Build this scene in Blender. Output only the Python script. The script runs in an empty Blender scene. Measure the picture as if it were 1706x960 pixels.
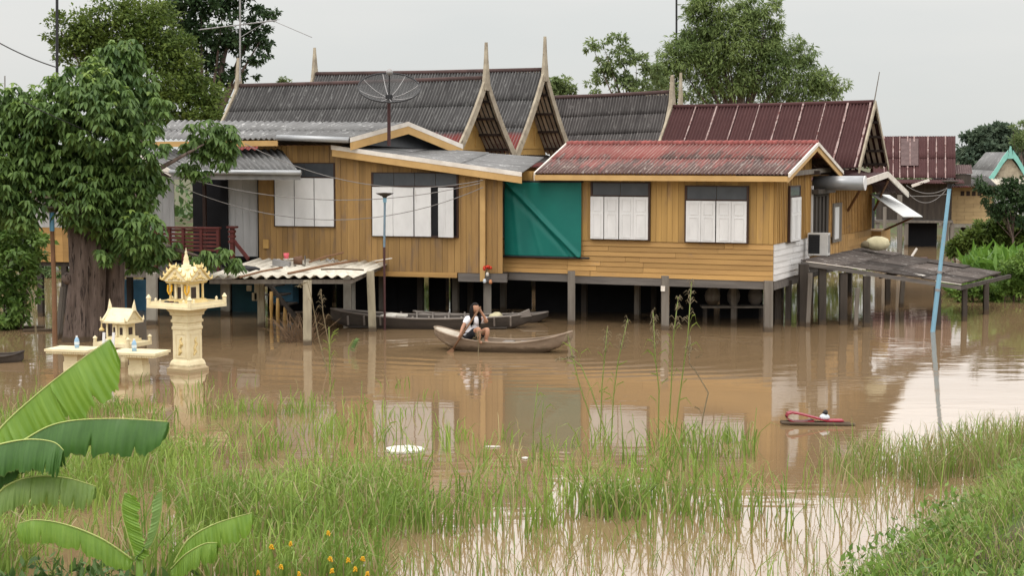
import bpy, bmesh, math, random
import numpy as np
from mathutils import Vector, Matrix
random.seed(7); rng = np.random.default_rng(7)
sc = bpy.context.scene
COL = sc.collection
PI = math.pi
# ------------------------------------------------------------------ camera geometry
FP, HC, HOR = 2800.0, 4.3, 255.0          # focal length in photo pixels, eye height above the flood, horizon row
TH = math.atan((480-HOR)/FP)
def ray(u, v):
    x = (u-853)/FP; y = -(v-480)/FP
    return (x, math.cos(TH)+y*math.sin(TH), -math.sin(TH)+y*math.cos(TH))
def W(u, v, z=0.0):                        # point at height z
    d = ray(u, v); t = (z-HC)/d[2]; return Vector((d[0]*t, d[1]*t, z))
def at(u, v, Y):                           # point at distance Y
    d = ray(u, v); t = Y/d[1]; return Vector((d[0]*t, Y, HC+d[2]*t))
def m_px(Y): return Y/FP
class Fr:                                  # local frame of a house: x along its front, y into depth
    def __init__(s, u, v, deg): s.o = W(u, v); s.a = math.radians(deg); s.c = math.cos(s.a); s.s = math.sin(s.a)
    def loc(s, p):
        dx = p[0]-s.o[0]; dy = p[1]-s.o[1]
        return Vector((dx*s.c-dy*s.s, dx*s.s+dy*s.c, p[2]))
    def _r(s, u, v):
        d = ray(u, v); return s.loc((0, 0, HC)), (d[0]*s.c-d[1]*s.s, d[0]*s.s+d[1]*s.c, d[2])
    def y(s, u, v, y=0.0):
        o, d = s._r(u, v); t = (y-o[1])/d[1]; return Vector((o[0]+t*d[0], y, o[2]+t*d[2]))
    def x(s, u, v, x=0.0):
        o, d = s._r(u, v); t = (x-o[0])/d[0]; return Vector((x, o[1]+t*d[1], o[2]+t*d[2]))
    def z(s, u, v, z=0.0): return s.loc(W(u, v, z))
# ------------------------------------------------------------------ objects
XF = {}
def tag(o, label=None, cat=None, group=None, kind=None):
    if label: o['label'] = label
    if cat: o['category'] = cat
    if group: o['group'] = group
    if kind: o['kind'] = kind
    return o
def thing(name, label, cat, loc=(0, 0, 0), rz=0.0, group=None):
    o = bpy.data.objects.new(name, None); COL.objects.link(o)
    o.location = loc; o.rotation_euler = (0, 0, rz); o.empty_display_size = .2
    XF[o.name] = (Matrix.Translation(Vector(loc)) @ Matrix.Rotation(rz, 4, 'Z')).inverted()
    return tag(o, label, cat, group)
def house(fr, name, label, cat): return thing(name, label, cat, fr.o, -fr.a)
class MB:
    def __init__(s): s.v = []; s.f = []; s.uv = []; s.mi = []; s.has_uv = False; s.m = 0
    def add(s, vs, fs, uvs=None):
        b = len(s.v); s.v += [tuple(p) for p in vs]
        s.uv += uvs if uvs else [(0, 0)]*len(vs)
        if uvs: s.has_uv = True
        s.f += [tuple(i+b for i in f) for f in fs]; s.mi += [s.m]*len(fs); return s
    def hexa(s, p):                        # 8 corners: bottom 0-3, top 4-7
        return s.add(p, [(0, 3, 2, 1), (4, 5, 6, 7), (0, 1, 5, 4), (1, 2, 6, 5), (2, 3, 7, 6), (3, 0, 4, 7)])
    def box(s, x0, x1, y0, y1, z0, z1):
        return s.hexa([(x0, y0, z0), (x1, y0, z0), (x1, y1, z0), (x0, y1, z0), (x0, y0, z1), (x1, y0, z1), (x1, y1, z1), (x0, y1, z1)])
    def bar(s, a, b, w, h, up=(0, 0, 1)):  # rectangular bar from a to b
        a = Vector(a); b = Vector(b); d = (b-a).normalized(); up = Vector(up)
        sd = d.cross(up)
        if sd.length < 1e-4: sd = d.cross(Vector((1, 0, 0)))
        sd.normalize(); u2 = sd.cross(d); sd *= w/2; u2 *= h/2
        return s.hexa([a-sd-u2, a+sd-u2, b+sd-u2, b-sd-u2, a-sd+u2, a+sd+u2, b+sd+u2, b-sd+u2])
    def prism(s, poly, vec):
        n = len(poly); vec = Vector(vec); p = [Vector(q) for q in poly]
        return s.add(p+[q+vec for q in p], [tuple(range(n))[::-1], tuple(range(n, 2*n))]+[(i, (i+1) % n, n+(i+1) % n, n+i) for i in range(n)])
    def tube(s, pts, rad, n=8, cap=True):
        pts = [Vector(p) for p in pts]; k = len(pts)
        if not hasattr(rad, '__len__'): rad = [rad]*k
        vs = []; ref = None
        for i in range(k):
            d = (pts[min(i+1, k-1)]-pts[max(i-1, 0)]).normalized()
            if ref is None: ref = d.orthogonal().normalized()
            a = (ref-d*ref.dot(d)).normalized(); b = d.cross(a); ref = a
            vs += [pts[i]+(a*math.cos(2*PI*j/n)+b*math.sin(2*PI*j/n))*rad[i] for j in range(n)]
        fs = [(i*n+j, i*n+(j+1) % n, (i+1)*n+(j+1) % n, (i+1)*n+j) for i in range(k-1) for j in range(n)]
        if cap: fs += [tuple(range(n))[::-1], tuple(range((k-1)*n, k*n))]
        return s.add(vs, fs)
    def lathe(s, prof, c=(0, 0, 0), n=16, rot=0.0, sx=1.0, sy=1.0):
        vs = [(c[0]+r*sx*math.cos(2*PI*j/n+rot), c[1]+r*sy*math.sin(2*PI*j/n+rot), c[2]+z) for r, z in prof for j in range(n)]
        k = len(prof)
        fs = [(i*n+j, i*n+(j+1) % n, (i+1)*n+(j+1) % n, (i+1)*n+j) for i in range(k-1) for j in range(n)]
        fs += [tuple(range(n))[::-1], tuple(range((k-1)*n, k*n))]
        return s.add(vs, fs)
    def blob(s, c, r, n=10, jit=0.0, squash=(1, 1, 1)):
        vs = []; fs = []
        for i in range(n+1):
            t = PI*i/n
            for j in range(2*n):
                p = 2*PI*j/(2*n); k = 1+random.uniform(-jit, jit)
                vs.append((c[0]+r*k*squash[0]*math.sin(t)*math.cos(p), c[1]+r*k*squash[1]*math.sin(t)*math.sin(p), c[2]+r*k*squash[2]*math.cos(t)))
        for i in range(n):
            for j in range(2*n): fs.append((i*2*n+j, (i+1)*2*n+j, (i+1)*2*n+(j+1) % (2*n), i*2*n+(j+1) % (2*n)))
        return s.add(vs, fs)
    def grid(s, fn, nu, nv, uvf=None):
        vs = [fn(i/nu, j/nv) for j in range(nv+1) for i in range(nu+1)]
        fs = [(j*(nu+1)+i, j*(nu+1)+i+1, (j+1)*(nu+1)+i+1, (j+1)*(nu+1)+i) for j in range(nv) for i in range(nu)]
        return s.add(vs, fs, [uvf(i/nu, j/nv) for j in range(nv+1) for i in range(nu+1)] if uvf else None)
    def build(s, name, mats, parent=None, world=False, smooth=False, loc=None):
        me = bpy.data.meshes.new(name)
        v = [Vector(p) for p in s.v]
        if parent is not None and world: v = [XF[parent.name] @ p for p in v]
        if parent is None and loc is not None: v = [p-Vector(loc) for p in v]
        me.from_pydata([tuple(p) for p in v], [], s.f)
        if s.has_uv:
            l = me.uv_layers.new(name='UVMap'); idx = np.empty(len(me.loops), dtype=np.int32)
            me.loops.foreach_get('vertex_index', idx); l.data.foreach_set('uv', np.array(s.uv, dtype=np.float32)[idx].ravel())
        for m in (mats if isinstance(mats, (list, tuple)) else [mats]): me.materials.append(m)
        if any(s.mi): me.polygons.foreach_set('material_index', s.mi)
        bm = bmesh.new(); bm.from_mesh(me); bmesh.ops.recalc_face_normals(bm, faces=bm.faces); bm.to_mesh(me); bm.free()
        if smooth: me.polygons.foreach_set('use_smooth', [True]*len(me.polygons))
        me.update()
        o = bpy.data.objects.new(name, me); COL.objects.link(o)
        if parent is not None: o.parent = parent; XF[o.name] = XF[parent.name]
        elif loc is not None: o.location = loc; XF[o.name] = Matrix.Translation(Vector(loc)).inverted()
        else: XF[o.name] = Matrix.Identity(4)
        return o
def np_mesh(name, V, F, mats, parent=None, loc=None, mi=None, smooth=False):   # big meshes: V (n,3), F (m,k)
    V = np.asarray(V, dtype=np.float64)
    if parent is not None:
        Mx = np.array(XF[parent.name]); V = V @ Mx[:3, :3].T + Mx[:3, 3]
    elif loc is not None: V = V-np.array(loc)
    me = bpy.data.meshes.new(name); k = F.shape[1]
    me.vertices.add(len(V)); me.vertices.foreach_set('co', V.astype(np.float32).ravel())
    me.loops.add(F.size); me.loops.foreach_set('vertex_index', F.astype(np.int32).ravel())
    me.polygons.add(len(F)); me.polygons.foreach_set('loop_start', np.arange(0, F.size, k, dtype=np.int32))
    for m in (mats if isinstance(mats, (list, tuple)) else [mats]): me.materials.append(m)
    if mi is not None: me.polygons.foreach_set('material_index', mi.astype(np.int32))
    if smooth: me.polygons.foreach_set('use_smooth', np.ones(len(F), dtype=bool))
    me.update(calc_edges=True); me.validate()
    o = bpy.data.objects.new(name, me); COL.objects.link(o)
    if parent is not None: o.parent = parent
    elif loc is not None: o.location = loc
    return o
def copy_tree(o, loc, rz=None, label=None):
    c = o.copy(); COL.objects.link(c); c.location = loc
    if rz is not None: c.rotation_euler = (0, 0, rz)
    if label: c['label'] = label
    for ch in list(o.children):
        d = ch.copy(); COL.objects.link(d); d.parent = c
        for g in list(ch.children):
            e = g.copy(); COL.objects.link(e); e.parent = d
    return c
# ------------------------------------------------------------------ materials
def mk(name):
    m = bpy.data.materials.new(name); m.use_nodes = True; nt = m.node_tree; nt.nodes.clear()
    out = nt.nodes.new('ShaderNodeOutputMaterial'); b = nt.nodes.new('ShaderNodeBsdfPrincipled')
    nt.links.new(b.outputs[0], out.inputs[0]); return m, nt, b, out
def nd(nt, t, **k):
    n = nt.nodes.new(t)
    for a, v in k.items(): setattr(n, a, v)
    return n
def rgba(c): return (c[0], c[1], c[2], 1)
def coords(nt, kind, stretch):
    tc = nd(nt, 'ShaderNodeTexCoord'); mp = nd(nt, 'ShaderNodeMapping'); mp.inputs['Scale'].default_value = stretch
    nt.links.new(tc.outputs[kind], mp.inputs[0]); return mp.outputs[0]
def noise(nt, vec, scale, detail=5, rough=.6):
    n = nd(nt, 'ShaderNodeTexNoise'); n.inputs['Scale'].default_value = scale; n.inputs['Detail'].default_value = detail; n.inputs['Roughness'].default_value = rough
    nt.links.new(vec, n.inputs['Vector']); return n.outputs['Fac']
def ramp(nt, fac, stops):
    r = nd(nt, 'ShaderNodeValToRGB'); e = r.color_ramp.elements
    while len(e) < len(stops): e.new(.5)
    for i, (p, c) in enumerate(stops): e[i].position = p; e[i].color = rgba(c) if hasattr(c, '__len__') else (c, c, c, 1)
    nt.links.new(fac, r.inputs[0]); return r.outputs[0]
def mix(nt, fac, a, b):
    m = nd(nt, 'ShaderNodeMix', data_type='RGBA')
    for i, x in ((0, fac), (6, a), (7, b)):
        if hasattr(x, 'is_linked'): nt.links.new(x, m.inputs[i])
        elif i == 0: m.inputs[0].default_value = x
        else: m.inputs[i].default_value = rgba(x)
    return m.outputs[2]
WET = {'weathered_grey_wood', 'dark_old_wood', 'pale_concrete_post', 'pale_yellow_grey_post', 'cream_yellow_shrine_paint', 'grey_brown_bark', 'pale_weathered_boat_wood'}
def M(name, c1, c2=None, rough=.8, ns=3.0, stretch=(1, 1, 1), isl=0.0, bump=0.0, bs=30, c3=None, p3=(.58, .66), s3=1.5, metal=0.0, spec=.3, coord='Object', transl=0.0, st3=None):
    m, nt, b, out = mk(name); L = nt.links.new
    v = coords(nt, coord, stretch); c2 = c2 or tuple(x*.75 for x in c1)
    col = ramp(nt, noise(nt, v, ns), [(.32, c2), (.68, c1)])
    if c3:
        v3 = coords(nt, coord, st3) if st3 else v
        col = mix(nt, ramp(nt, noise(nt, v3, s3, 6, .7), [(p3[0], 0), (p3[1], 1)]), col, c3)
    if isl:
        g = nd(nt, 'ShaderNodeNewGeometry'); mr = nd(nt, 'ShaderNodeMapRange'); mr.inputs[3].default_value = 1-isl; mr.inputs[4].default_value = 1+isl
        L(g.outputs['Random Per Island'], mr.inputs[0]); h = nd(nt, 'ShaderNodeHueSaturation'); L(mr.outputs[0], h.inputs['Value']); L(col, h.inputs['Color']); col = h.outputs[0]
    if name in WET:                        # silt left by the flood just above the water
        to = nd(nt, 'ShaderNodeTexCoord'); so_ = nd(nt, 'ShaderNodeSeparateXYZ'); L(to.outputs['Object'], so_.inputs[0]); az_ = nd(nt, 'ShaderNodeMath', operation='MULTIPLY_ADD'); L(noise(nt, to.outputs['Object'], 7), az_.inputs[0]); az_.inputs[1].default_value = -.16; L(so_.outputs[2], az_.inputs[2])
        wetc = (.085, .06, .038) if name != 'cream_yellow_shrine_paint' else (.33, .25, .14)
        wet = ramp(nt, az_.outputs[0], [(.0, .9), (.07, 0)]); col = mix(nt, wet, col, wetc)
    L(col, b.inputs['Base Color']); b.inputs['Roughness'].default_value = rough; b.inputs['Metallic'].default_value = metal; b.inputs['Specular IOR Level'].default_value = spec
    if bump:
        bp = nd(nt, 'ShaderNodeBump'); bp.inputs['Strength'].default_value = bump; bp.inputs['Distance'].default_value = .02
        L(noise(nt, v, bs), bp.inputs['Height']); L(bp.outputs[0], b.inputs['Normal'])
    if transl:
        t = nd(nt, 'ShaderNodeBsdfTranslucent'); L(col, t.inputs[0]); ms = nd(nt, 'ShaderNodeMixShader'); ms.inputs[0].default_value = transl
        L(b.outputs[0], ms.inputs[1]); L(t.outputs[0], ms.inputs[2]); L(ms.outputs[0], out.inputs[0])
    return m
def leafmat(name, dark, light, rough=.45, transl=.25, spec=.35, bscale=1.1):   # every leaf its own shade between two greens
    m, nt, b, out = mk(name); L = nt.links.new
    g = nd(nt, 'ShaderNodeNewGeometry'); ml = nd(nt, 'ShaderNodeMath', operation='MULTIPLY_ADD'); L(noise(nt, coords(nt, 'Object', (1, 1, 1)), bscale, 2, .5), ml.inputs[0]); ml.inputs[1].default_value = 1.5
    m2 = nd(nt, 'ShaderNodeMath', operation='MULTIPLY_ADD'); L(g.outputs['Random Per Island'], m2.inputs[0]); m2.inputs[1].default_value = .5; m2.inputs[2].default_value = -.5; L(m2.outputs[0], ml.inputs[2])
    col = ramp(nt, ml.outputs[0], [(.05, dark), (.55, tuple((a+b2)/2 for a, b2 in zip(dark, light))), (1, light)])
    L(col, b.inputs['Base Color']); b.inputs['Roughness'].default_value = rough; b.inputs['Specular IOR Level'].default_value = spec
    t = nd(nt, 'ShaderNodeBsdfTranslucent'); L(col, t.inputs[0]); ms = nd(nt, 'ShaderNodeMixShader'); ms.inputs[0].default_value = transl
    L(b.outputs[0], ms.inputs[1]); L(t.outputs[0], ms.inputs[2]); L(ms.outputs[0], out.inputs[0]); return m
V4 = (4, 4, .35)      # grain along z
H4 = (.35, 4, 4)      # grain along x
m_wallA = M('brown_varnished_boards', (.325, .197, .072), (.24, .142, .054), .7, 1.6, V4, .17, .3, 20, (.17, .115, .075), (.52, .70), 1.3, st3=(2.5, 2.5, .45))
m_wallB = M('ochre_painted_boards', (.42, .257, .084), (.325, .195, .065), .7, 1.5, V4, .15, .3, 20, (.25, .155, .08), (.54, .72), 1.3, st3=(2.5, 2.5, .4))
m_clap = M('ochre_clapboard', (.43, .257, .09), (.315, .182, .066), .7, 1.5, H4, .2, .3, 20, (.20, .15, .12), (.62, .7), 1.0, st3=(.8, 1, 2))
m_clapw = M('white_clapboard', (.66, .65, .64), (.52, .51, .50), .6, 2, (1, .4, 3), .06, .2)
m_white = M('white_shutter_paint', (.66, .66, .66), (.56, .56, .56), .55, 2.5, (1, 1, .5), .05, .1, 20, (.40, .37, .33), (.64, .76), 2.6, st3=(3, 3, .5))
m_whitepanel = M('white_panelling', (.50, .50, .50), (.40, .40, .40), .6, 2, (2, 2, .4))
m_yellow = M('yellow_trim', (.52, .335, .135), (.42, .26, .10), .6, 2.5, (1, 1, 1), .05)
m_cream = M('cream_white_trim', (.72, .68, .62), (.55, .50, .44), .6, 3, c3=(.35, .25, .18), p3=(.66, .74))
m_brown = M('dark_brown_frame', (.055, .028, .02), (.035, .02, .016), .6)
m_transom = M('slate_transom', (.055, .062, .07), (.035, .04, .048), .35, 3, spec=.5)
m_pane = M('grey_glass', (.12, .14, .15), (.08, .1, .11), .15, 3, spec=.6)
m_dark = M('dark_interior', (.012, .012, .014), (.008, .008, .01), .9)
m_wood = M('weathered_grey_wood', (.20, .18, .155), (.11, .095, .08), .85, 2, V4, .12, .4)
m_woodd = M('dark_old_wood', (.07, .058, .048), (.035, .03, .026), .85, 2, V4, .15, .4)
m_beam = M('grey_beam', (.16, .145, .13), (.09, .08, .075), .85, 2, H4, .12, .3)
m_conc = M('pale_concrete_post', (.42, .40, .35), (.28, .26, .22), .85, 3, (1, 1, .5), .05, .3)
m_shelterpost = M('pale_yellow_grey_post', (.40, .36, .26), (.25, .22, .16), .8, 3, (2, 2, .5), .08, .4, c3=(.1, .09, .07), p3=(.62, .68))
m_red = M('dark_red_rail_paint', (.11, .025, .022), (.07, .018, .016), .5)
m_blue = M('faded_blue_sheet', (.09, .25, .40), (.05, .16, .28), .6, 2)
m_teal = M('dark_teal_sheet', (.02, .09, .11), (.015, .06, .08), .6, 2)
m_barge = M('weathered_pale_timber', (.40, .35, .26), (.24, .20, .15), .8, 4, (1, 1, 1), 0, .3, c3=(.14, .11, .08), p3=(.6, .68), s3=3)
m_gable = M('yellow_gable_boards', (.50, .31, .10), (.40, .24, .08), .65, 3, (1, 1, 1), .07)
m_purlin = M('brown_purlin', (.06, .042, .035), (.035, .026, .022), .85)
m_zinc = M('zinc_gutter', (.42, .43, .44), (.30, .31, .32), .4, 3, (.5, 1, 1), 0, 0, metal=.5)
m_metal = M('galvanised_metal', (.34, .33, .33), (.22, .215, .21), .45, 3, metal=.4)
m_blackmetal = M('dark_metal', (.03, .03, .032), (.02, .02, .022), .5, metal=.3)
m_green_tarp = M('teal_green_tarpaulin', (.006, .155, .125), (.004, .125, .105), .5, 1.2, spec=.3, transl=.08)
def roofmat(name, c1, c2, c3, red=None, wave=None, isl=.12, redv=(.0, .5), rough=.85, flip=False, slope=3.0, redn=.5):   # UV metres; lichen streaks along the slope, red paint left in one band
    m, nt, b, out = mk(name); L = nt.links.new
    v = coords(nt, 'UV', (5, .8, 1)); col = ramp(nt, noise(nt, v, 1.2, 8, .7), [(.3, c2), (.7, c1)])
    v2 = coords(nt, 'UV', (9, 1.5, 1)); col = mix(nt, ramp(nt, noise(nt, v2, 1.6, 8, .75), [(.56, 0), (.64, 1)]), col, c3)
    if red:
        tc = nd(nt, 'ShaderNodeTexCoord'); sp = nd(nt, 'ShaderNodeSeparateXYZ'); L(tc.outputs['UV'], sp.inputs[0])
        mr = nd(nt, 'ShaderNodeMapRange'); mr.inputs[1].default_value = redv[0]*slope; mr.inputs[2].default_value = redv[1]*slope
        mr.inputs[3].default_value = 0 if flip else 1; mr.inputs[4].default_value = 1 if flip else 0; L(sp.outputs[1], mr.inputs[0])
        nf = noise(nt, coords(nt, 'UV', (4.5, .8, 1)), 1.1, 8, .75)
        gi = nd(nt, 'ShaderNodeNewGeometry'); pi = nd(nt, 'ShaderNodeMath', operation='MULTIPLY_ADD'); L(gi.outputs['Random Per Island'], pi.inputs[0]); pi.inputs[1].default_value = redn*.55; pi.inputs[2].default_value = -redn*.275
        a = nd(nt, 'ShaderNodeMath', operation='MULTIPLY_ADD'); L(nf, a.inputs[0]); a.inputs[1].default_value = redn*3.2; L(mr.outputs[0], a.inputs[2])
        a2 = nd(nt, 'ShaderNodeMath', operation='ADD'); L(a.outputs[0], a2.inputs[0]); L(pi.outputs[0], a2.inputs[1]); a3 = nd(nt, 'ShaderNodeMath', operation='SUBTRACT'); L(a2.outputs[0], a3.inputs[0]); a3.inputs[1].default_value = redn*1.6
        col = mix(nt, ramp(nt, a3.outputs[0], [(.34, 0), (.60, 1)]), col, red)
    if wave:                               # crests paler than troughs, in patchy streaks
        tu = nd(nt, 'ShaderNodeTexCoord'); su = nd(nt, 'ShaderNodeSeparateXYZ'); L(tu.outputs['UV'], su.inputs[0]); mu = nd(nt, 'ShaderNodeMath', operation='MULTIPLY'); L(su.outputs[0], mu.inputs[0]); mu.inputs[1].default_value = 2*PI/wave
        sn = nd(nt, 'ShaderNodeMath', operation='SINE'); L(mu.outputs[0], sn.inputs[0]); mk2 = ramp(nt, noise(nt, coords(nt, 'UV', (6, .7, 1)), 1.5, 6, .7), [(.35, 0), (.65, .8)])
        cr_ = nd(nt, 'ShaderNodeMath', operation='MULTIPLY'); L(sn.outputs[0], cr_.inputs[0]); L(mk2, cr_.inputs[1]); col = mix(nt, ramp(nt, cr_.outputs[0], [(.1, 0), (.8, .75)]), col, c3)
    g = nd(nt, 'ShaderNodeNewGeometry'); mr2 = nd(nt, 'ShaderNodeMapRange'); mr2.inputs[3].default_value = 1-isl; mr2.inputs[4].default_value = 1+isl
    L(g.outputs['Random Per Island'], mr2.inputs[0]); h = nd(nt, 'ShaderNodeHueSaturation'); L(mr2.outputs[0], h.inputs['Value']); L(col, h.inputs['Color'])
    L(h.outputs[0], b.inputs['Base Color']); b.inputs['Roughness'].default_value = rough; b.inputs['Specular IOR Level'].default_value = .25
    return m
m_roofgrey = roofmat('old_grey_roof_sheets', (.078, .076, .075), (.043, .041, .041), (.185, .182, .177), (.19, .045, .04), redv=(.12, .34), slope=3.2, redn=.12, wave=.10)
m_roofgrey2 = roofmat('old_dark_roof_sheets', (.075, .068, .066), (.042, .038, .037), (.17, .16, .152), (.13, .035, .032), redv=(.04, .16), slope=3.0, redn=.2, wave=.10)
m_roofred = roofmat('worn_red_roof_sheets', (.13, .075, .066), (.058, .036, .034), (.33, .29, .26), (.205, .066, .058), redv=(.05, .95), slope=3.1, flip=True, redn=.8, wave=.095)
m_roofpale = roofmat('pale_grey_roof_sheets', (.20, .20, .20), (.13, .128, .125), (.42, .42, .41))
m_rust = roofmat('rust_red_metal_sheets', (.068, .027, .026), (.052, .020, .020), (.078, .034, .032), isl=.05, rough=.8)
m_rustpale = M('faded_pale_flashing', (.36, .28, .26), (.20, .12, .11), .7, 6, (1, 1, 1), c3=(.10, .035, .03), p3=(.52, .62), s3=5)
m_rustpatch = M('faded_pink_grey_sheet', (.125, .085, .082), (.085, .055, .053), .8, 5)
m_cream_roof = roofmat('cream_white_roof_sheets', (.62, .58, .49), (.44, .40, .33), (.70, .67, .60))
m_ridge = M('dark_ridge', (.085, .05, .046), (.05, .032, .03), .85)
m_soffit = M('pale_roof_underside', (.52, .45, .36), (.36, .30, .24), .85, 3, isl=.2)
m_deckroof = roofmat('grey_brown_patched_sheets', (.12, .10, .088), (.045, .037, .033), (.34, .32, .30), isl=.5)
m_spirit = M('cream_yellow_shrine_paint', (.76, .68, .46), (.66, .57, .36), .55, 5, c3=(.48, .38, .20), p3=(.60, .72), s3=9)
m_gold = M('gold_shrine_paint', (.70, .57, .28), (.58, .43, .17), .5, 9, spec=.5)
m_bark = M('grey_brown_bark', (.165, .125, .105), (.075, .055, .045), .95, 2.2, (4, 4, .7), 0, 1.0, 5, (.035, .026, .022), (.54, .60), 2.6, st3=(5, 5, .55))
m_leafA = leafmat('big_tree_leaves', (.045, .095, .026), (.165, .26, .065), .5, .3, .3, 1.4)
m_leafB = leafmat('mid_green_crown', (.052, .092, .018), (.155, .205, .040), .6, .3, .2, .8)
m_leafC = leafmat('dark_crown', (.018, .042, .016), (.058, .098, .036), .6, .25, .2, .8)
m_bamboo = leafmat('bamboo_leaves', (.085, .135, .042), (.235, .30, .10), .6, .35, .2, .5)
m_lightleaf = leafmat('pale_loose_leaves', (.10, .15, .055), (.24, .30, .12), .6, .35, .2)
m_bushleaf = leafmat('bright_bank_leaves', (.06, .15, .02), (.19, .33, .05), .5, .3)
m_thicket = leafmat('far_thicket_leaves', (.03, .065, .02), (.11, .18, .05), .5, .25)
m_farleaf = leafmat('far_grey_green_leaves', (.05, .08, .055), (.115, .155, .095), .6, .25, .2)
m_grass = leafmat('grass_blades', (.10, .18, .028), (.30, .405, .088), .55, .35, .25, .9)
m_grassdry = leafmat('dry_grass_blades', (.22, .185, .08), (.42, .37, .19), .6, .3)
m_bankplant = leafmat('low_bank_herbs', (.07, .14, .025), (.22, .34, .07), .55, .3, .25, 2)
m_reed = leafmat('reed_stems', (.13, .20, .035), (.34, .40, .11), .5, .3)
m_seed = leafmat('dry_seed_heads', (.13, .10, .06), (.30, .25, .15), .7, .2)
m_paddle = M('brown_paddle_wood', (.22, .115, .06), (.14, .075, .04), .7, 3)
m_boat = M('pale_weathered_boat_wood', (.29, .225, .165), (.17, .125, .09), .85, 2, (.5, 3, 3), 0, .4, c3=(.42, .37, .30), p3=(.58, .7), s3=2)
m_boatd = M('dark_boat_planks', (.075, .062, .052), (.035, .03, .026), .8, 2, (.4, 3, 3), 0, .4)
m_boattrim = M('grey_boat_rail', (.24, .215, .19), (.15, .13, .115), .85, 2, (.5, 3, 3))
m_skin = M('skin', (.40, .215, .135), (.36, .19, .12), .5, 6, spec=.35)
m_hair = M('black_hair', (.010, .008, .008), (.005, .004, .004), .55, 8, (6, 6, 1), spec=.12)
m_blouse = M('white_blouse_cloth', (.78, .78, .82), (.70, .70, .75), .8, 5)
m_shorts = M('black_shorts_cloth', (.012, .013, .018), (.009, .009, .012), .85, 5)
m_pink = M('pink_plastic', (.70, .13, .16), (.6, .10, .13), .4)
m_redcloth = M('red_plastic_band', (.27, .016, .035), (.20, .012, .025), .5)
m_foam = M('white_foam', (.64, .62, .56), (.5, .47, .41), .8, 6)
m_lampblue = M('pale_blue_painted_pole', (.22, .42, .55), (.17, .33, .44), .55, 3, (1, 1, .6), 0, 0, 30, (.32, .33, .33), (.58, .66), 2.0)
m_maroon = M('maroon_painted_pole', (.07, .03, .03), (.05, .02, .02), .6)
m_slate = M('slate_blue_painted_pole', (.17, .24, .30), (.12, .17, .21), .6)
m_bottle = M('clear_blue_bottle', (.35, .55, .72), (.3, .48, .65), .15, 4, spec=.6, transl=.3)
m_bottlecap = M('white_cap', (.75, .75, .75))
m_bottlewater = M('pale_label', (.65, .72, .78))
m_acw = M('off_white_ac_casing', (.55, .54, .52), (.45, .44, .42), .5)
m_sack = M('cream_sack_cloth', (.55, .50, .33), (.42, .38, .24), .85, 5)
m_flower = M('orange_yellow_petals', (.74, .45, .02), (.66, .36, .015), .6)
m_banana = M('banana_leaf_blade', (.215, .35, .045), (.145, .275, .035), .4, 2.2, (2, 2, 2), 0, .25, 25, spec=.4, transl=.28)
m_banana2 = M('dark_banana_leaf_blade', (.075, .175, .034), (.05, .13, .026), .4, 2.2, (2, 2, 2), 0, .25, 25, spec=.4, transl=.2)
def bananamat(name, c1, c2, brown=.8):
    m, nt, b, out = mk(name); L = nt.links.new; tc = nd(nt, 'ShaderNodeTexCoord'); sp = nd(nt, 'ShaderNodeSeparateXYZ'); L(tc.outputs['UV'], sp.inputs[0])
    v1 = noise(nt, coords(nt, 'UV', (55, .8, 1)), 1, 4, .6); v2 = noise(nt, coords(nt, 'UV', (7, 1.2, 1)), 1, 4, .6)
    col = mix(nt, .5, ramp(nt, v1, [(.32, c2), (.68, c1)]), ramp(nt, v2, [(.3, c2), (.7, tuple(x*1.12 for x in c1))]))
    ed = nd(nt, 'ShaderNodeMath', operation='MULTIPLY_ADD'); L(noise(nt, coords(nt, 'UV', (9, 2, 1)), 1, 5, .7), ed.inputs[0]); ed.inputs[1].default_value = .35; L(sp.outputs[1], ed.inputs[2])
    col = mix(nt, ramp(nt, ed.outputs[0], [(1.14, 0), (1.20, brown)] if False else [(.0, 0), (1, 0)]), col, (.30, .22, .07)) if brown == 0 else mix(nt, ramp(nt, amp_(nt, ed.outputs[0], .7), [(.80, 0), (.86, brown)]), col, (.32, .24, .08))
    L(col, b.inputs['Base Color']); b.inputs['Roughness'].default_value = .42; b.inputs['Specular IOR Level'].default_value = .4
    bp = nd(nt, 'ShaderNodeBump'); bp.inputs['Strength'].default_value = .5; bp.inputs['Distance'].default_value = .01; L(v1, bp.inputs['Height']); L(bp.outputs[0], b.inputs['Normal'])
    t = nd(nt, 'ShaderNodeBsdfTranslucent'); L(col, t.inputs[0]); ms = nd(nt, 'ShaderNodeMixShader'); ms.inputs[0].default_value = .32; L(b.outputs[0], ms.inputs[1]); L(t.outputs[0], ms.inputs[2]); L(ms.outputs[0], out.inputs[0]); return m
def amp_(nt, v, k): a = nd(nt, 'ShaderNodeMath', operation='MULTIPLY'); nt.links.new(v, a.inputs[0]); a.inputs[1].default_value = k; return a.outputs[0]
m_banana = bananamat('banana_leaf_blade', (.225, .36, .045), (.135, .265, .033))
m_banana2 = bananamat('dark_banana_leaf_blade', (.082, .19, .036), (.045, .12, .024), .6)
m_midrib = M('pale_banana_midrib', (.42, .48, .16), (.36, .42, .13), .5)
m_redflower = M('red_ribbons', (.55, .04, .02), (.45, .05, .02), .6)
m_cable = M('grey_cable', (.22, .21, .20), (.15, .14, .135), .6)
m_cabled = M('dark_cable', (.05, .05, .05), (.04, .04, .04), .6)
m_beige = M('beige_block_wall', (.48, .36, .19), (.38, .28, .15), .8, 2, (1, 1, 2), .05, 0, 30, (.2, .15, .1), (.66, .76), 1.5)
m_tealroof = M('teal_roof_trim', (.22, .50, .44), (.17, .42, .37), .5)
m_mud = M('brown_mud', (.10, .075, .045), (.06, .045, .03), .95, 2, c3=(.07, .09, .03), p3=(.45, .55))
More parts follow.
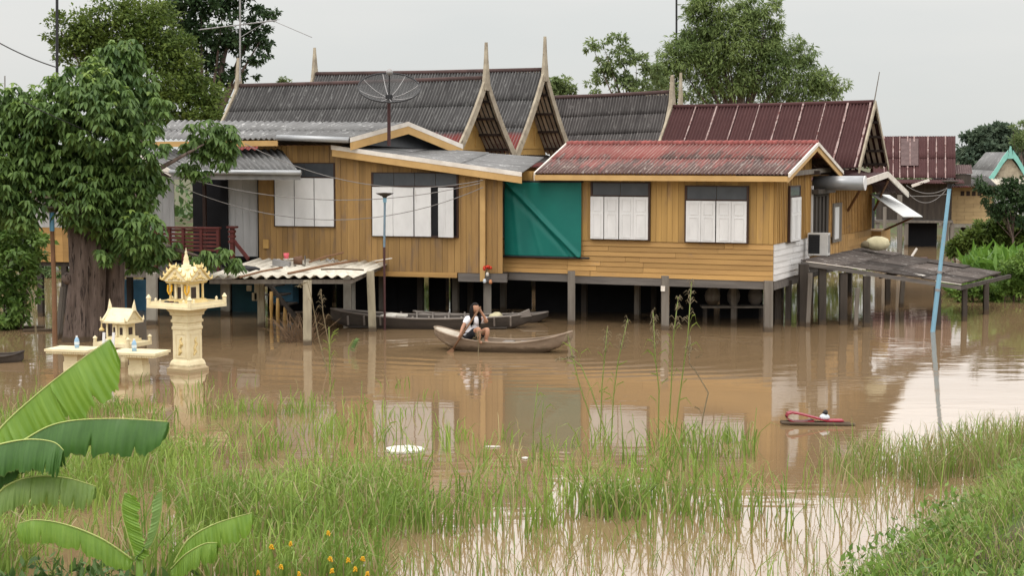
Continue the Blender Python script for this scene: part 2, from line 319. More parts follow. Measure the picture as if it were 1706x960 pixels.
# ------------------------------------------------------------------ light
world = bpy.data.worlds.new('World'); sc.world = world; world.use_nodes = True
nt = world.node_tree; nt.nodes.clear(); L = nt.links.new
SUN_EL, SUN_AZ = math.radians(58), math.radians(205)
sky = nd(nt, 'ShaderNodeTexSky', sky_type='NISHITA'); sky.sun_disc = False; sky.sun_elevation = SUN_EL; sky.sun_rotation = SUN_AZ
tc = nd(nt, 'ShaderNodeTexCoord'); sp = nd(nt, 'ShaderNodeSeparateXYZ'); L(tc.outputs['Generated'], sp.inputs[0])
grad = ramp(nt, sp.outputs[2], [(0.0, (6.9, 7.05, 6.9)), (.05, (7.2, 7.3, 7.2)), (.10, (7.8, 7.8, 7.6)), (.15, (17.5, 17, 16.5)), (.22, (22, 21.4, 20.8)), (.45, (21, 20.5, 20)), (1, (23, 22.5, 22))])
cl = noise(nt, coords(nt, 'Generated', (1.2, 1.2, 5)), 2.0, 5, .55)
clr = ramp(nt, cl, [(.3, (.93, .945, .95)), (.7, (1.05, 1.03, 1.015))])
mm = nd(nt, 'ShaderNodeMix', data_type='RGBA', blend_type='MULTIPLY'); mm.inputs[0].default_value = 1; L(grad, mm.inputs[6]); L(clr, mm.inputs[7])
cloud = mix(nt, .93, sky.outputs[0], mm.outputs[2])
bg = nd(nt, 'ShaderNodeBackground'); bg.inputs[1].default_value = .105; L(cloud, bg.inputs[0])
ow = nd(nt, 'ShaderNodeOutputWorld'); L(bg.outputs[0], ow.inputs[0])
sl = bpy.data.lights.new('sun', 'SUN'); sl.energy = .9; sl.angle = math.radians(18); sl.color = (1, .95, .88)
so = bpy.data.objects.new('sun', sl); COL.objects.link(so)
sdir = Vector((math.sin(SUN_AZ)*math.cos(SUN_EL), math.cos(SUN_AZ)*math.cos(SUN_EL), math.sin(SUN_EL)))
so.rotation_euler = sdir.to_track_quat('Z', 'Y').to_euler(); so.location = (0, 0, 60)
# ------------------------------------------------------------------ water, ground
m, nt, b, out = mk('brown_flood_water'); L = nt.links.new
b.inputs['Roughness'].default_value = .04; b.inputs['IOR'].default_value = 1.36
L(ramp(nt, noise(nt, coords(nt, 'Object', (.12, .2, 1)), 1, 3), [(.3, (.188, .125, .068)), (.7, (.216, .146, .080))]), b.inputs['Base Color'])
def amp(nt, v, k):
    a = nd(nt, 'ShaderNodeMath', operation='MULTIPLY'); nt.links.new(v, a.inputs[0])
    if hasattr(k, 'is_linked'): nt.links.new(k, a.inputs[1])
    else: a.inputs[1].default_value = k
    return a.outputs[0]
def addn(nt, a, b2):
    x = nd(nt, 'ShaderNodeMath', operation='ADD'); nt.links.new(a, x.inputs[0]); nt.links.new(b2, x.inputs[1]); return x.outputs[0]
calm = ramp(nt, noise(nt, coords(nt, 'Object', (.10, .16, 1)), 1, 2), [(.42, .05), (.66, .9)])
h1 = amp(nt, noise(nt, coords(nt, 'Object', (.8, 2.2, 1)), 1, 3, .5), calm)
h2 = amp(nt, noise(nt, coords(nt, 'Object', (2.5, 6, 1)), 1, 2, .5), .10)
BOATC = W(832, 586)
tcw = nd(nt, 'ShaderNodeTexCoord'); mpw = nd(nt, 'ShaderNodeMapping'); mpw.inputs['Location'].default_value = (-BOATC.x*.55, -BOATC.y, 0); mpw.inputs['Scale'].default_value = (.55, 1, 1); L(tcw.outputs['Object'], mpw.inputs[0])
ln = nd(nt, 'ShaderNodeVectorMath', operation='LENGTH'); L(mpw.outputs[0], ln.inputs[0])
wv = nd(nt, 'ShaderNodeTexWave', wave_type='RINGS', rings_direction='Z'); wv.inputs['Scale'].default_value = .52; wv.inputs['Distortion'].default_value = 3.5; wv.inputs['Detail'].default_value = 3; wv.inputs['Detail Scale'].default_value = 1.2; L(mpw.outputs[0], wv.inputs['Vector'])
near = ramp(nt, amp(nt, ln.outputs['Value'], .12), [(.05, .34), (.40, .22), (.80, 0)])
h3 = amp(nt, wv.outputs['Fac'], near)
hs = addn(nt, addn(nt, h1, h2), h3)
bp = nd(nt, 'ShaderNodeBump'); bp.inputs['Strength'].default_value = 1.0; bp.inputs['Distance'].default_value = .010; L(hs, bp.inputs['Height']); L(bp.outputs[0], b.inputs['Normal'])
m_water = m
w = MB().add([(-500, -20, 0), (500, -20, 0), (500, 900, 0), (-500, 900, 0)], [(0, 1, 2, 3)]).build('water', m_water); tag(w, kind='structure')
def bank(x, y):                            # ground height: lake bed, near embankment, spit on the right, far bank
    z = -.7
    p = Vector((x, y, 0))
    e = 15.4-y
    z = max(z, min(2.4, -.35+e*.35))
    # right-hand spit, its shoreline from (1440,960) to (1640,800) to (1706,768) in the photo
    if y < 40:
        sx = np.interp(y, [15, 17.0, 20.5, 22.1, 23.5, 26], [2.6, 3.55, 5.75, 6.75, 7.9, 12])
        z = max(z, min(1.6, -.1+(x-sx)*.55))
    if y > 86: z = max(z, min(.6, (y-86)*.08-.2))
    xs_ = 14.6+max(0, 52-y)*.6+max(0, y-53)*.75
    if x > xs_ and 49 < y: z = max(z, min(.5, (x-xs_)*.3-.1))
    return z
xs = np.concatenate([np.linspace(-500, -20, 10)[:-1], np.linspace(-20, 22, 85), np.linspace(22, 500, 10)[1:]])
ys = np.concatenate([np.linspace(-20, 10, 5)[:-1], np.linspace(10, 30, 51), np.linspace(30, 110, 41)[1:], np.linspace(110, 900, 8)[1:]])
GV = [(x, y, bank(x, y)+.06*math.sin(x*2.3+y*1.7)*math.sin(y*3.1-x*.7)) for y in ys for x in xs]; nx = len(xs)
GF = np.array([(j*nx+i, j*nx+i+1, (j+1)*nx+i+1, (j+1)*nx+i) for j in range(len(ys)-1) for i in range(nx-1)])
tag(np_mesh('ground', np.array(GV), GF, m_mud, smooth=True), kind='structure')
# ------------------------------------------------------------------ roofs, walls, windows
def corr(mb, A, B, C, D, wave=.10, amp=.018, sheet=.95, rows=2, sag=0.0, th=.012, jit=.008, seg=6):
    """corrugated sheets laid in rows: A eave left, B eave right, C ridge right, D ridge left"""
    A, B, C, D = map(Vector, (A, B, C, D)); Wd = ((B-A).length+(C-D).length)/2; Sl = ((D-A).length+(C-B).length)/2
    n = (B-A).cross(D-A).normalized()
    if n.z < 0: n = -n
    ns = max(1, round(Wd/sheet))
    def P(u, v): return (A.lerp(B, u)).lerp(D.lerp(C, u), v)-n*(sag*4*v*(1-v))
    for j in range(rows):
        for i in range(ns):
            u0, u1 = i/ns, (i+1)/ns+.01; v0, v1 = max(0, j/rows-.015), (j+1)/rows
            u1 = min(u1, 1.0)
            o = random.uniform(0, jit); k = max(2, round((u1-u0)*Wd/wave*seg)); nv = 2 if sag == 0 else 4
            def top(a, c, d=0.0):
                u = u0+(u1-u0)*a; v = v0+(v1-v0)*c
                return P(u, v)+n*(amp*math.sin(2*PI*u*Wd/wave)+o+.016*(1-c)-d)
            def uvf(a, c): return ((u0+(u1-u0)*a)*Wd, (v0+(v1-v0)*c)*Sl)
            vs = [top(a/k, c/nv) for c in range(nv+1) for a in range(k+1)]; uv = [uvf(a/k, c/nv) for c in range(nv+1) for a in range(k+1)]
            N = len(vs); vs += [top(a/k, c/nv, th) for c in range(nv+1) for a in range(k+1)]; uv += uv[:N]
            q = lambda a, c: c*(k+1)+a
            fs = [(q(a, c), q(a+1, c), q(a+1, c+1), q(a, c+1)) for c in range(nv) for a in range(k)]
            fs += [tuple(N+x for x in f[::-1]) for f in fs]
            fs += [(q(a+1, 0), q(a, 0), N+q(a, 0), N+q(a+1, 0)) for a in range(k)]+[(q(a, nv), q(a+1, nv), N+q(a+1, nv), N+q(a, nv)) for a in range(k)]
            mb.add(vs, fs, uv)
    return mb
def vboards(mb, x0, x1, z0, topf, y, w=.13, th=.03, axis='x', gap=.006):    # upright boards with a slightly uneven face
    x = x0
    while x < x1-.02:
        e = min(x+w*random.uniform(.9, 1.1), x1); d = random.uniform(0, .012)
        a, c = x+gap/2, e-gap/2; z0_ = z0(x) if callable(z0) else z0
        if axis == 'x': mb.hexa([(a, y-th-d, z0_), (c, y-th-d, z0_), (c, y, z0_), (a, y, z0_), (a, y-th-d, topf(a)), (c, y-th-d, topf(c)), (c, y, topf(c)), (a, y, topf(a))])
        else: mb.hexa([(y, a, z0_), (y+th+d, a, z0_), (y+th+d, c, z0_), (y, c, z0_), (y, a, topf(a)), (y+th+d, a, topf(a)), (y+th+d, c, topf(c)), (y, c, topf(c))])
        x = e
    return mb
def clapboards(mb, p, x0, x1, z0, z1, n, axis='x', lip=.03):                # overlapping horizontal boards
    h = (z1-z0)/n
    for i in range(n):
        a = z0+i*h; c = a+h*.99; cuts = sorted([x0, x1]+[random.uniform(x0+.3, x1-.3) for _ in range(2 if x1-x0 > 3 else 0)])
        for s, t in zip(cuts[:-1], cuts[1:]):
            s += .003; t -= .003; k = lip*random.uniform(.85, 1.25); dz = random.uniform(-.006, .006)
            if axis == 'x': mb.hexa([(s, p-k, a+dz), (t, p-k, a+dz), (t, p, a+dz), (s, p, a+dz), (s, p-.012, c), (t, p-.012, c), (t, p, c), (s, p, c)])
            else: mb.hexa([(p, s, a+dz), (p+k, s, a+dz), (p+k, t, a+dz), (p, t, a+dz), (p, s, c), (p+.012, s, c), (p+.012, t, c), (p, t, c)])
    return mb
def shutter_leaf(mb, x0, x1, z0, z1, y, axis='x', panels=True, th=.03):
    def bx(a, b2, c, d, e, f): mb.box(a, b2, c, d, e, f) if axis == 'x' else mb.box(-d, -c, a, b2, e, f)
    bx(x0, x1, y-th, y, z0, z1)
    if panels:
        w = x1-x0; h = z1-z0; f = min(.06, w*.18)
        for a, c in ((z0+h*.04, z0+h*.60), (z0+h*.66, z0+h*.95)):
            bx(x0+f, x1-f, y-th-.010, y-th, a, a+.018); bx(x0+f, x1-f, y-th-.010, y-th, c-.018, c)
            bx(x0+f, x0+f+.018, y-th-.010, y-th, a+.018, c-.018); bx(x1-f-.018, x1-f, y-th-.010, y-th, a+.018, c-.018)
def window(root, x0, x1, z0, z1, zt, leaves, y, axis='x', transom=1, tm=None, ztop_parts=2, panels=True, fr=.05):
    """frame with dark backing, transom panels above, shutter leaves below (each its own part)"""
    def bx(mb, a, b2, c, d, e, f): return mb.box(a, b2, c, d, e, f) if axis == 'x' else mb.box(-d, -c, a, b2, e, f)
    f = MB(); p = y-.055
    bx(f, x0, x0+fr, p, y, z0, z1); bx(f, x1-fr, x1, p, y, z0, z1); bx(f, x0+fr, x1-fr, p, y, z0, z0+fr); bx(f, x0+fr, x1-fr, p, y, z1-fr*.6, z1); bx(f, x0+fr, x1-fr, p, y, zt, zt+fr*.6)
    wo = f.build('window', m_brown, root)
    k = MB(); bx(k, x0+fr, x1-fr, y-.03, y-.012, z0+fr, zt); k.build('dark_opening', m_dark, wo)
    t = MB(); w = (x1-x0-2*fr)/ztop_parts
    for i in range(ztop_parts): bx(t, x0+fr+i*w+.006, x0+fr+(i+1)*w-.006, y-.04, y-.02, zt+fr*.6, z1-fr*.6)
    t.build('transom', tm or m_transom, wo)
    for a, c in leaves:
        s = MB(); shutter_leaf(s, a, c, z0+fr*.5, zt-.01, y-.056, axis, panels); s.build('shutter', m_white, wo)
    return wo
def wpost(root, u, wpx, vtop, vbase, mat, name='post', sq=True, lean=0.0, dz=.6):    # post standing in the water
    p = W(u, vbase); t = at(u+lean, vtop, p.y); r = wpx*m_px(p.y)/2
    mb = MB(); mb.bar(p-Vector((0, 0, dz)), t, 2*r, 2*r, (0, 1, 0)) if sq else mb.tube([p-Vector((0, 0, dz)), p.lerp(t, .5)+Vector((random.uniform(-.01, .01), 0, 0)), t], [r, r*.97, r*.92], 10)
    return mb.build(name, mat, root, world=True, smooth=not sq)
def lpost(root, x, y, z1, w, mat, name='post', z0=-.6):
    MB().box(x-w/2, x+w/2, y-w/2, y+w/2, z0, z1).build(name, mat, root)
def strip(mb, a, b, h, t, down=True):      # fascia: board of height h hanging from line a-b
    a = Vector(a); b = Vector(b); d = (b-a).normalized(); n = Vector((d.y, -d.x, 0)).normalized()*t; z = Vector((0, 0, -h))
    return mb.hexa([a+z, b+z, b+z+n, a+z+n, a, b, b+n, a+n])
# ================================================================== HOUSE WITH THE RED ROOF
F1 = Fr(1287, 553, 23)
R1 = house(F1, 'stilt_house', 'ochre board house on stilts with worn red corrugated roof and white lower side boards', 'house')
xl = F1.y(835, 430).x; zf = 1.22; zc = 2.11; DEP = 3.7
eR = F1.y(1313, 296, -.5); eL = F1.y(892, 289, -.5); eL.z = eR.z = (eR.z+eL.z)/2+.03
rR = F1.x(1362, 239, eR.x); rL = F1.y(945, 239, rR.y); rL.z = rR.z; bR = Vector((eR.x, 2*rR.y-eR.y, eR.z)); bL = Vector((rL.x, bR.y, eR.z)); eLf = Vector((eL.x, eL.y, eL.z))
RF = MB(); corr(RF, eLf, eR, rR, rL, .095, .02, rows=2, jit=.006); corr(RF, bR, bL, rL, rR, .095, .02, rows=2)
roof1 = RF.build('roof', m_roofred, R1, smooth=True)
rc = MB()
for i in range(46):                         # ridge caps, one scalloped piece after the other
    a = rL.lerp(rR, i/46); c = rL.lerp(rR, (i+1.15)/46); rc.tube([a+Vector((0, 0, .0)), c+Vector((0, 0, .012))], [.075, .085], 8)
rc.build('ridge_cap', M('red_ridge_caps', (.30, .085, .075), (.16, .055, .05), .8, 4, isl=.12), roof1, smooth=True)
slope1 = (rR.z-eR.z)/(rR.y-eR.y)
def roofz1(y): return eR.z+slope1*((y-eR.y) if y < rR.y else (bR.y-y))-.06
w1 = MB(); vboards(w1, xl, 0, zc+.005, lambda x: roofz1(0)-.005, 0, .15); w1.build('front_wall', m_wallB, R1)
c1 = MB(); clapboards(c1, 0, F1.y(946, 430).x+.004, 0, zf, zc, 7); clapboards(c1, .03, xl, F1.y(946, 430).x-.004, zf+.04, zc-.02, 7)
c1.build('clapboard_wall', m_clap, R1)
s1 = MB(); vboards(s1, .0, DEP, zc+.005, lambda y: roofz1(y), .0, .17, .03, 'y', .012)
for i in range(22): s1.box(.03, .065, .02+i*.17, .05+i*.17, zc+.01, roofz1(.02+i*.17)-.02)
s1.build('side_wall', m_wallB, R1)
s2 = MB(); clapboards(s2, .0, 0.0, DEP, zf, zc, 6, 'y'); s2.build('white_side_boards', m_clapw, R1)
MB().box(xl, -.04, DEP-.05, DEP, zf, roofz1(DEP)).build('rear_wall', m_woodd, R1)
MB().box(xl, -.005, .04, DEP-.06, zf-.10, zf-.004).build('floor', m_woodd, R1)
fb = MB(); fb.box(F1.y(946, 460).x, -.02, -.01, .08, zf-.20, zf-.004); fb.box(xl, F1.y(946, 460).x-.003, .03, .12, zf-.17, zf+.036); fb.box(.0-.08, -.0, .085, DEP, zf-.22, zf-.003)
fb.build('floor_beam', m_beam, R1)
for wpx in ((985, 1084, 303, 400, 327, ((985.5, 1007), (1008.5, 1032), (1033.5, 1056.5), (1056.8, 1081))), (1142, 1248, 309, 405, 334, ((1144.5, 1169), (1169.5, 1193), (1195, 1219.5), (1220, 1245)))):
    a = F1.y(wpx[0], 350, -.04).x; c = F1.y(wpx[1], 350, -.04).x
    um = (wpx[0]+wpx[1])/2
    window(R1, a, c, F1.y(um, wpx[3]).z, F1.y(um, wpx[2]).z, F1.y(um, wpx[4]).z, [(F1.y(p, 350, -.05).x, F1.y(q, 350, -.05).x) for p, q in wpx[5]], -.045)
ya, yb = F1.x(1311.5, 350, .05).y, F1.x(1329, 350, .05).y
window(R1, ya, yb, F1.x(1320, 403, .05).z, F1.x(1320, 309, .05).z, F1.x(1320, 328, .05).z, [(ya+.05, (ya+yb)/2-.005), ((ya+yb)/2+.005, yb-.05)], -.045-.025, 'y', tm=m_pane)
fa = MB(); strip(fa, eLf+Vector((0, -.03, -.03)), eR+Vector((0, -.03, -.03)), .13, .03); fa.build('fascia', m_yellow, R1)
def barge(mb, a, b, h, t):                  # board along a sloping verge, offset outwards in x by t
    a = Vector(a); b = Vector(b); z = Vector((0, 0, -h)); n = Vector((t, 0, 0)); mb.hexa([a+z, b+z, b+z+n, a+z+n, a, b, b+n, a+n])
bgm = MB(); up = Vector((.0, 0, .035)); barge(bgm, eR+up, rR+up, .09, .04); barge(bgm, rR+up, bR+up, .09, .04); bgm.build('verge_capping', m_cream, R1)
bgm = MB(); up = Vector((-.03, 0, -.058)); barge(bgm, eR+up, rR+up, .13, .035); barge(bgm, rR+up, bR+up, .13, .035); bgm.build('barge_board', m_yellow, R1)
bgm = MB(); up = Vector((-.045, 0, .03)); barge(bgm, eLf+up, rL+up, .20, .04); bgm.build('barge_board', m_cream, R1)
for k in (.12, .5, .9):
    for P, Q in ((eR, eLf), (bR, bL)):
        pu = MB(); a = P.lerp(rR, k)-Vector((.06, 0, .10)); pu.box(a.x-1.3, a.x, a.y-.03, a.y+.03, a.z-.05, a.z+.05); pu.build('purlin', m_purlin, R1)
pu = MB(); pu.box(eR.x-.5, eR.x-.08, 3.2, 3.28, 3.75, 3.85); pu.build('purlin', m_purlin, R1); MB().bar((eR.x-.25, 1.0, 3.80), (eR.x-.25, 5.3, 3.86), .05, .12).build('tie_beam', m_wood, R1)
MB().bar((.06, DEP+.05, 1.9), (.06, DEP+.05, 3.45), .06, .06, (0, 1, 0)).build('downpipe', m_white, R1)
for u, wp, vt, vb in ((952, 12, 452, 541), (1108, 12, 460, 550), (1280, 14, 468, 553)): wpost(R1, u, wp, vt, vb, m_wood)
for i in range(6):
    for j, y in enumerate((1.7, 3.5)):
        if (i+j) % 3 != 2: lpost(R1, -.12-i*1.32+random.uniform(-.1, .1), y, zf-.10, .13, m_wood if (i+j) % 2 else m_woodd)
for i, (u, v, r, lab) in enumerate(((1187, 499, .20, 'left glazed jar standing on planks in the dark under the red roofed house'), (1222, 503, .17, 'middle pale jar standing on planks in the dark under the red roofed house'), (1258, 508, .19, 'right jar standing on planks near the corner post under the red roofed house'))):
    q = at(u, v, 42.6); jr = thing('water_jar', lab, 'jar', q, 0, 'jars under the red roofed house'); MB().lathe([(r*.5, 0), (r*.9, .12), (r, .24), (r*.85, .36), (r*.55, .43), (r*.6, .46), (r*.45, .46)], (0, 0, 0), 16).build('jar_body', m_beam if i else m_wood, jr, smooth=True); MB().lathe([(r*.66, .462), (r*.5, .49), (.03, .52)], (0, 0, 0), 14).build('jar_lid', m_metal, jr, smooth=True)
q0, q1 = at(1168, 499, 42.6), at(1275, 507, 42.6); jb = thing('plank_shelf', 'plank shelf on stakes under the corner of the red roofed house', 'shelf', ((q0.x+q1.x)/2, 42.6, 0))
zs_ = min(q0.z, q1.z)-.03
for o_ in [o for o in bpy.data.objects if o.name.startswith('water_jar')]: o_.location.z = zs_+.003
MB().box(q0.x, q1.x, 42.35, 42.85, zs_-.05, zs_).build('board', m_wood, jb, world=True)
for x in (q0.x+.1, q1.x-.1):
    for y in (42.42, 42.78): MB().box(x-.03, x+.03, y-.03, y+.03, -.5, zs_-.05).build('leg', m_woodd, jb, world=True)
# rope and bulb-box on the posts
pn = W(1108, 550); MB().box(-.05, .05, -.13, -.10, 0, .13).build('meter_box', m_cream, R1).location = F1.loc(at(1107, 485, pn.y-.02))
# ================================================================== HOUSE AT THE LEFT
FA = Fr(835, 538.5, 16)
RA = house(FA, 'stilt_house', 'brown board stilt house with grey gabled roof, wide white shutters and red veranda railing', 'house')
def ax(u, y=0.0, v=350): return FA.y(u, v, y).x
fl = 1.26
vL = FA.y(553, 243, -.35); vR = FA.y(870, 288, -.35); bRr = FA.y(906, 263, 2.6); bLl = FA.y(625, 240, 2.6)
rf = MB(); corr(rf, vR, bRr, bLl, vL, .12, .014, rows=3, sheet=1.0); shed = rf.build('lean_to_roof', m_roofpale, RA, smooth=True)
f1 = MB(); strip(f1, vL+Vector((0, -.03, .02)), vR+Vector((-.0, -.03, .02)), .11, .035); f1.build('verge_capping', m_cream, RA)
f1 = MB(); strip(f1, vL+Vector((.02, -.025, -.093)), vR+Vector((0, -.025, -.093)), .17, .03); f1.build('fascia', m_yellow, RA)
def topA(x):
    if x < vL.x+.15: return 4.52
    t = (x-vL.x)/(vR.x-vL.x); return vL.z+(vR.z-vL.z)*t-.10
xc = ax(805)
wA = MB(); vboards(wA, ax(560), xc, fl, topA, 0, .16, .03); wA.build('front_wall', m_wallA, RA)
wA = MB(); vboards(wA, ax(430), ax(560)-.01, fl, lambda x: 4.5, .06, .16, .03); wA.build('shaded_front_wall', m_wallA, RA)
MB().box(xc-.07, xc+.06, -.06, .03, fl-.2, topA(xc)-.05).build('corner_post', m_yellow, RA)
wA = MB(); vboards(wA, xc+.065, ax(836), fl, topA, .10, .15, .03); wA.build('return_wall', m_wallA, RA)
bmA = MB(); bmA.box(ax(560), ax(762), -.05, .0, fl-.13, fl-.004); bmA.build('floor_beam', m_clap, RA)
bmA = MB(); bmA.box(ax(764), ax(845), -.05, .03, fl-.22, fl-.01); bmA.build('end_beam', m_beam, RA); bmA = MB(); bmA.box(ax(430), ax(558), .0, .08, fl-.14, fl-.004); bmA.build('end_beam', m_beam, RA)
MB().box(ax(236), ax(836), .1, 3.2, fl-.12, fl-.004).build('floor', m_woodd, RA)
window(RA, ax(457), ax(560)-.02, FA.y(508, 378).z, FA.y(508, 271).z, FA.y(508, 296).z, [(ax(p), ax(q)) for p, q in ((459.5, 491), (492.5, 524), (525.5, 557))], .03, panels=False, fr=.04)
window(RA, ax(621), ax(765), FA.y(690, 395).z, FA.y(690, 287).z, FA.y(690, 311).z, [(ax(p), ax(q)) for p, q in ((623, 657), (657.6, 691), (693, 720))], -.032, panels=False, fr=.045, ztop_parts=4)
WINO = [o for o in RA.children if o.name.startswith('window')][-1]
s = MB(); a = FA.y(730, 353, -.12); c = FA.y(755, 353, -.30)   # the shutter that stands ajar
zA, zB = FA.y(690, 394).z, FA.y(690, 312).z
s.hexa([(a.x, a.y, zA), (c.x, c.y, zA), (c.x, c.y+.03, zA), (a.x, a.y+.03, zA), (a.x, a.y, zB), (c.x, c.y, zB), (c.x, c.y+.03, zB), (a.x, a.y+.03, zB)])
s.bar((a.lerp(c, .45).x, a.lerp(c, .45).y-.008, zA+.1), (a.lerp(c, .45).x, a.lerp(c, .45).y-.008, zB-.06), .02, .012, (0, 1, 0))
s.build('open_shutter', m_white, WINO)
MB().box(ax(438), ax(447), -.02, .03, FA.y(442, 414).z, FA.y(442, 399).z).build('letter_box', m_gable, RA)
# upper gabled roof
gE = FA.y(583, 232, -.6); gR = FA.y(680, 205, 1.1); gB = FA.y(771, 243, 2.8); gEl = FA.y(256, 228, -.6); gRl = FA.y(285, 201, 1.1); gEl.z = gE.z; gBl = Vector((gRl.x, 2.8, gB.z))
g = MB(); corr(g, gEl, gE, gR, gRl, .17, .028, rows=2, sheet=1.1); corr(g, gB, gBl, gRl, gR, .17, .028, rows=2, sheet=1.1); gro = g.build('gabled_roof', m_roofpale, RA, smooth=True)
g = MB(); strip(g, gEl+Vector((0, -.03, -.05)), FA.y(464, 234, -.6)+Vector((0, -.03, 0)), .14, .03); g.build('fascia', m_yellow, RA)
gt = MB(); q0 = FA.y(463, 229, -.62); q1 = FA.y(582, 232, -.62); gt.tube([q0+Vector((0, -.06, 0)), q1+Vector((0, -.06, -.02))], .075, 10); gt.build('gutter', m_zinc, RA, smooth=True)
g = MB()
for P, Q in ((gE, gR), (gR, gB)):
    P = Vector(P); Q = Vector(Q); z = Vector((0, 0, .04)); d = Vector((.02, -.05, 0)); g.hexa([P+z-Vector((0, 0, .12)), Q+z-Vector((0, 0, .12)), Q+z-Vector((0, 0, .12))+d, P+z-Vector((0, 0, .12))+d, P+z, Q+z, Q+z+d, P+z+d])
g.build('verge_capping', m_cream, RA)
g = MB()
for P, Q in ((gE, gR), (gR, gB)):
    z = Vector((0, .01, -.083)); d = Vector((.02, -.05, 0)); h = Vector((0, 0, .2)); g.hexa([P+z-h, Q+z-h, Q+z-h+d, P+z-h+d, P+z, Q+z, Q+z+d, P+z+d])
g.build('barge_board', m_yellow, RA)
MB().prism([gE+Vector((-.25, .35, -.12)), gB+Vector((-.35, .1, -.12)), gR+Vector((-.3, .3, -.12))], (-.05, .05, 0)).build('gable_shade_panel', m_transom, RA)  # dark panel stands in for the shaded interior under the gable
# veranda
vy = -1.3
pFL = FA.y(285, 283, vy); pFR = FA.y(497, 287, vy); pFL.z = pFR.z = (pFL.z+pFR.z)/2; pBL = FA.y(244, 250, .6); pBR = FA.y(470, 258, .04); pBL.z = pBR.z = pFL.z+.55
pFLx = Vector((pFL.x-.35, vy, pFL.z))
v = MB(); corr(v, pFL, pFR, Vector((pBR.x, .02, pBR.z)), Vector((pBL.x, .02, pBL.z)), .17, .028, rows=1, sheet=1.1); v.build('veranda_roof', m_roofpale, RA, smooth=True)
v = MB(); v.tube([pFL+Vector((0, -.07, -.03)), pFR+Vector((.1, -.07, -.03))], .065, 10); v.build('gutter', m_zinc, RA, smooth=True)
v = MB(); v.box(pFL.x, pFR.x+.05, vy-.0, vy+.03, pFL.z-.22, pFL.z-.07); v.build('fascia', m_metal, RA)
v = MB(); A_, B_ = pFL, Vector((pBL.x, .02, pBL.z)); v.hexa([A_-Vector((.03, 0, .14)), B_-Vector((.03, 0, .14)), B_-Vector((0, 0, .14)), A_-Vector((0, 0, .14)), A_+Vector((-.03, 0, .03)), B_+Vector((-.03, 0, .03)), B_+Vector((0, 0, .03)), A_+Vector((0, 0, .03))]); v.build('barge_board', m_cream, RA)
zt = FA.y(400, 297, .3).z
for a, c, zb in ((381, 429.5, 427), (250, 291, 427)):
    v = MB(); vboards(v, ax(a, .3), ax(c, .3), FA.y(400, zb, .3).z, lambda x: zt, .3, .2, .02); v.build('wall_panel', m_whitepanel, RA)
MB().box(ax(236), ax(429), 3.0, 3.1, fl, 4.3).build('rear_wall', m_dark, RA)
MB().box(ax(252), ax(429), .32, .40, zt+.01, 4.2).build('lintel', m_brown, RA)
MB().box(ax(338, .3), ax(343, .3), .28, .36, fl, zt).build('door_post', m_brown, RA)
MB().box(ax(370, .3), ax(381, .3), .22, .30, fl, zt).build('door_post', m_dark, RA)
rl = MB(); y0 = -1.15
for i in range(6):
    z = FA.y(330, 384+i*6.5, y0).z; rl.box(ax(258, y0), ax(364, y0), y0-.03, y0+.03, z-.03, z+.03)
for u in (258, 282, 305, 335, 363): rl.box(ax(u, y0)-.035, ax(u, y0)+.035, y0-.05, y0+.05, fl-.1, FA.y(330, 380, y0).z)
rl.box(ax(255, y0), ax(367, y0), y0-.07, y0+.07, FA.y(330, 381, y0).z, FA.y(330, 378, y0).z); rl.build('railing', m_red, RA)
rl = MB(); n0 = FA.y(387, 380, y0); rl.box(n0.x-.05, n0.x+.05, y0-.05, y0+.05, fl-.1, n0.z); rl.box(n0.x-.13, n0.x+.13, y0-.09, y0+.09, n0.z, n0.z+.05)
for z in (.12, .25, .38): rl.box(n0.x-.09, n0.x+.07, y0-.07, y0+.07, n0.z-z, n0.z-z+.06)
rl.bar(FA.y(390, 402, y0), FA.y(414, 432, y0-.4), .05, .09); rl.build('newel_post', m_red, RA)
MB().box(ax(250), ax(429), y0-.08, .3, fl-.14, fl-.01).build('veranda_floor', m_woodd, RA)
MB().box(ax(240), ax(420), y0-.12, y0-.085, fl-.2, fl-.0).build('veranda_beam', m_wood, RA)
for u, wp, vt, vb in ((253, 16, 455, 541), (376, 15, 470, 524)): wpost(RA, u, wp, vt, vb, m_conc)
for u, wp, vt, vb in ((579, 13, 458, 531), (589, 6, 458, 529), (812, 13, 462, 536)): wpost(RA, u, wp, vt, vb, m_conc if u < 800 else m_wood)
for i in range(7):
    for j, y in enumerate((1.6, 3.0)):
        if (i*2+j) % 5: lpost(RA, ax(790)-i*1.05+random.uniform(-.2, .2), y, fl-.1, .15, m_wood if (i+j) % 2 else m_woodd)
# stair and sheets below the veranda
st = MB(); sy = -.55
a0, a1 = FA.y(447, 472, sy), FA.y(496, 534, sy-.5); st.bar(a0, a1, .06, .10); st.build('stair_rail', m_woodd, RA)
for u, vt, vb in ((452, 486, 540), (463, 497, 556), (475, 512, 548)):
    p = FA.y(u, vb, sy-.2); q = FA.y(u, vt, sy-.2); MB().tube([p-Vector((0, 0, .5)), p, p.lerp(q, .3), p.lerp(q, .5), q], [.05, .05, .035, .055, .045], 8).build('stair_baluster', m_gable, RA, smooth=True)
st = MB()
for i in range(5): st.box(ax(425)+i*.18, ax(455)+i*.18, -.3, .3, 1.05-i*.24, 1.09-i*.24)
st.build('stair_tread', m_woodd, RA)
MB().box(ax(200, .6), ax(246, .6), .6, .64, -.4, FA.y(220, 466, .6).z).build('blue_sheet', m_blue, RA)
MB().box(ax(385, 1.0), ax(434, 1.0), 1.0, 1.04, -.4, FA.y(400, 474, 1.0).z).build('teal_sheet', m_teal, RA)
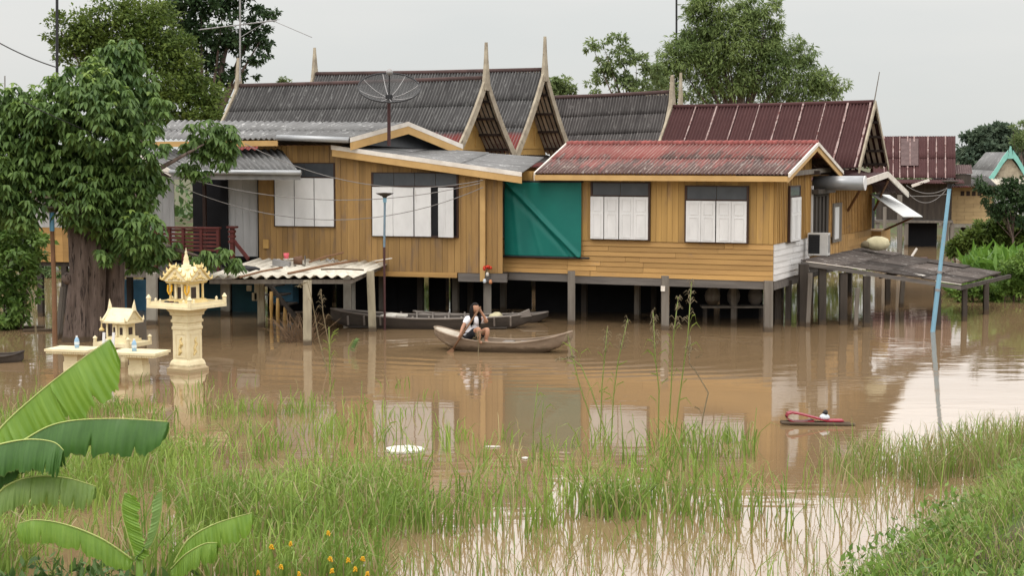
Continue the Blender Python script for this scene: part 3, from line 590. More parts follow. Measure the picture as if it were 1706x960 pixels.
MB().box(ax(260, 1.1), ax(368, 1.1), 1.2, 1.24, -.4, FA.y(400, 474, 1.0).z).build('teal_sheet', m_teal, RA)
MB().box(ax(452, .9), ax(486, .9), .9, 1.3, FA.y(470, 507, .9).z, FA.y(470, 468, .9).z).build('blue_chest', m_blue, RA)
# ================================================================== THAI ROOF HOUSES BEHIND
def thai(name, label, u0, D, deg, eave, ridge, back, left, rmat, finial, gable=True, sag=.10, over=.75, spire=1.0, zeave=None, seams=None, left_sp=True, lspire=.9, xover=0.0):
    f = Fr(u0, HOR+FP*HC/D, deg); root = house(f, name, label, 'house')
    e = f.y(*eave, 0.0); r = f.x(*ridge, e.x); b = f.x(*back, e.x); b.z = e.z; b.y = 2*r.y-e.y
    rl_ = f.y(*left, r.y); el = Vector((rl_.x-.05, e.y, e.z)); bl = Vector((rl_.x-.05, b.y, e.z)); el.z += rl_.z-r.z; bl.z = el.z
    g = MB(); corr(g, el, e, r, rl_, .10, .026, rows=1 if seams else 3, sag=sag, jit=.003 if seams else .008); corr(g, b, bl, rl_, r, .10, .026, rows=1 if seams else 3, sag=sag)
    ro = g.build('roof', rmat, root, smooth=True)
    k = MB(); k.tube([rl_, rl_.lerp(r, .5)-Vector((0, 0, .02)), r], .07, 8); k.build('ridge_cap', m_ridge if not seams else m_rust, ro, smooth=True)
    def horn(P, E, B, side, sp):            # curved barge boards meeting in a tapering finial
        for Q in (E, B):
            n = 10; o = []; i_ = []
            for t in range(n+1):
                s = t/n; c = Q.lerp(P, s); inw = Vector((0, P.y-Q.y, 0)).normalized(); dn = -sag*.9*4*s*(1-s)
                nn = (P-Q).normalized(); out_ = Vector((0, -nn.z, nn.y));
                if out_.z < 0: out_ = -out_
                c = c+out_*dn; wd = .17*(1-.25*s); o.append(c+out_*.07); i_.append(c-out_*wd+Vector((0, 0, 0)))
            poly = [Vector((P.x+.0, p.y, p.z)) for p in o+i_[::-1]]
            m_ = MB(); k2 = n+1
            for t in range(n):
                q = [poly[t], poly[t+1], poly[2*k2-2-t], poly[2*k2-1-t]]; m_.prism(q, (.07*side, 0, 0))
            m_.build('barge_board', m_barge, root)
        m_ = MB(); sec = [(-.35, .22), (-.05, .15), (.2, .10), (.5, .055), (.8*sp, .025), (sp, .006)]; rings = []
        for z, h in sec: rings.append([(P.x-.01 if side > 0 else P.x+.01, P.y-h, P.z+z), (P.x+.085*side, P.y-h, P.z+z), (P.x+.085*side, P.y+h, P.z+z), (P.x-.01 if side > 0 else P.x+.01, P.y+h, P.z+z)])
        rings[0] = [(x, P.y+(y-P.y)*.9, z) for x, y, z in rings[0]]
        for A_, B_ in zip(rings[:-1], rings[1:]): m_.hexa(A_+B_)
        m_.build('finial', m_barge, root)
    if finial: horn(r+Vector((.02, 0, 0)), e+Vector((.02, -.05, -.05)), b+Vector((.02, .05, -.05)), 1, spire)
    if left_sp: horn(rl_-Vector((.02, 0, 0)), el-Vector((.02, .05, .05)), bl-Vector((.02, -.05, .05)), -1, lspire)
    for s in (.08, .3, .52, .74, .92):
        for Q in (e, b):
            pl = MB()
            c = Q.lerp(r, s); nn = (r-Q).normalized(); out_ = Vector((0, -nn.z, nn.y)); out_ = -out_ if out_.z < 0 else out_
            c = c-out_*(.09+sag*4*s*(1-s)); pl.box(r.x-over-.2, r.x+.03, c.y-.035, c.y+.035, c.z-.03, c.z+.04)
            pl.build('purlin', m_purlin, root)
    for Q in (e, b):                        # sheets seen from below in the gable overhang
        nn = (r-Q).normalized(); out_ = Vector((0, -nn.z, nn.y)); out_ = -out_ if out_.z < 0 else out_; sf = MB()
        for i in range(6):
            x0 = r.x-over-.15+i*(over+.1)/6
            for q in range(6):
                t0, t1 = q/6, (q+1)/6; c0 = Q.lerp(r, t0)-out_*(.055+sag*4*t0*(1-t0)); c1 = Q.lerp(r, t1)-out_*(.055+sag*4*t1*(1-t1)); c0.x = c1.x = x0+.06
                sf.bar(c0, c1, .09, .02, out_)
        sf.build('soffit', m_soffit, root)
    gx = r.x-over
    def inset(k): c = (e+b)/2; return [Vector((gx, c.y+(p.y-c.y)*k, c.z+(p.z-c.z)*k-.12)) for p in (e, b, r)]
    gi = MB(); gi.prism(inset(.95), (-.04, 0, 0)); gio = gi.build('gable_panel', m_gable if gable else m_woodd, root)
    if gable:
        t = MB(); c = (e+b)/2; hh = r.z-e.z
        for z in (.10, .36, .62):
            hw = (b.y-e.y)/2*(1-z)*.85; t.box(gx, gx+.03, c.y-hw, c.y+hw, e.z+hh*z-.12, e.z+hh*z-.07)
        for y, z0, z1 in ((-.5, .12, .36), (0, .12, .62), (.5, .12, .36), (-.25, .38, .62), (.25, .38, .62)):
            y_ = c.y+y*(b.y-e.y)*.5; t.box(gx, gx+.025, y_-.03, y_+.03, e.z+hh*z0-.07, e.z+hh*z1-.12)
        t.build('gable_moulding', m_gable, gio)
    sk = MB(); corr(sk, Vector((gx+1.0, e.y+.1, e.z-.42)), Vector((gx+1.0, b.y-.1, e.z-.42)), Vector((gx, b.y-.1, e.z-.08)), Vector((gx, e.y+.1, e.z-.08)), .14, .03, rows=1)
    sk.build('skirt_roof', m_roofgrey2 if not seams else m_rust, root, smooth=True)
    bw = MB(); lx = el.x+.6
    bw.box(lx, gx-.05, e.y+.45, e.y+.52, 1.2, e.z-.02); bw.box(lx, gx-.05, b.y-.52, b.y-.45, 1.2, e.z-.02); bw.box(gx-.12, gx-.05, e.y+.53, b.y-.53, 1.2, e.z-.10); bw.box(lx, lx+.07, e.y+.53, b.y-.53, 1.2, e.z-.1)
    bw.build('walls', m_wallA, root)
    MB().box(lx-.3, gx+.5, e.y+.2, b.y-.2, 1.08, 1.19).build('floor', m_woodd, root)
    for i in range(5):
        for y in (e.y+.5, b.y-.5):
            if random.random() < .85: lpost(root, lx+.2+i*(gx-lx-.4)/4+random.uniform(-.15, .15), y, 1.08, .17, m_woodd)
    if seams:
        for i, s in enumerate(seams):
            c = MB(); w_ = random.uniform(.02, .045)
            lo, hi = el.lerp(e, s), rl_.lerp(r, s); n = (e-el).cross(rl_-el).normalized(); n = n if n.z > 0 else -n
            for q in range(10):
                s0, s1_ = q/10, (q+1)/10+.005
                def pp(t): return lo.lerp(hi, t)-n*(sag*4*t*(1-t)-.045)
                c.bar(pp(s0), pp(s1_), w_*random.uniform(.8, 1.5), .012, n)
            c.build('seam_strip', m_rustpale, ro)
    return f, root, e, r, b, rl_, el
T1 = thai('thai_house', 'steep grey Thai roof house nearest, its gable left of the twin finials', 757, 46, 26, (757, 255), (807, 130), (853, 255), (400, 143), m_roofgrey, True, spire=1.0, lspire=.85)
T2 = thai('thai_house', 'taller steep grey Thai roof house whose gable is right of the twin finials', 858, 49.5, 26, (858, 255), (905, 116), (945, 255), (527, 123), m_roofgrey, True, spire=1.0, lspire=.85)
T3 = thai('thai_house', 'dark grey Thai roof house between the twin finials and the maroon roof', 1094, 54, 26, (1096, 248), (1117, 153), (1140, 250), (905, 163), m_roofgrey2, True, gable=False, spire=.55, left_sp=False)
TM = thai('thai_house', 'long maroon metal roof house with pale seams behind the red roof', 1430, 46.9, 24, (1430, 280), (1457, 170), (1476, 272), (1122, 178), m_rust, False, gable=False, over=.9, seams=[.12+i*.108 for i in range(9)], left_sp=True, lspire=.75, sag=.04)
f, rt, e, r, b_, rl_, el = TM
bb = MB()
for Q in (e, b_):
    bb.hexa([Q+Vector((.0, 0, -.14)), r+Vector((.0, 0, -.14)), r+Vector((.05, 0, -.14)), Q+Vector((.05, 0, -.14)), Q+Vector((0, 0, .05)), r+Vector((0, 0, .05)), r+Vector((.05, 0, .05)), Q+Vector((.05, 0, .05))])
bb.build('barge_board', m_barge, rt)
p0 = f.x(1456, 172, e.x+.03); MB().tube([p0, p0+Vector((.12, .12, .9))], [.02, .012], 6).build('pole', m_wood, rt)
# second finial house, mostly hidden
f2 = Fr(1133, HOR+FP*HC/57, 26); RX = house(f2, 'thai_house', 'hidden Thai house of which a weathered finial shows behind the dark roof', 'house')
apx = f2.y(1132, 168, 0); q = MB()
for s_ in (-1, 1): q.prism([apx+Vector((0, s_*.0, -.1)), apx+Vector((0, s_*.16, -.1)), apx+Vector((0, s_*1.1, -2.0)), apx+Vector((0, s_*.85, -2.0))], (.07, 0, 0))
for A_, B_ in (((.24, -.35), (.12, .25)), ((.12, .25), (.015, .95))):
    q.hexa([apx+Vector((.08*dx, dy*A_[0]*.8, A_[1])) for dx, dy in ((0, -1), (1, -1), (1, 1), (0, 1))]+[apx+Vector((.08*dx, dy*B_[0]*.8, B_[1])) for dx, dy in ((0, -1), (1, -1), (1, 1), (0, 1))])
q.build('barge_board', m_barge, RX)
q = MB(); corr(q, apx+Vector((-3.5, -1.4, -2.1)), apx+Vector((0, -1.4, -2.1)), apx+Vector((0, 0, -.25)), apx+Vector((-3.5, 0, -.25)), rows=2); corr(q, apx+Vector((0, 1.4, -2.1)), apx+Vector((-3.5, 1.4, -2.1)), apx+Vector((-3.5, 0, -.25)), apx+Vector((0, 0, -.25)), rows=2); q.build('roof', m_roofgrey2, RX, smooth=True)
MB().box(-3.3+apx.x, apx.x-.3, -1.1, 1.1, 0.9, apx.z-2.1).build('walls', m_woodd, RX)
for x in (-3, -.6):
    for y in (-.9, .9): lpost(RX, apx.x+x, y, .9, .16, m_woodd)
# near-black screens added to deepen the shade under the houses
def scrap(u0, u1, v0, v1, Y, label, cat='shade screen', mat=None, name='shade_screen'):
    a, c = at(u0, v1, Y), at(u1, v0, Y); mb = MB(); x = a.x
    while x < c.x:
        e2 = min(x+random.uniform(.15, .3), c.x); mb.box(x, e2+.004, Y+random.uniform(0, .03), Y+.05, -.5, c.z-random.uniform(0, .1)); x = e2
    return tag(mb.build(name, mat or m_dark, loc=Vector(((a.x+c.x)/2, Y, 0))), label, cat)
scrap(560, 706, 380, 500, 45.6, 'added dark shade screen under the house behind the lamp post')
scrap(716, 742, 380, 500, 46.0, 'narrow added dark shade screen under the wide window of the left house')
scrap(750, 806, 380, 500, 45.8, 'added dark shade screen under the house behind the paddler')
scrap(818, 886, 380, 500, 46.2, 'added dark shade screen under the green tarpaulin')
scrap(892, 1110, 380, 500, 45.2, 'widest added dark shade screen under the red roofed house')
scrap(1116, 1190, 400, 500, 44.2, 'added dark shade screen under the second shuttered window of the red roofed house')
scrap(1200, 1272, 400, 500, 43.6, 'added dark shade screen under the corner of the red roofed house')
scrap(240, 440, 430, 520, 46.5, 'added dark shade screen behind the white roofed shelter')
scrap(446, 552, 430, 520, 46.0, 'added dark shade screen behind the stair of the left house')
# ================================================================== ANNEX AT THE RIGHT OF THE RED-ROOFED HOUSE
RN = house(F1, 'wooden_annex', 'small ochre board annex with dark carved door and white awning beside the air conditioner', 'annex')
xw = .05
def ny(u, x=xw, v=360): return F1.x(u, v, x).y
y0, y1, y2, y3 = ny(1352), ny(1378), ny(1412), ny(1451)
zb = F1.x(1385, 416, xw).z; ztp = F1.x(1400, 305, xw).z
n_ = MB(); vboards(n_, y1, y2, zb-.4, lambda y: ztp, xw, .19, .03, 'y', .012); vboards(n_, y2, y3, zb+.35, lambda y: ztp, xw, .22, .03, 'y', .012); clapboards(n_, xw, y2, y3, zb-.6, zb+.34, 5, 'y')
for i in range(int((y3-y1)/.22)): n_.box(xw+.03, xw+.06, y1+.1+i*.22, y1+.14+i*.22, zb+.36, ztp)
n_.build('side_wall', m_clap, RN)
d_ = MB(); zd0, zd1 = F1.x(1365, 400, xw).z, F1.x(1365, 322, xw).z
d_.box(xw-.02, xw+.05, y0, y1-.02, zd0-.3, zd1)
for i in range(4): d_.box(xw+.05, xw+.09, y0+.1+i*(y1-y0)/4.4, y0+.26+i*(y1-y0)/4.4, zd0, zd1-.08)
d_.box(xw+.02, xw+.2, y0-.1, y1+.1, zd1, zd1+.12); d_.build('carved_door', m_woodd, RN)
wn = MB(); wn.box(xw+.065, xw+.10, ny(1387, .12), ny(1401, .12), F1.x(1394, 403, .12).z, F1.x(1394, 338, .12).z); wno = wn.build('window', m_wood, RN)
MB().box(xw+.10, xw+.12, ny(1390.5, .15), ny(1397, .15), F1.x(1394, 398, .15).z, F1.x(1394, 345, .15).z).build('shutter', m_white, wno)
MB().box(-3.0, xw-.02, y3-.1, y3, zb-.6, ztp).build('rear_wall', m_woodd, RN)
MB().box(-3.0, xw-.02, y0, y3-.11, zb-.62, zb-.5).build('floor', m_woodd, RN)
# annex roof: small gable with white fascia facing right
rr = .95; aA, aP, aB = F1.x(1437, 302, rr), F1.x(1478, 288, rr), F1.x(1512, 322, rr)
r_ = MB(); L2 = Vector((-1.6, 0, 0)); corr(r_, aA+L2, aA, aP, aP+L2, .12, .02, rows=1); corr(r_, aB, aB+L2, aP+L2, aP, .12, .02, rows=1); r_.build('roof', m_rust, RN, smooth=True)
r_ = MB()
for P, Q in ((aA, aP), (aP, aB)):
    n3 = Vector((.04, 0, 0)); zz = Vector((0, 0, .13)); r_.hexa([P-zz, Q-zz, Q-zz+n3, P-zz+n3, P+Vector((0, 0, .04)), Q+Vector((0, 0, .04)), Q+n3+Vector((0, 0, .04)), P+n3+Vector((0, 0, .04))])
r_.build('fascia', m_cream, RN)
gx0, gx1 = F1.y(1356, 305, 4.6), F1.y(1440, 305, 4.6)
g_ = MB(); hw = .19; g_.tube([gx0, gx1], hw, 20); go = g_.build('gutter', m_zinc, RN, smooth=True); MB().tube([gx1+Vector((.002, 0, 0)), gx1+Vector((.03, 0, 0))], hw*1.02, 20).build('end_cap', m_white, go)
an = [F1.x(1450, 324, .2), F1.x(1481, 327, .2), F1.x(1536, 362, 1.3), F1.x(1504, 362, 1.3)]
an[3] = Vector((1.25, an[0].y+.1, an[3].z)); an = [F1.x(1450, 324, .15), F1.x(1482, 326, .15), F1.x(1537, 362, 1.55), F1.x(1504, 362, 1.55)]
aw = MB(); aw.prism(an, (0, 0, .025)); aw.build('awning', M('pale_awning_sheet', (.52, .53, .52), (.45, .46, .45), .5), RN)
for q_ in ((1456, 350, .1, 1480, 300, .8), (1412, 352, .1, 1432, 318, .6), (1470, 385, .2, 1520, 363, 1.4)): MB().bar(F1.x(*q_[:3]), F1.x(*q_[3:]), .055, .05).build('brace', m_paddle, RN)
MB().box(xw-.4, xw+.3, y3+.05, y3+1.6, zb-.1, zb+.28).build('counter', m_clap, RN)
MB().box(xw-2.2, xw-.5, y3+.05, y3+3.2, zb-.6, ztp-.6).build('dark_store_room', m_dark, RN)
for u, wp, vt, vb in ((1474, 5, 345, 428), (1499, 7, 325, 440)): wpost(RN, u, wp, vt, vb, m_wood)
# ================================================================== LOW PATCHED ROOF AT THE RIGHT
DK = [W(1334, 434, 1.63), W(1600, 475, .98), W(1668, 455, .93), W(1440, 414, 1.75)]
# corners given as: front left, front right, back right, back left
RD = thing('patched_shed', 'low sagging patched grey roof on dark posts beside the white lower boards', 'shed', (DK[0]+DK[2])/2*1.0-Vector((0, 0, ((DK[0]+DK[2])/2).z)))
d = MB(); XD = XF[RD.name]; dk = [XD @ p for p in DK]; corr(d, dk[1], dk[2], dk[3], dk[0], .11, .02, rows=4, sheet=.9, jit=.035); d.build('roof', m_deckroof, RD, smooth=True)
d = MB(); strip(d, dk[0]+Vector((0, -.02, -.02)), dk[1]+Vector((0, -.02, -.02)), .10, .03); d.build('front_beam', m_beam, RD)
d = MB()
d.bar(dk[1]-Vector((.05, 0, .09)), dk[2]-Vector((-.25, 0, .09)), .07, .10); d.bar(dk[3].lerp(dk[2], .1)-Vector((0, 0, .1)), dk[2]-Vector((0, 0, .1)), .06, .09); d.bar(dk[0].lerp(dk[1], .5)-Vector((0, -.1, .11)), dk[3].lerp(dk[2], .5)-Vector((0, 0, .11)), .06, .09); d.build('rafter', m_woodd, RD)
for u0, v0, u1, v1, w_ in ((1388, 424, 1465, 440, 9), (1485, 449, 1540, 460, 5), (1345, 436, 1440, 449, 4), (1560, 468, 1600, 474, 4)):
    zz = 1.66-.72*((u0-1334)/300); a = W(u0, v0, zz+.03); c = W(u1, v1, 1.66-.72*((u1-1334)/300)+.03); MB().bar(a, c, w_*.035, .02).build('pale_patch_strip', m_roofpale if w_ > 5 else m_cream, RD, world=True)
for u, wp, vt, vb in ((1296, 11, 470, 540), (1339, 15, 440, 543), (1370, 12, 445, 541), (1405, 12, 455, 541), (1444, 11, 460, 545), (1479, 8, 465, 508), (1562, 10, 478, 549), (1607, 8, 480, 535), (1643, 8, 470, 524)): wpost(RD, u, wp, vt, vb, m_woodd)
for u, wp, vt, vb, ln_ in ((1499, 7, 460, 512, 6), (1344, 7, 455, 545, 6), (1424, 6, 480, 550, 5)): wpost(RD, u, wp, vt, vb, m_wood, 'strut', lean=ln_)
# air conditioner, sack, scraps
pa = F1.loc(W(1364, 427, 1.66)); A2 = thing('air_conditioner', 'off white air conditioner outdoor unit standing at the corner of the side wall', 'air conditioner', W(1364, 427, 1.66), -F1.a)
m2 = MB(); m2.box(-.26, .26, -.15, .15, .03, .60); m2.box(-.24, -.18, -.12, .12, 0, .03); m2.box(.18, .24, -.12, .12, 0, .03); aco = m2.build('casing', m_acw, A2)
m2 = MB()
for i in range(11): m2.box(-.235, .05, -.165, -.152, .09+i*.042, .105+i*.042)
m2.box(-.24, .055, -.152, -.1505, .07, .56); m2.build('fan_grille', m_blackmetal, A2)
m2 = MB(); m2.box(.262, .268, -.09, .11, .10, .55); m2.build('side_panel', m_metal, A2)
def lump(name, label, cat, p, r, mat, sq=(1, 1, .7), jit=.10, n=8):
    mb = MB(); mb.blob((p[0], p[1], p[2]), r, n, jit, sq); return tag(mb.build(name, mat, loc=p, smooth=True), label, cat)
p = W(1462, 414, 1.78); sk = thing('sack', 'lumpy cream sack lying on the patched roof against the annex wall', 'sack', p)
MB().blob((0, 0, .13), .30, 10, .07, (1.1, .6, .62)).build('bag', m_sack, sk, smooth=True); MB().blob((-.28, 0, .10), .17, 8, .14, (1, .7, .6)).build('tied_end', m_seed, sk, smooth=True)
p = W(1515, 434, 1.33); k = thing('stick_pair', 'pale broken sticks lying crossed on the patched roof', 'sticks', p)
MB().tube([(-.6, -.1, .02), (.1, .05, .05), (.55, .25, .05)], .03, 6).build('long_stick', m_rustpatch, k); MB().tube([(.05, .1, .05), (.25, .2, .32)], .035, 6).build('short_stick', m_cream, k)
# ================================================================== WHITE-ROOFED SHELTER
SH = [W(340, 463, 1.42), W(590, 463, 1.42), W(648, 438, 1.46), W(428, 432, 1.62)]
RS = thing('shelter', 'low open shelter with cream white corrugated roof and scrap lying on it', 'shelter', Vector((SH[0].x+1.5, SH[0].y+1, 0)))
s = [XF[RS.name] @ p for p in SH]; mb = MB(); corr(mb, s[0], s[1], s[2], s[3], .25, .035, rows=1, sheet=1.0, jit=.03); mb.build('roof', m_cream_roof, RS, smooth=True)
mb = MB(); mb.bar(s[0]+Vector((.1, .15, -.1)), s[1]+Vector((-.1, .15, -.1)), .08, .10); mb.bar(s[1]+Vector((-.1, .1, -.1)), s[2]+Vector((-.2, -.1, -.1)), .07, .09); mb.bar(s[3]+Vector((.1, -.15, -.1)), s[2]+Vector((-.1, -.15, -.1)), .07, .09); mb.build('rafter', m_wood, RS)
for u, wp, vt, vb, ln_ in ((435, 11, 466, 545, 0), (512, 13, 468, 575, 0), (622, 12, 452, 552, -5)): wpost(RS, u, wp, vt, vb, m_shelterpost, lean=ln_)
mb = MB()
for i, (u, vv, h) in enumerate(((415, 476, 9), (428, 470, 30), (424, 488, 13))):
    p = XF[RS.name] @ at(u, vv, 41.2); mb.box(p.x-.06, p.x+.06, p.y-.04, p.y+.04, p.z-h*.0147, p.z)
mb.build('hanging_wood_blocks', m_shelterpost, RS)
def onroof(u, v, dz=.03): t = max(0, min(1, (463-v)/28)); return W(u, v, 1.43+.12*t+dz)
p = onroof(477, 433); cup = thing('plastic_cup', 'small pink plastic cup standing on the white shelter roof', 'cup', p)
MB().lathe([(.055, 0), (.075, .15), (.068, .15), (.05, .012)], (0, 0, .02), 14).build('cup_body', m_pink, cup, smooth=True); MB().lathe([(.15, 0), (.17, .02), (.16, .03)], (.08, .02, 0), 14).build('saucer', m_foam, cup, smooth=True)
p = onroof(468, 443); tag(MB().hexa([p+Vector(q) for q in ((-.20, -.08, .0), (.22, -.14, -.02), (.24, .1, 0), (-.18, .12, 0), (-.2, -.08, .16), (.22, -.14, .09), (.24, .1, .09), (-.18, .12, .17))]).build('slab', m_metal, loc=p), 'grey sheet metal slab lying left of the pink cup on the shelter roof', 'slab')
p = onroof(497, 441); bk = thing('scrap_bucket', 'rusty tin bucket lying on its side between slab and sticks on the roof', 'bucket', p)
MB().tube([(-.12, 0, .10), (.10, .02, .10)], [.09, .12], 14).build('tin', M('rusty_tin', (.16, .085, .05), (.10, .055, .035), .8), bk, smooth=True); MB().tube([(.16, .02, .10), (.17, .02, .10)], [.13, .13], 14).build('lid', m_beam, bk)
p = onroof(410, 449); tp = lump('rubber_sheet', 'crumpled black rubber sheet draped over the left end of the shelter roof', 'sheet', p, .30, m_blackmetal, (1.1, .6, .28), .16)
grp = 'loose sticks lying on the shelter roof'
for (u0, v0, u1, v1, r, lab) in ((480, 456, 595, 434, .03, 'long pale stick lying flat across the middle of the shelter roof'), (515, 437, 572, 421, .025, 'thin brown stick rising off the back of the shelter roof'), (535, 449, 606, 450, .02, 'straight dark stick lying at the right of the shelter roof'), (400, 462, 470, 446, .025, 'grey stick lying along the left edge of the shelter roof')):
    a, c = onroof(u0, v0, .05), onroof(u1, v1, .06 if u0 != 515 else .0)
    if u0 == 515: c = at(572, 421, a.y+.6)
    tag(MB().tube([a, a.lerp(c, .5)+Vector((0, 0, .02)), c], r, 6).build('stick', m_paddle if r > .02 else m_woodd, loc=a), lab, 'stick', grp)
p = onroof(640, 437, .0); tag(MB().bar(p+Vector((-.25, 0, .03)), p+Vector((.2, .05, .10)), .09, .02).build('board_offcut', m_cream, loc=p), 'white board end sticking out at the right tip of the shelter roof', 'board')
p = onroof(550, 440); tag(MB().tube([p+Vector((.10*math.cos(t/2), .1*math.sin(t/2), .04+.09*abs(math.sin(t)))) for t in range(18)], .014, 6).build('wire_coil', m_metal, loc=p), 'tangled grey wire coil among sticks on the shelter roof', 'wire')
# ================================================================== TARPAULIN
z0, z1 = F1.y(905, 427, -.1).z, F1.y(905, 303, -.1).z; xa, xb = F1.y(841, 360, -.1).x, F1.y(969, 360, -.1).x
def tz(u, v):
    d1 = (u*1.05+v-1.02); d2 = (u*.35+.95*(v-.9)+.02); d3 = (u*1.25+v-1.1)
    y = .075*math.exp(-(d1/.035)**2)-.035*math.exp(-((d1+.09)/.05)**2)+.045*math.exp(-(d3/.03)**2)*u+.02*math.exp(-((u-.10-.10*(1-v))/.03)**2)*(v < .93)+.018*math.exp(-((u-.22-.28*(.95-v))/.025)**2)*(v < .9)*(1-u)+.012*math.sin(u*9+v*3)
    return Vector((xa+(xb-xa)*u, -.13-y, z0+(z1-z0)*v-.015*math.sin(u*PI)*(v > .9)))
tp = thing('tarpaulin', 'creased teal green tarpaulin hung like a blind on the ochre wall', 'tarpaulin', F1.o, -F1.a)
mb = MB(); mb.grid(tz, 70, 70); so_ = mb.build('cloth', m_green_tarp, tp, smooth=True); sm = so_.modifiers.new('thickness', 'SOLIDIFY'); sm.thickness = .006
mb = MB(); mb.tube([(xa-.08, -.13, z0-.02), (xb+.22, -.13, z0-.02)], .025, 8); mb.build('bottom_rod', m_blackmetal, tp); mb = MB(); mb.tube([(xa-.05, -.12, z1+.01), (xb+.05, -.12, z1+.01)], .022, 8); mb.build('top_rod', m_blackmetal, tp)
MB().box(xa-.10, xa-.05, -.08, -.02, z0+.45, z1-.02).build('side_pole', m_metal, tp)
# ================================================================== SATELLITE DISH
DY = 43.2
hub = at(648, 163, DY); dish = thing('satellite_dish', 'black mesh satellite dish on a pole standing on the left house roof', 'satellite dish', at(648, 240, DY))
Nn = Vector((.05, -.50, .86)).normalized(); e1 = Nn.cross(Vector((0, 1, 0))).normalized(); e2 = Nn.cross(e1); RADI = 51*m_px(DY); DEPTH = .30
def dp(r, t): return hub+(e1*math.cos(t)+e2*math.sin(t))*r+Nn*(DEPTH*(r/RADI)**2)
mm_, ntm, bb_, oo = mk('perforated_dish_mesh'); bb_.inputs['Base Color'].default_value = (.03, .03, .03, 1); tr = nd(ntm, 'ShaderNodeBsdfTransparent'); ms = nd(ntm, 'ShaderNodeMixShader'); ms.inputs[0].default_value = .35; ntm.links.new(bb_.outputs[0], ms.inputs[1]); ntm.links.new(tr.outputs[0], ms.inputs[2]); ntm.links.new(ms.outputs[0], oo.inputs[0])
mb = MB(); mb.grid(lambda u, v: dp(RADI*(.05+.95*v), 2*PI*u), 48, 8); mb.build('mesh_bowl', mm_, dish, world=True, smooth=True)
mb = MB(); mb.tube([dp(RADI, 2*PI*i/48) for i in range(49)], .018, 6, False)
mb.build('rim', m_blackmetal, dish, world=True, smooth=True)
for i in range(8): MB().tube([dp(RADI*k/6, 2*PI*i/8+.3) for k in range(7)], .013, 6).build('rib', m_metal, dish, world=True, smooth=True)
MB().tube([at(648, 243, DY), at(648, 163, DY)], .045, 10).build('mast', m_maroon, dish, world=True)
MB().tube([hub-Vector((0, 0, .06)), hub+Vector((0, 0, .08))], .09, 10).build('hub', m_blackmetal, dish, world=True)
fd = at(649, 120, DY-.25); mb = MB(); mb.tube([hub, fd], .016, 6); mb.build('feed_arm', m_blackmetal, dish, world=True); mb = MB(); mb.blob(fd, .09, 8); mb.build('feed_horn', m_metal, dish, world=True, smooth=True)
# ================================================================== REAR HOUSES AT THE RIGHT
FR_ = Fr(1500, 412, 10); RR = house(FR_, 'stilt_house', 'rear house with maroon metal roof carrying a faded grey patch', 'house')
rA, rB = FR_.y(1455, 229, 2.2), FR_.y(1592, 227, 2.2); eA, eB = FR_.y(1455, 299, 0), FR_.y(1592, 297, 0)
rA.z = rB.z; eA.z = eB.z
mb = MB(); corr(mb, eA, eB, rB, rA, .12, .018, rows=2, sag=.05); corr(mb, eB+Vector((0, 4.4, 0)), eA+Vector((0, 4.4, 0)), rA, rB, .12, .018, rows=2, sag=.05); rro = mb.build('roof', m_rust, RR, smooth=True)
for u in (1473, 1488, 1499, 1512, 1523, 1546, 1560, 1575):
    lo, hi = FR_.y(u, 298, -.04), FR_.y(u, 228, 2.16); n = (eB-eA).cross(rA-eA).normalized(); n = n if n.z > 0 else -n
    mb = MB()
    for q in range(8):
        a, c = lo.lerp(hi, q/8), lo.lerp(hi, (q+1)/8); t0, t1_ = q/8, (q+1)/8; mb.bar(a-n*(.2*t0*(1-t0)-.05), c-n*(.2*t1_*(1-t1_)-.05), random.uniform(.03, .07), .012, n)
    mb.build('seam_strip', m_rustpale, rro)
mb = MB(); a, c = FR_.y(1501, 232, 2.05), FR_.y(1530, 232, 2.05); lo = FR_.y(1501, 277, .62); lo2 = FR_.y(1530, 277, .62); nn = Vector((0, -.02, .03)); mb.hexa([lo+nn, lo2+nn, c+nn, a+nn]+[p+nn*1.3 for p in (lo, lo2, c, a)]); mb.build('faded_patch', m_rustpatch, rro)
mb = MB(); mb.bar(lo.lerp(lo2, .52)+nn*1.6, a.lerp(c, .52)+nn*1.6, .04, .01, (0, -.5, .8)); mb.build('seam_strip', m_rustpale, rro)
sA, sB = FR_.y(1480, 309, -1.2), FR_.y(1607, 306, -1.2); sA.z = sB.z; mb = MB(); corr(mb, sA, sB, eB+Vector((.3, .1, -.05)), eA+Vector((0, .1, -.05)), .12, .018, rows=1); mb.build('skirt_roof', m_rust, RR, smooth=True)
mb = MB(); mb.box(FR_.y(1460, 340, 0).x, FR_.y(1583, 340, 0).x, .0, .1, FR_.y(1500, 366, 0).z, eA.z-.05); mb.box(FR_.y(1582, 340, 0).x, FR_.y(1586, 340, 0).x, .11, 4.0, FR_.y(1500, 366, 0).z, eA.z-.05); mb.build('wall', m_woodd, RR)
MB().box(FR_.y(1450, 340, 0).x, FR_.y(1588, 340, 0).x, -.1, 4.2, FR_.y(1500, 371, 0).z, FR_.y(1500, 367, 0).z).build('floor', m_wood, RR)
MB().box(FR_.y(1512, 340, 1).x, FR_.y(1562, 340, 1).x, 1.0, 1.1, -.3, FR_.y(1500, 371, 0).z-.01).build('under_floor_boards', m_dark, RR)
for u in (1462, 1500, 1510, 1577, 1586): lpost(RR, FR_.y(u, 390, 0).x, .05, FR_.y(1500, 371, 0).z-.01, .17, m_wood)
mb = MB(); mb.bar(FR_.y(1519, 310, -1.3), FR_.y(1548, 300, -1.0), .05, .12); mb.build('gable_board', m_cream, RR)
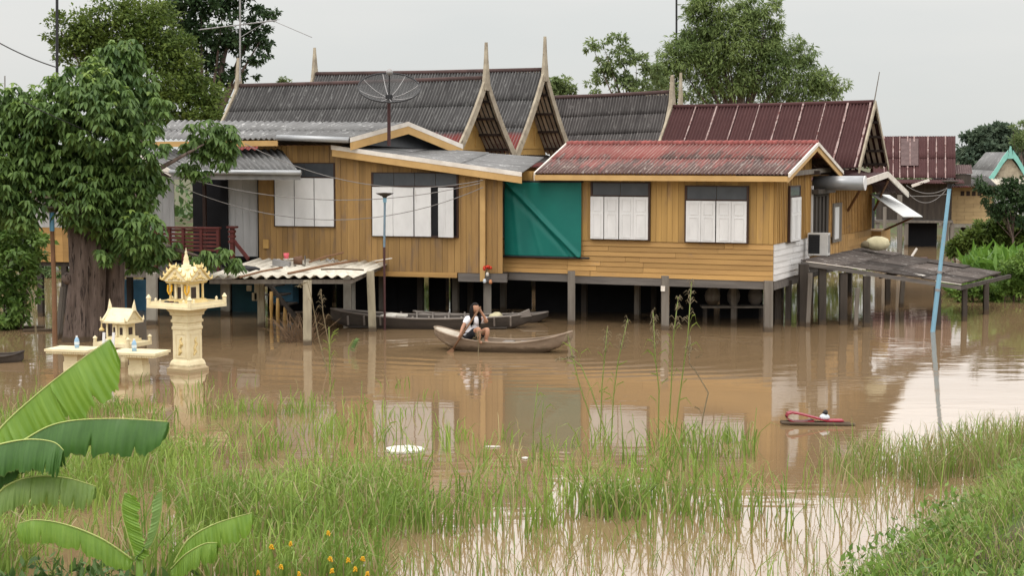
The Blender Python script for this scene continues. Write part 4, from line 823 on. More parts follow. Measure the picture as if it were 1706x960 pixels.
mb = MB(); q0 = FR_.y(1592, 290, .6); corr(mb, q0, q0+Vector((.75, 0, 0)), q0+Vector((.75, .7, .42)), q0+Vector((0, .7, .42)), rows=1); mb.build('side_roof', m_rustpatch, RR); MB().box(q0.x, q0.x+.7, .65, 1.5, q0.z-.5, q0.z-.02).build('side_wall', m_woodd, RR)
FB = Fr(1585, 408, 6); RB = house(FB, 'annex', 'beige block annex on stilts with a row of vent holes under its eave', 'annex')
bx0, bx1 = FB.y(1580, 340).x, FB.y(1656, 340).x; bz0, bz1 = FB.y(1600, 373).z, FB.y(1600, 312).z
mb = MB()
for i in range(9):
    h = (bz1-bz0)/9; off = 0 if i % 2 else -.35
    x = bx0
    while x < bx1:
        e_ = min(bx1, x+.75+(off if x == bx0 else 0)); mb.box(x+.004, e_-.004, random.uniform(0, .006), .12, bz0+i*h+.004, bz0+(i+1)*h-.004); x = e_
mb.build('wall', m_beige, RB)
for i in range(7): MB().box(bx0+.55+i*.26, bx0+.72+i*.26, -.012, -.002, bz1-.40, bz1-.18).build('vent_hole', m_purlin, RB)
MB().box(bx0-.05, bx1+.05, -.05, 2.5, bz0-.16, bz0-.004).build('floor', m_conc, RB)
MB().box(bx0+.0, bx1, .13, 2.5, bz0, bz1-.02).build('rear_room', m_beige, RB)
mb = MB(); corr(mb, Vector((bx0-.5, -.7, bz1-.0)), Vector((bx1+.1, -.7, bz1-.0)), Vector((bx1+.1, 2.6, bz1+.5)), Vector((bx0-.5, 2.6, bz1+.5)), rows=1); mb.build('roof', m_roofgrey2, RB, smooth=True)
for x in (bx0+.2, (bx0+bx1)/2, bx1-.1): lpost(RB, x, .15, bz0-.16, .2, m_conc); lpost(RB, x, 2.2, bz0-.16, .2, m_woodd)
# temple-like house with the teal barge boards
FT = Fr(1683, 393, 4); RT = house(FT, 'temple_hall', 'far hall with teal upswept gable boards and pale walls', 'hall')
ap = FT.y(1683, 253, 0)
for s_ in (-1, 1):
    mb = MB(); pts = []
    for t in range(9):
        q = t/8; pts.append((ap.x+s_*(.12+1.28*q**.8), ap.z-1.75*q+.25*math.sin(q*PI)*-1))
    pts.append((ap.x+s_*1.62, ap.z-1.50))
    for i in range(8):
        (x0, z0_), (x1, z1_) = pts[i], pts[i+1]; mb.hexa([(x0, -.1, z0_-.30), (x1, -.1, z1_-.30), (x1, .0, z1_-.30), (x0, .0, z0_-.30), (x0, -.1, z0_+.1), (x1, -.1, z1_+.08), (x1, 0, z1_+.08), (x0, 0, z0_+.1)])
    mb.hexa([(ap.x+s_*1.30, -.1, ap.z-2.05), (ap.x+s_*1.5, -.1, ap.z-1.95), (ap.x+s_*1.5, 0, ap.z-1.95), (ap.x+s_*1.30, 0, ap.z-2.05), (ap.x+s_*1.68, -.1, ap.z-1.45), (ap.x+s_*1.70, -.1, ap.z-1.42), (ap.x+s_*1.70, 0, ap.z-1.42), (ap.x+s_*1.68, 0, ap.z-1.45)])
    mb.build('barge_board', m_tealroof, RT)
mb = MB(); mb.hexa([(ap.x-.14, -.12, ap.z-.35), (ap.x+.14, -.12, ap.z-.35), (ap.x+.14, .02, ap.z-.35), (ap.x-.14, .02, ap.z-.35), (ap.x-.02, -.12, ap.z+.3), (ap.x+.02, -.12, ap.z+.3), (ap.x+.02, .02, ap.z+.3), (ap.x-.02, .02, ap.z+.3)]); mb.build('finial', m_tealroof, RT)
MB().prism([(ap.x-1.3, .1, ap.z-1.9), (ap.x+1.3, .1, ap.z-1.9), (ap.x, .1, ap.z-.25)], (0, .08, 0)).build('gable_panel', m_barge, RT)
mb = MB()
for s_ in (-1, 1): corr(mb, Vector((ap.x+s_*1.5, .02, ap.z-1.85)), Vector((ap.x+s_*1.5, 6, ap.z-1.85)), Vector((ap.x, 6, ap.z-.02)), Vector((ap.x, .02, ap.z-.02)), .15, .02, rows=2)
mb.build('roof', m_roofpale, RT, smooth=True)
x0, x1 = FT.y(1608, 300, -1).x, FT.y(1730, 300, -1).x; zz = FT.y(1640, 308, -1).z
mb = MB(); corr(mb, Vector((x0, -1, zz)), Vector((x1, -1, zz)), Vector((x1, .08, zz+.35)), Vector((x0, .08, zz+.35)), .15, .02, rows=1); mb.build('porch_roof', m_cream_roof, RT, smooth=True)
MB().box(FT.y(1654, 350, 0).x, x1, .2, 5.5, FT.y(1660, 376, 0).z, zz+.2).build('wall', M('pale_blue_white_wall', (.50, .55, .56), (.42, .47, .48), .7), RT)
for u in (1662, 1690, 1720): lpost(RT, FT.y(u, 380, 0).x, .4, FT.y(1660, 376, 0).z, .25, m_conc)
# hut behind the big tree at the left
FH = Fr(60, 528, 12); RH = house(FH, 'hut', 'small raised hut with ochre lower and grey upper wall behind the big tree', 'hut')
hx0, hx1 = FH.y(60, 400).x, FH.y(175, 400).x; z0, z1, z2 = FH.y(70, 436).z, FH.y(70, 379).z, FH.y(70, 322).z
mb = MB(); vboards(mb, hx0, hx1, z0, lambda x: z1, 0, .2); mb.build('lower_wall', m_clap, RH); mb = MB(); vboards(mb, hx0, hx1, z1+.005, lambda x: z2, .02, .25); mb.build('upper_wall', m_whitepanel, RH)
MB().box(hx0, hx0+.05, .03, 2.2, z0, z2).build('side_wall', m_clap, RH); MB().box(hx0-.05, hx1, .03, 2.3, z0-.12, z0-.004).build('floor', m_woodd, RH)
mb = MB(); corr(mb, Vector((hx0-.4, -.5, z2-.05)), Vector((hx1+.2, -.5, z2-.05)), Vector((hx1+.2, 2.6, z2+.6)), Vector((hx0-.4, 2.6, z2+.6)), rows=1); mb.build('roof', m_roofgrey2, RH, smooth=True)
for x in (hx0+.05, hx0+.75, hx1-.3): lpost(RH, x, .1, z0-.12, .14, m_woodd); lpost(RH, x, 2.1, z0-.12, .14, m_woodd)
# ================================================================== SPIRIT HOUSES
def spirit_pedestal(label, u, vbase, vtop, half_px, rz):
    p = W(u, vbase); k = m_px(p.y); t = thing('spirit_house', label, 'spirit house', p, rz, 'cream spirit houses in the flood'); return t, p, k
R2 = math.sqrt(2); Q4 = PI/4
SPT, p, k = spirit_pedestal('tall ornate cream and gold spirit house on a carved square pedestal', 313, 618, 512, 65, math.radians(-30))
def sq(mb, prof, c=(0, 0, 0)): return mb.lathe([(r*R2, z) for r, z in prof], c, 4, Q4)
H = 1.27
ped = sq(MB(), [(.26, -.6), (.29, .0), (.29, .06), (.25, .10), (.25, .14), (.23, .2), (.20, .24), (.20, .82), (.215, .84), (.215, .88), (.20, .90), (.20, .96), (.225, .98), (.225, 1.02), (.205, 1.04), (.205, 1.10), (.235, 1.12), (.24, 1.17), (.30, H-.02)]).build('pedestal', m_spirit, SPT)
for i in range(4):
    for zc_ in (.5,):
        mb = MB(); a = i*PI/2; c_, s_ = math.cos(a), math.sin(a)
        def rp(x, y, z): return (x*c_-y*s_, x*s_+y*c_, z)
        pts = [(-.05, .33), (.0, .40), (-.03, .47), (.03, .55), (-.01, .62), (.03, .68)]
        mb.tube([rp(x, -.203, z) for x, z in pts], [.02, .04, .028, .04, .025, .015], 6)
        mb.build('gold_emblem', m_gold, ped)
        mb = MB(); 
        for (x0, x1, z0, z1) in ((-.13, .13, .28, .30), (-.13, .13, .74, .76), (-.13, -.115, .30, .74), (.115, .13, .30, .74)):
            mb.hexa([rp(x0, -.21, z0), rp(x1, -.21, z0), rp(x1, -.199, z0), rp(x0, -.199, z0), rp(x0, -.21, z1), rp(x1, -.21, z1), rp(x1, -.199, z1), rp(x0, -.199, z1)])
        mb.build('panel_moulding', m_spirit, ped)
mb = MB(); mb.box(-.55, .55, -.55, .55, H, H+.06); mb.box(-.53, .53, -.53, .53, H+.06, H+.075)
pls = mb.build('platform', m_spirit, SPT)
mb = MB()
for a, c_ in ((-.53, .53),):
    for y in (-.52, .5): mb.box(-.53, .53, y, y+.02, H+.075, H+.14)
    for x in (-.53, .51): mb.box(x, x+.02, -.5, .5, H+.075, H+.14)
for x in (-.52, .52):
    for y in (-.52, .52): mb.lathe([(.04, 0), (.04, .16), (.055, .18), (.035, .22), (.01, .27)], (x, y, H+.06), 8)
mb.build('parapet', m_spirit, pls)
hz = H+.075
mb = sq(MB(), [(.30, 0), (.30, .05), (.27, .07), (.27, .12)], (0, 0, hz)); mb.build('house_base', m_gold, SPT)
mb = sq(MB(), [(.175, 0), (.175, .42)], (0, 0, hz+.12)); ce = mb.build('cella', m_spirit, SPT)
for i in range(4):
    c_, s_ = math.cos(i*PI/2), math.sin(i*PI/2); MB().hexa([(x*c_-y*s_, x*s_+y*c_, hz+z) for z in (.14, .44) for x, y in ((-.075, -.180), (.075, -.180), (.075, -.176), (-.075, -.176))]).build('doorway', m_purlin, ce)
for x in (-.22, -.08, .08, .22):
    for y in (-.22, .22):
        MB().lathe([(.035, 0), (.024, .04), (.022, .36), (.035, .42)], (x, y, hz+.12), 8).build('column', m_gold if abs(x) > .1 else m_spirit, SPT, smooth=True)
mb = sq(MB(), [(.27, 0), (.29, .04), (.29, .07)], (0, 0, hz+.54)); mb.build('entablature', m_gold, SPT)
rz = hz+.61
mb = MB(); mb.prism([(-.30, -.33, rz), (.30, -.33, rz), (.16, -.33, rz+.20), (0, -.33, rz+.36), (-.16, -.33, rz+.20)], (0, .66, 0)); mb.prism([(-.33, -.30, rz+.003), (-.33, .30, rz+.003), (-.33, .16, rz+.18), (-.33, 0, rz+.33), (-.33, -.16, rz+.18)], (.66, 0, 0)); spr = mb.build('tiered_roof', m_spirit, SPT)
mb = MB()
for q in range(4):
    c_, s_ = math.cos(q*PI/2), math.sin(q*PI/2)
    for sx in (-1, 1):
        for t in range(4):
            f_ = t/3.0; x = sx*(.31-.27*f_); z = rz+.04+.32*f_; y = -.345
            pr = [(x, z), (x+sx*.05, z+.02), (x+sx*.06, z+.10)]
            mb.tube([(px_*c_-y*s_, px_*s_+y*c_, pz) for px_, pz in pr], [.028, .02, .004], 6)
        mb.tube([((sx*(.31-.3*i/4))*c_-(-.34)*s_, (sx*(.31-.3*i/4))*s_+(-.34)*c_, rz+.03+.35*i/4) for i in range(5)], .026, 6)
mb.build('gold_flame_trim', m_gold, spr)
MB().lathe([(.13, 0), (.14, .05), (.09, .08), (.10, .13), (.06, .16), (.062, .22), (.045, .30), (.05, .33), (.03, .40), (.022, .46), (.03, .48), (.008, .52), (.004, .60)], (0, 0, rz+.27), 14).build('spire', m_spirit, SPT, smooth=True)
for (x, y, h) in ((-.40, -.45, .15), (-.33, -.40, .12), (.30, -.44, .13), (.44, -.3, .14), (-.46, .1, .14), (.40, .42, .16)): MB().lathe([(.03, 0), (.035, .05), (.02, .08), (.028, h-.02), (.005, h+.02)], (x, y, H+.075), 8).build('guardian_figure', m_spirit, SPT, smooth=True)
mb = MB()
for (x, y, r) in ((-.12, -.44, .06), (-.05, -.4, .04), (.1, -.42, .05), (-.2, -.46, .035)): mb.lathe([(r*.7, 0), (r, r), (r*.8, r*1.6)], (x, y, H+.075), 10)
mb.build('offering_bowls', m_blackmetal, SPT, smooth=True)
for x in (-.22, .22):
    mb = MB(); mb.tube([(x-.045, -.235, hz+.50), (x-.05, -.245, hz+.34), (x, -.26, hz+.24), (x+.05, -.245, hz+.34), (x+.045, -.235, hz+.50)], .018, 6); mb.build('garland', M('marigold_garland', (.72, .42, .03), (.6, .30, .02), .8), SPT, smooth=True)
MB().lathe([(.03, 0), (.05, .03), (.045, .09), (.055, .10)], (.02, -.47, H+.075), 10).build('incense_pot', M('dark_red_pot', (.10, .03, .04), (.07, .02, .03), .5), SPT, smooth=True)
for q in range(4):
    c_, s_ = math.cos(q*PI/2), math.sin(q*PI/2); mb = MB()
    for (x, z, r) in ((0, .12, .055), (-.09, .07, .035), (.09, .07, .035), (0, .22, .035), (-.16, .045, .022), (.16, .045, .022)): mb.blob((x*c_+.335*s_, x*s_-.335*c_, rz+z), r, 5, .25, (1, 1, 1))
    mb.build('pediment_carving', m_gold, spr)
# small spirit house
SPS, p, k = spirit_pedestal('small cream spirit house with two pointed roof horns beside the tree', 205, 610, 570, 48, math.radians(-25))
for x in (-.16, .16):
    for y in (-.16, .16): MB().lathe([(.05*R2, -.6), (.05*R2, .42)], (x, y, 0), 4, Q4).build('leg', m_spirit, SPS)
mb = MB(); mb.box(-.44, .44, -.38, .38, .42, .50); mb.box(-.28, .28, -.25, .25, .50, .58); mb.box(-.24, .24, -.21, .21, .58, .64)
for x in (-.41, .41):
    for y in (-.35, .35): mb.lathe([(.035, 0), (.035, .10), (.05, .12), (.01, .18)], (x, y, .50), 8)
mb.build('platform', m_spirit, SPS)
mb = MB(); mb.box(-.13, .20, -.15, .15, .64, 1.02)
mb.build('cella', m_spirit, SPS)
for x in (-.07, .09): MB().box(x-.035, x+.035, -.158, -.151, .70, .90).build('dark_window', m_purlin, SPS)
MB().box(.201, .208, -.06, .06, .70, .90).build('dark_window', m_purlin, SPS)
for x, y in ((-.24, -.18), (-.24, .18), (.0, -.19)): MB().lathe([(.028, 0), (.02, .03), (.02, .33), (.03, .38)], (x, y, .64), 8).build('column', m_spirit, SPS, smooth=True)
mb = MB(); mb.box(-.33, .33, -.26, .26, 1.02, 1.07); mb.prism([(-.29, -.24, 1.07), (-.29, .24, 1.07), (-.29, .13, 1.22), (-.29, 0, 1.42), (-.29, -.13, 1.22)], (.58, 0, 0)); so2 = mb.build('gabled_roof', m_spirit, SPS)
for x in (-.30, .30):
    mb = MB(); mb.tube([(x, 0, 1.36), (x, 0, 1.48), (x*1.03, 0, 1.66)], [.05, .035, .004], 8)
    for y in (-1, 1): mb.tube([(x, y*.24, 1.07), (x, y*.29, 1.10), (x, y*.31, 1.20)], [.03, .025, .004], 6); mb.tube([(x, y*.25, 1.09), (x, y*.13, 1.23), (x, 0, 1.42)], .022, 6)
    mb.build('roof_horn', m_spirit, so2)
MB().lathe([(.05, 0), (.055, .04), (.02, .09), (.01, .2)], (-.36, -.2, .80), 8).build('hanging_lantern', m_gold, SPS)
for root_, zp in ((SPT, hz), (SPS, .50)):
    for o_ in list(root_.children)+[g_ for c_ in root_.children for g_ in c_.children]:
        for v_ in o_.data.vertices:
            if v_.co.z > zp: v_.co.z = zp+(v_.co.z-zp)*.74
# offering tables + bottles
tabs = []
for (u, v, w_, lab) in ((232, 634, 97, 'cream offering table on a square column, right of the small spirit house'), (124, 628, 88, 'cream offering table half hidden behind the banana leaf')):
    p = W(u, v); hw = w_*m_px(p.y)/2*.90; t = thing('offering_table', lab, 'table', p, math.radians(-14), 'cream offering tables')
    mb = MB(); mb.box(-hw, hw, -hw*.7, hw*.7, .515, .56); mb.box(-hw+.03, hw-.03, -hw*.7+.03, hw*.7-.03, .47, .514)
    for i in range(18): mb.box(-hw+.03+i*(2*hw-.08)/18, -hw+.05+i*(2*hw-.08)/18, -hw*.7+.012, -hw*.7+.028, .475, .51)
    mb.build('tabletop', m_spirit, t)
    sq(MB(), [(.15, -.6), (.15, .3), (.135, .31), (.135, .40), (.18, .47)]).build('column', m_spirit, t); tabs.append(p)
p = tabs[0]+Vector((-.08, -.02, .56)); bt = thing('water_bottle', 'plastic water bottle on the right offering table', 'bottle', p, 0, 'water bottles on the offering tables')
MB().lathe([(.045, 0), (.048, .02), (.042, .06), (.048, .10), (.046, .15), (.03, .19), (.018, .205)], (0, 0, 0), 14).build('bottle_body', m_bottle, bt, smooth=True); MB().lathe([(.02, .206), (.02, .235)], (0, 0, 0), 10).build('cap', m_bottlecap, bt); MB().lathe([(.0492, .065), (.0492, .12)], (0, 0, 0), 14).build('paper_band', m_bottlewater, bt)
copy_tree(bt, tabs[1]+Vector((.06, 0, .56)), .5, 'plastic water bottle on the left offering table near the banana leaf')
# small white ladder between
p = W(178, 640); ld = thing('ladder', 'small white ladder standing in the water by the offering table', 'ladder', p)
for s_ in (-.09, .09): MB().bar((s_, -.1, -.4), (s_+.02, .15, .95), .045, .045, (0, 1, 0)).build('rail', m_white, ld)
for i in range(4): MB().box(-.09, .10, -.06+.06*i, -.02+.06*i, .05+i*.24, .09+i*.24).build('rung', m_white, ld)
# ================================================================== LAMP POSTS
p = W(641, 551); lp = thing('lamp_post', 'thin maroon and pale blue lamp post before the wide window', 'lamp post', p, 0, 'lamp posts in the flood'); k = m_px(p.y)
zt_ = at(642, 326, p.y).z; zm = at(642, 412, p.y).z
MB().tube([(0, 0, -.6), (0, 0, zm)], .028, 8).build('lower_pole', m_maroon, lp); MB().tube([(0, 0, zm), (.02, 0, zt_-.16)], .028, 8).build('upper_pole', m_slate, lp)
MB().tube([(.02, 0, zt_-.16), (.02, 0, zt_-.04)], .045, 8).build('pale_collar', m_lampblue, lp); MB().lathe([(.04, -.06), (.06, -.02), (.21, .05), (.22, .06), (.05, .075)], (.02, 0, zt_), 16).build('lamp_shade', m_woodd, lp, smooth=True)
p = W(91, 573); lp = thing('lamp_post', 'wooden lamp post with blue top and flat hood by the big tree', 'lamp post', p, 0, 'lamp posts in the flood')
za, zb_, zc_ = at(91, 385, p.y).z, at(91, 354, p.y).z, at(91, 346, p.y).z
MB().tube([(.0, 0, -.6), (.02, 0, za*.5), (.0, 0, za)], [.06, .055, .05], 8).build('lower_pole', m_paddle, lp); MB().tube([(0, 0, za), (0, 0, zb_)], .055, 10).build('upper_pole', M('bright_blue_pole', (.16, .40, .62), (.13, .33, .52), .5), lp)
MB().lathe([(.08, -.10), (.12, -.02), (.24, .0), (.26, .03), (.05, .04)], (0, 0, zc_), 14).build('lamp_shade', m_wood, lp, smooth=True)
p = W(1554, 553); q = at(1583, 303, p.y); lp = thing('lamp_post', 'leaning pale blue lamp post in front of the patched roof', 'lamp post', p, 0, 'lamp posts in the flood'); d = q-p
MB().tube([d*-.1, d*.38], .058, 10).build('lower_pole', m_lampblue, lp); MB().tube([d*.375, d*.955], [.05, .045], 10).build('upper_pole', m_lampblue, lp)
MB().tube([d*.955, d*.985], [.05, .06], 10).build('collar', m_blackmetal, lp); MB().lathe([(.05, -.05), (.20, .0), (.21, .02), (.05, .04)], tuple(d), 14).build('lamp_shade', m_woodd, lp, smooth=True)
for z in (.28, .40): MB().tube([d*z-d.normalized()*.03, d*z+d.normalized()*.03], .066, 10).build('band', m_metal, lp)
# ================================================================== BOATS
def boat_hull(root, Lh, beam, sheer, keel, bluntL, mat, trim, th=.03, name='hull', n=36, flare=.55):
    """hull along local x; sheer/keel are functions of t in -1..1; returns rim points"""
    def hb(t): return beam/2*max(.02, (1-abs(t)**2.6))**.8 if not bluntL else beam/2*max(.03, (1-abs(t)**(9 if t < 0 else 2.2)))**(.5 if t < 0 else .75)
    mb = MB(); m_ = 6
    def outer(i, j, d=0.0):
        t = -1+2*i/n; s = -1+2*j/(2*m_); b2 = max(.004, hb(t)-d); zk, zs = keel(t)+d, sheer(t)
        y = b2*math.copysign(abs(s)**flare, s); z = zk+(zs-zk)*abs(s)**2.2
        return (t*Lh/2, y, max(z, zk))
    for d in (0.0, th):
        vs = [outer(i, j, d) for i in range(n+1) for j in range(2*m_+1)]; w_ = 2*m_+1
        mb.add(vs, [(i*w_+j, (i+1)*w_+j, (i+1)*w_+j+1, i*w_+j+1) for i in range(n) for j in range(2*m_)])
    hull = mb.build(name, mat, root, smooth=True)
    for s in (-1, 1):
        r = MB(); pts = [Vector((-1+2*i/n, 0, 0)) for i in range(n+1)]
        r.tube([(p.x*Lh/2, s*(hb(p.x)-th/2), sheer(p.x)+.005) for p in pts], [.024]*(n+1), 6); r.build('gunwale', trim, root, smooth=True)
    return hb
p = W(838, 585); PB = thing('paddle_boat', 'small pale wooden paddle boat carrying the girl', 'boat', p, math.radians(-13))
shr = lambda t: .21+.25*abs(t)**2.2*(1.12 if t < 0 else 1.0); kel = lambda t: -.10+.42*abs(t)**3.2
LB = 236*m_px(p.y)
hbf = boat_hull(PB, LB, .78, shr, kel, True, m_boat, m_boat)
mb = MB()                                      # raised stern deck and slats
for i in range(6):
    t0, t1_ = -.985+i*.075, -.985+(i+1)*.075-.004; b0, b1 = hbf(t0)-.02, hbf(t1_)-.02; z0, z1 = shr(t0)-.005, shr(t1_)-.005
    mb.hexa([(t0*LB/2, -b0, z0-.03), (t1_*LB/2, -b1, z1-.03), (t1_*LB/2, b1, z1-.03), (t0*LB/2, b0, z0-.03), (t0*LB/2, -b0, z0+.012), (t1_*LB/2, -b1, z1+.012), (t1_*LB/2, b1, z1+.012), (t0*LB/2, b0, z0+.012)])
mb.build('stern_deck', M('pale_cream_deck', (.50, .45, .37), (.38, .33, .26), .8, 2, (3, .5, 1)), PB)
mb = MB()
for i in range(5): t0 = .74+i*.05; b0, b1 = hbf(t0)-.02, hbf(t0+.047)-.02; z0 = shr(t0)-.01; z1 = shr(t0+.047)-.01; mb.hexa([(t0*LB/2, -b0, z0-.03), ((t0+.047)*LB/2, -b1, z1-.03), ((t0+.047)*LB/2, b1, z1-.03), (t0*LB/2, b0, z0-.03), (t0*LB/2, -b0, z0), ((t0+.047)*LB/2, -b1, z1), ((t0+.047)*LB/2, b1, z1), (t0*LB/2, b0, z0)])
mb.build('bow_deck', m_boat, PB)
mb = MB(); mb.box(-.85, -.15, -.30, .30, .06, .09); mb.build('floor_board', m_boat, PB)
for x in (-.02, .35): MB().box(x, x+.22, -.33, .33, .17, .20).build('thwart', m_boattrim, PB)
# long dark boat
p = W(718, 546); DB = thing('long_boat', 'long dark plank boat moored under the left house', 'boat', p, math.radians(-3)); LD = 338*m_px(p.y)
hb2 = boat_hull(DB, LD, 1.1, lambda t: .26+(.20 if t < 0 else .09)*abs(t)**2, lambda t: -.15+.34*abs(t)**4, False, m_boatd, m_boattrim)
for i in range(11): x = -LD*.40+i*LD*.08; MB().bar((x, -.42, .10), (x, -.50, .32), .05, .04, (1, 0, 0)).build('rib', m_boattrim, DB); MB().bar((x, .42, .10), (x, .50, .34), .05, .04, (1, 0, 0)).build('rib', m_boattrim, DB)
MB().box(-LD*.4, LD*.38, -.35, .35, .02, .05).build('floor_board', m_boatd, DB)
MB().hexa([(LD*.43, -.2, .27), (LD*.50, -.10, .30), (LD*.50, .10, .30), (LD*.43, .2, .27), (LD*.43, -.2, .34), (LD*.485, -.12, .47), (LD*.485, .12, .47), (LD*.43, .2, .34)]).build('prow', m_boattrim, DB)
def on(o, x, y, z): return Vector(o.location)+Matrix.Rotation(o.rotation_euler.z, 3, 'Z') @ Vector((x, y, z))
xk = m_px(W(718, 546).y)
pp_ = on(DB, (655-718)*xk, -.2, .28); lump('white_bundle', 'large white plastic bundle lying in the long dark boat', 'bundle', pp_, .20, m_foam, (1.6, .8, .5), .08)
pp_ = on(DB, (672-718)*xk, -.35, .33); tag(MB().box(pp_.x-.14, pp_.x+.14, pp_.y-.1, pp_.y+.1, pp_.z-.02, pp_.z+.03).build('foam_board', m_foam, loc=pp_), 'flat white foam board on the rim of the long dark boat', 'board')
pp_ = on(DB, (827-718)*xk, -.1, .27); lump('cloth_bundle', 'crumpled cream cloth bundle near the prow of the long dark boat', 'bundle', pp_, .16, m_sack, (1.1, .7, .75), .22, 7)
p = W(800, 540); EB = thing('long_boat', 'second dark boat whose low grey prow shows past the long boat', 'boat', p+Vector((0, .55, 0)), math.radians(-4)); boat_hull(EB, 230*m_px(p.y), .9, lambda t: .14+.12*abs(t)**2.5, lambda t: -.15+.30*abs(t)**4, False, m_boatd, m_boattrim)
for xq in (-.6, .5): MB().box(xq, xq+.15, -.38, .38, .08, .11).build('thwart', m_boattrim, EB)
p = W(-2, 603); SB = thing('small_boat', 'dark low boat end floating at the left edge', 'boat', p, .1); boat_hull(SB, 82*m_px(p.y), .6, lambda t: .13+.08*abs(t)**2.5, lambda t: -.1+.15*abs(t)**4, False, m_boatd, m_woodd)
MB().box(-.1, .1, -.25, .25, .06, .09).build('thwart', m_boattrim, SB)
# ================================================================== THE GIRL
PP = on(PB, -.50, -.02, .09); Y0 = PP.y
PR = thing('person', 'girl with long black hair in white blouse and black shorts sitting in the boat paddling', 'person', PP)
def px(u, v, dy=0.0): return XF[PR.name] @ at(u, v, Y0+dy)
J = {}
def jn(n, u, v, dy, r): J[n] = (px(u, v, dy), r)
jn('pelvis', 785, 564, .02, .125); jn('waist', 785, 551, .05, .118); jn('chest', 788.5, 538, .03, .132); jn('uchest', 790.5, 531.5, .02, .095); jn('neck', 791.5, 526, .0, .045); jn('head0', 791.5, 521, -.02, .05)
jn('shR', 779.5, 531.5, -.05, .058); jn('elR', 771, 545.5, -.16, .042); jn('wrR', 767.5, 556, -.27, .027); jn('haR', 766.8, 559, -.295, .030)
jn('shL', 803, 532.5, .02, .056); jn('elL', 811.5, 536.5, -.14, .040); jn('wrL', 801.5, 519.5, -.22, .026); jn('haL', 798.8, 516, -.235, .030)
jn('hipR', 782, 565, -.06, .10); jn('knR', 797.5, 546.5, -.36, .063); jn('caR', 797.6, 555, -.36, .056); jn('anR', 798, 568.5, -.32, .036); jn('toR', 802, 571.5, -.46, .030)
jn('hipL', 790, 565, .06, .10); jn('knL', 812.5, 548, -.26, .063); jn('caL', 811.8, 556, -.27, .056); jn('anL', 809, 568.5, -.24, .036); jn('toL', 814, 571.5, -.38, .030)
E_ = [('pelvis', 'waist'), ('waist', 'chest'), ('chest', 'uchest'), ('uchest', 'neck'), ('neck', 'head0'), ('uchest', 'shR'), ('shR', 'elR'), ('elR', 'wrR'), ('wrR', 'haR'), ('uchest', 'shL'), ('shL', 'elL'), ('elL', 'wrL'), ('wrL', 'haL'), ('pelvis', 'hipR'), ('hipR', 'knR'), ('knR', 'caR'), ('caR', 'anR'), ('anR', 'toR'), ('pelvis', 'hipL'), ('hipL', 'knL'), ('knL', 'caL'), ('caL', 'anL'), ('anL', 'toL')]
pad_a, pad_b = px(800, 512.5, -.27), px(755, 581, -.36); pdir = (pad_b-pad_a).normalized()
def fingers(base, wrist, side):                # four curled fingers and a thumb round the shaft
    ax_ = pdir; pal = (J[base][0]-J[wrist][0]).normalized(); tow = ax_.cross(pal).normalized()
    for i in range(4):
        a = J[base][0]+ax_*(-.03+.02*i)+pal*.02; ln2 = (.034, .040, .037, .028)[i]
        J[f'{base}f{i}a'] = (a, .011); J[f'{base}f{i}b'] = (a+pal*ln2*.6+tow*side*.022, .009); J[f'{base}f{i}c'] = (a+pal*ln2*.2+tow*side*.045, .008)
        E_.extend([(base, f'{base}f{i}a'), (f'{base}f{i}a', f'{base}f{i}b'), (f'{base}f{i}b', f'{base}f{i}c')])
    a = J[base][0]-ax_*.032; J[f'{base}ta'] = (a, .012); J[f'{base}tb'] = (a+tow*side*.03+pal*.015, .010); E_.extend([(base, f'{base}ta'), (f'{base}ta', f'{base}tb')])
fingers('haR', 'wrR', 1); fingers('haL', 'wrL', -1)
def skin(name, names, edges, mat, parent, root, grow=0.0, sub=2, extra=None, over=None):
    me = bpy.data.meshes.new(name); idx = {n: i for i, n in enumerate(names)}
    co = [(over or {}).get(n, J[n])[0] for n in names]; ra = [(over or {}).get(n, J[n])[1]+grow for n in names]
    me.from_pydata([tuple(c) for c in co], [(idx[a], idx[b2]) for a, b2 in edges], [])
    o = bpy.data.objects.new('tmp', me); COL.objects.link(o); sk_ = o.modifiers.new('skin', 'SKIN'); sk_.use_smooth_shade = True
    for i, v_ in enumerate(me.skin_vertices[0].data): v_.radius = (ra[i], ra[i]); v_.use_root = names[i] == root
    sb = o.modifiers.new('sub', 'SUBSURF'); sb.levels = sub; sb.render_levels = sub
    dg = bpy.context.evaluated_depsgraph_get(); ev = o.evaluated_get(dg); m2 = bpy.data.meshes.new_from_object(ev)
    bpy.data.objects.remove(o); m2.name = name
    if extra:
        b3 = bmesh.new(); b3.from_mesh(m2); extra(b3); b3.to_mesh(m2); b3.free()
    m2.materials.clear()
    for x in (mat if isinstance(mat, list) else [mat]): m2.materials.append(x)
    m2.polygons.foreach_set('use_smooth', [True]*len(m2.polygons))
    ob = bpy.data.objects.new(name, m2); COL.objects.link(ob); ob.parent = parent; XF[ob.name] = XF[parent.name]; return ob
HCN = px(791.5, 514.2, -.035); HR = .102
look = Vector((.42, -.88, -.18)).normalized(); hup = Vector((.08, -.1, 1)).normalized(); hx = look.cross(hup).normalized(); hup = hx.cross(look)
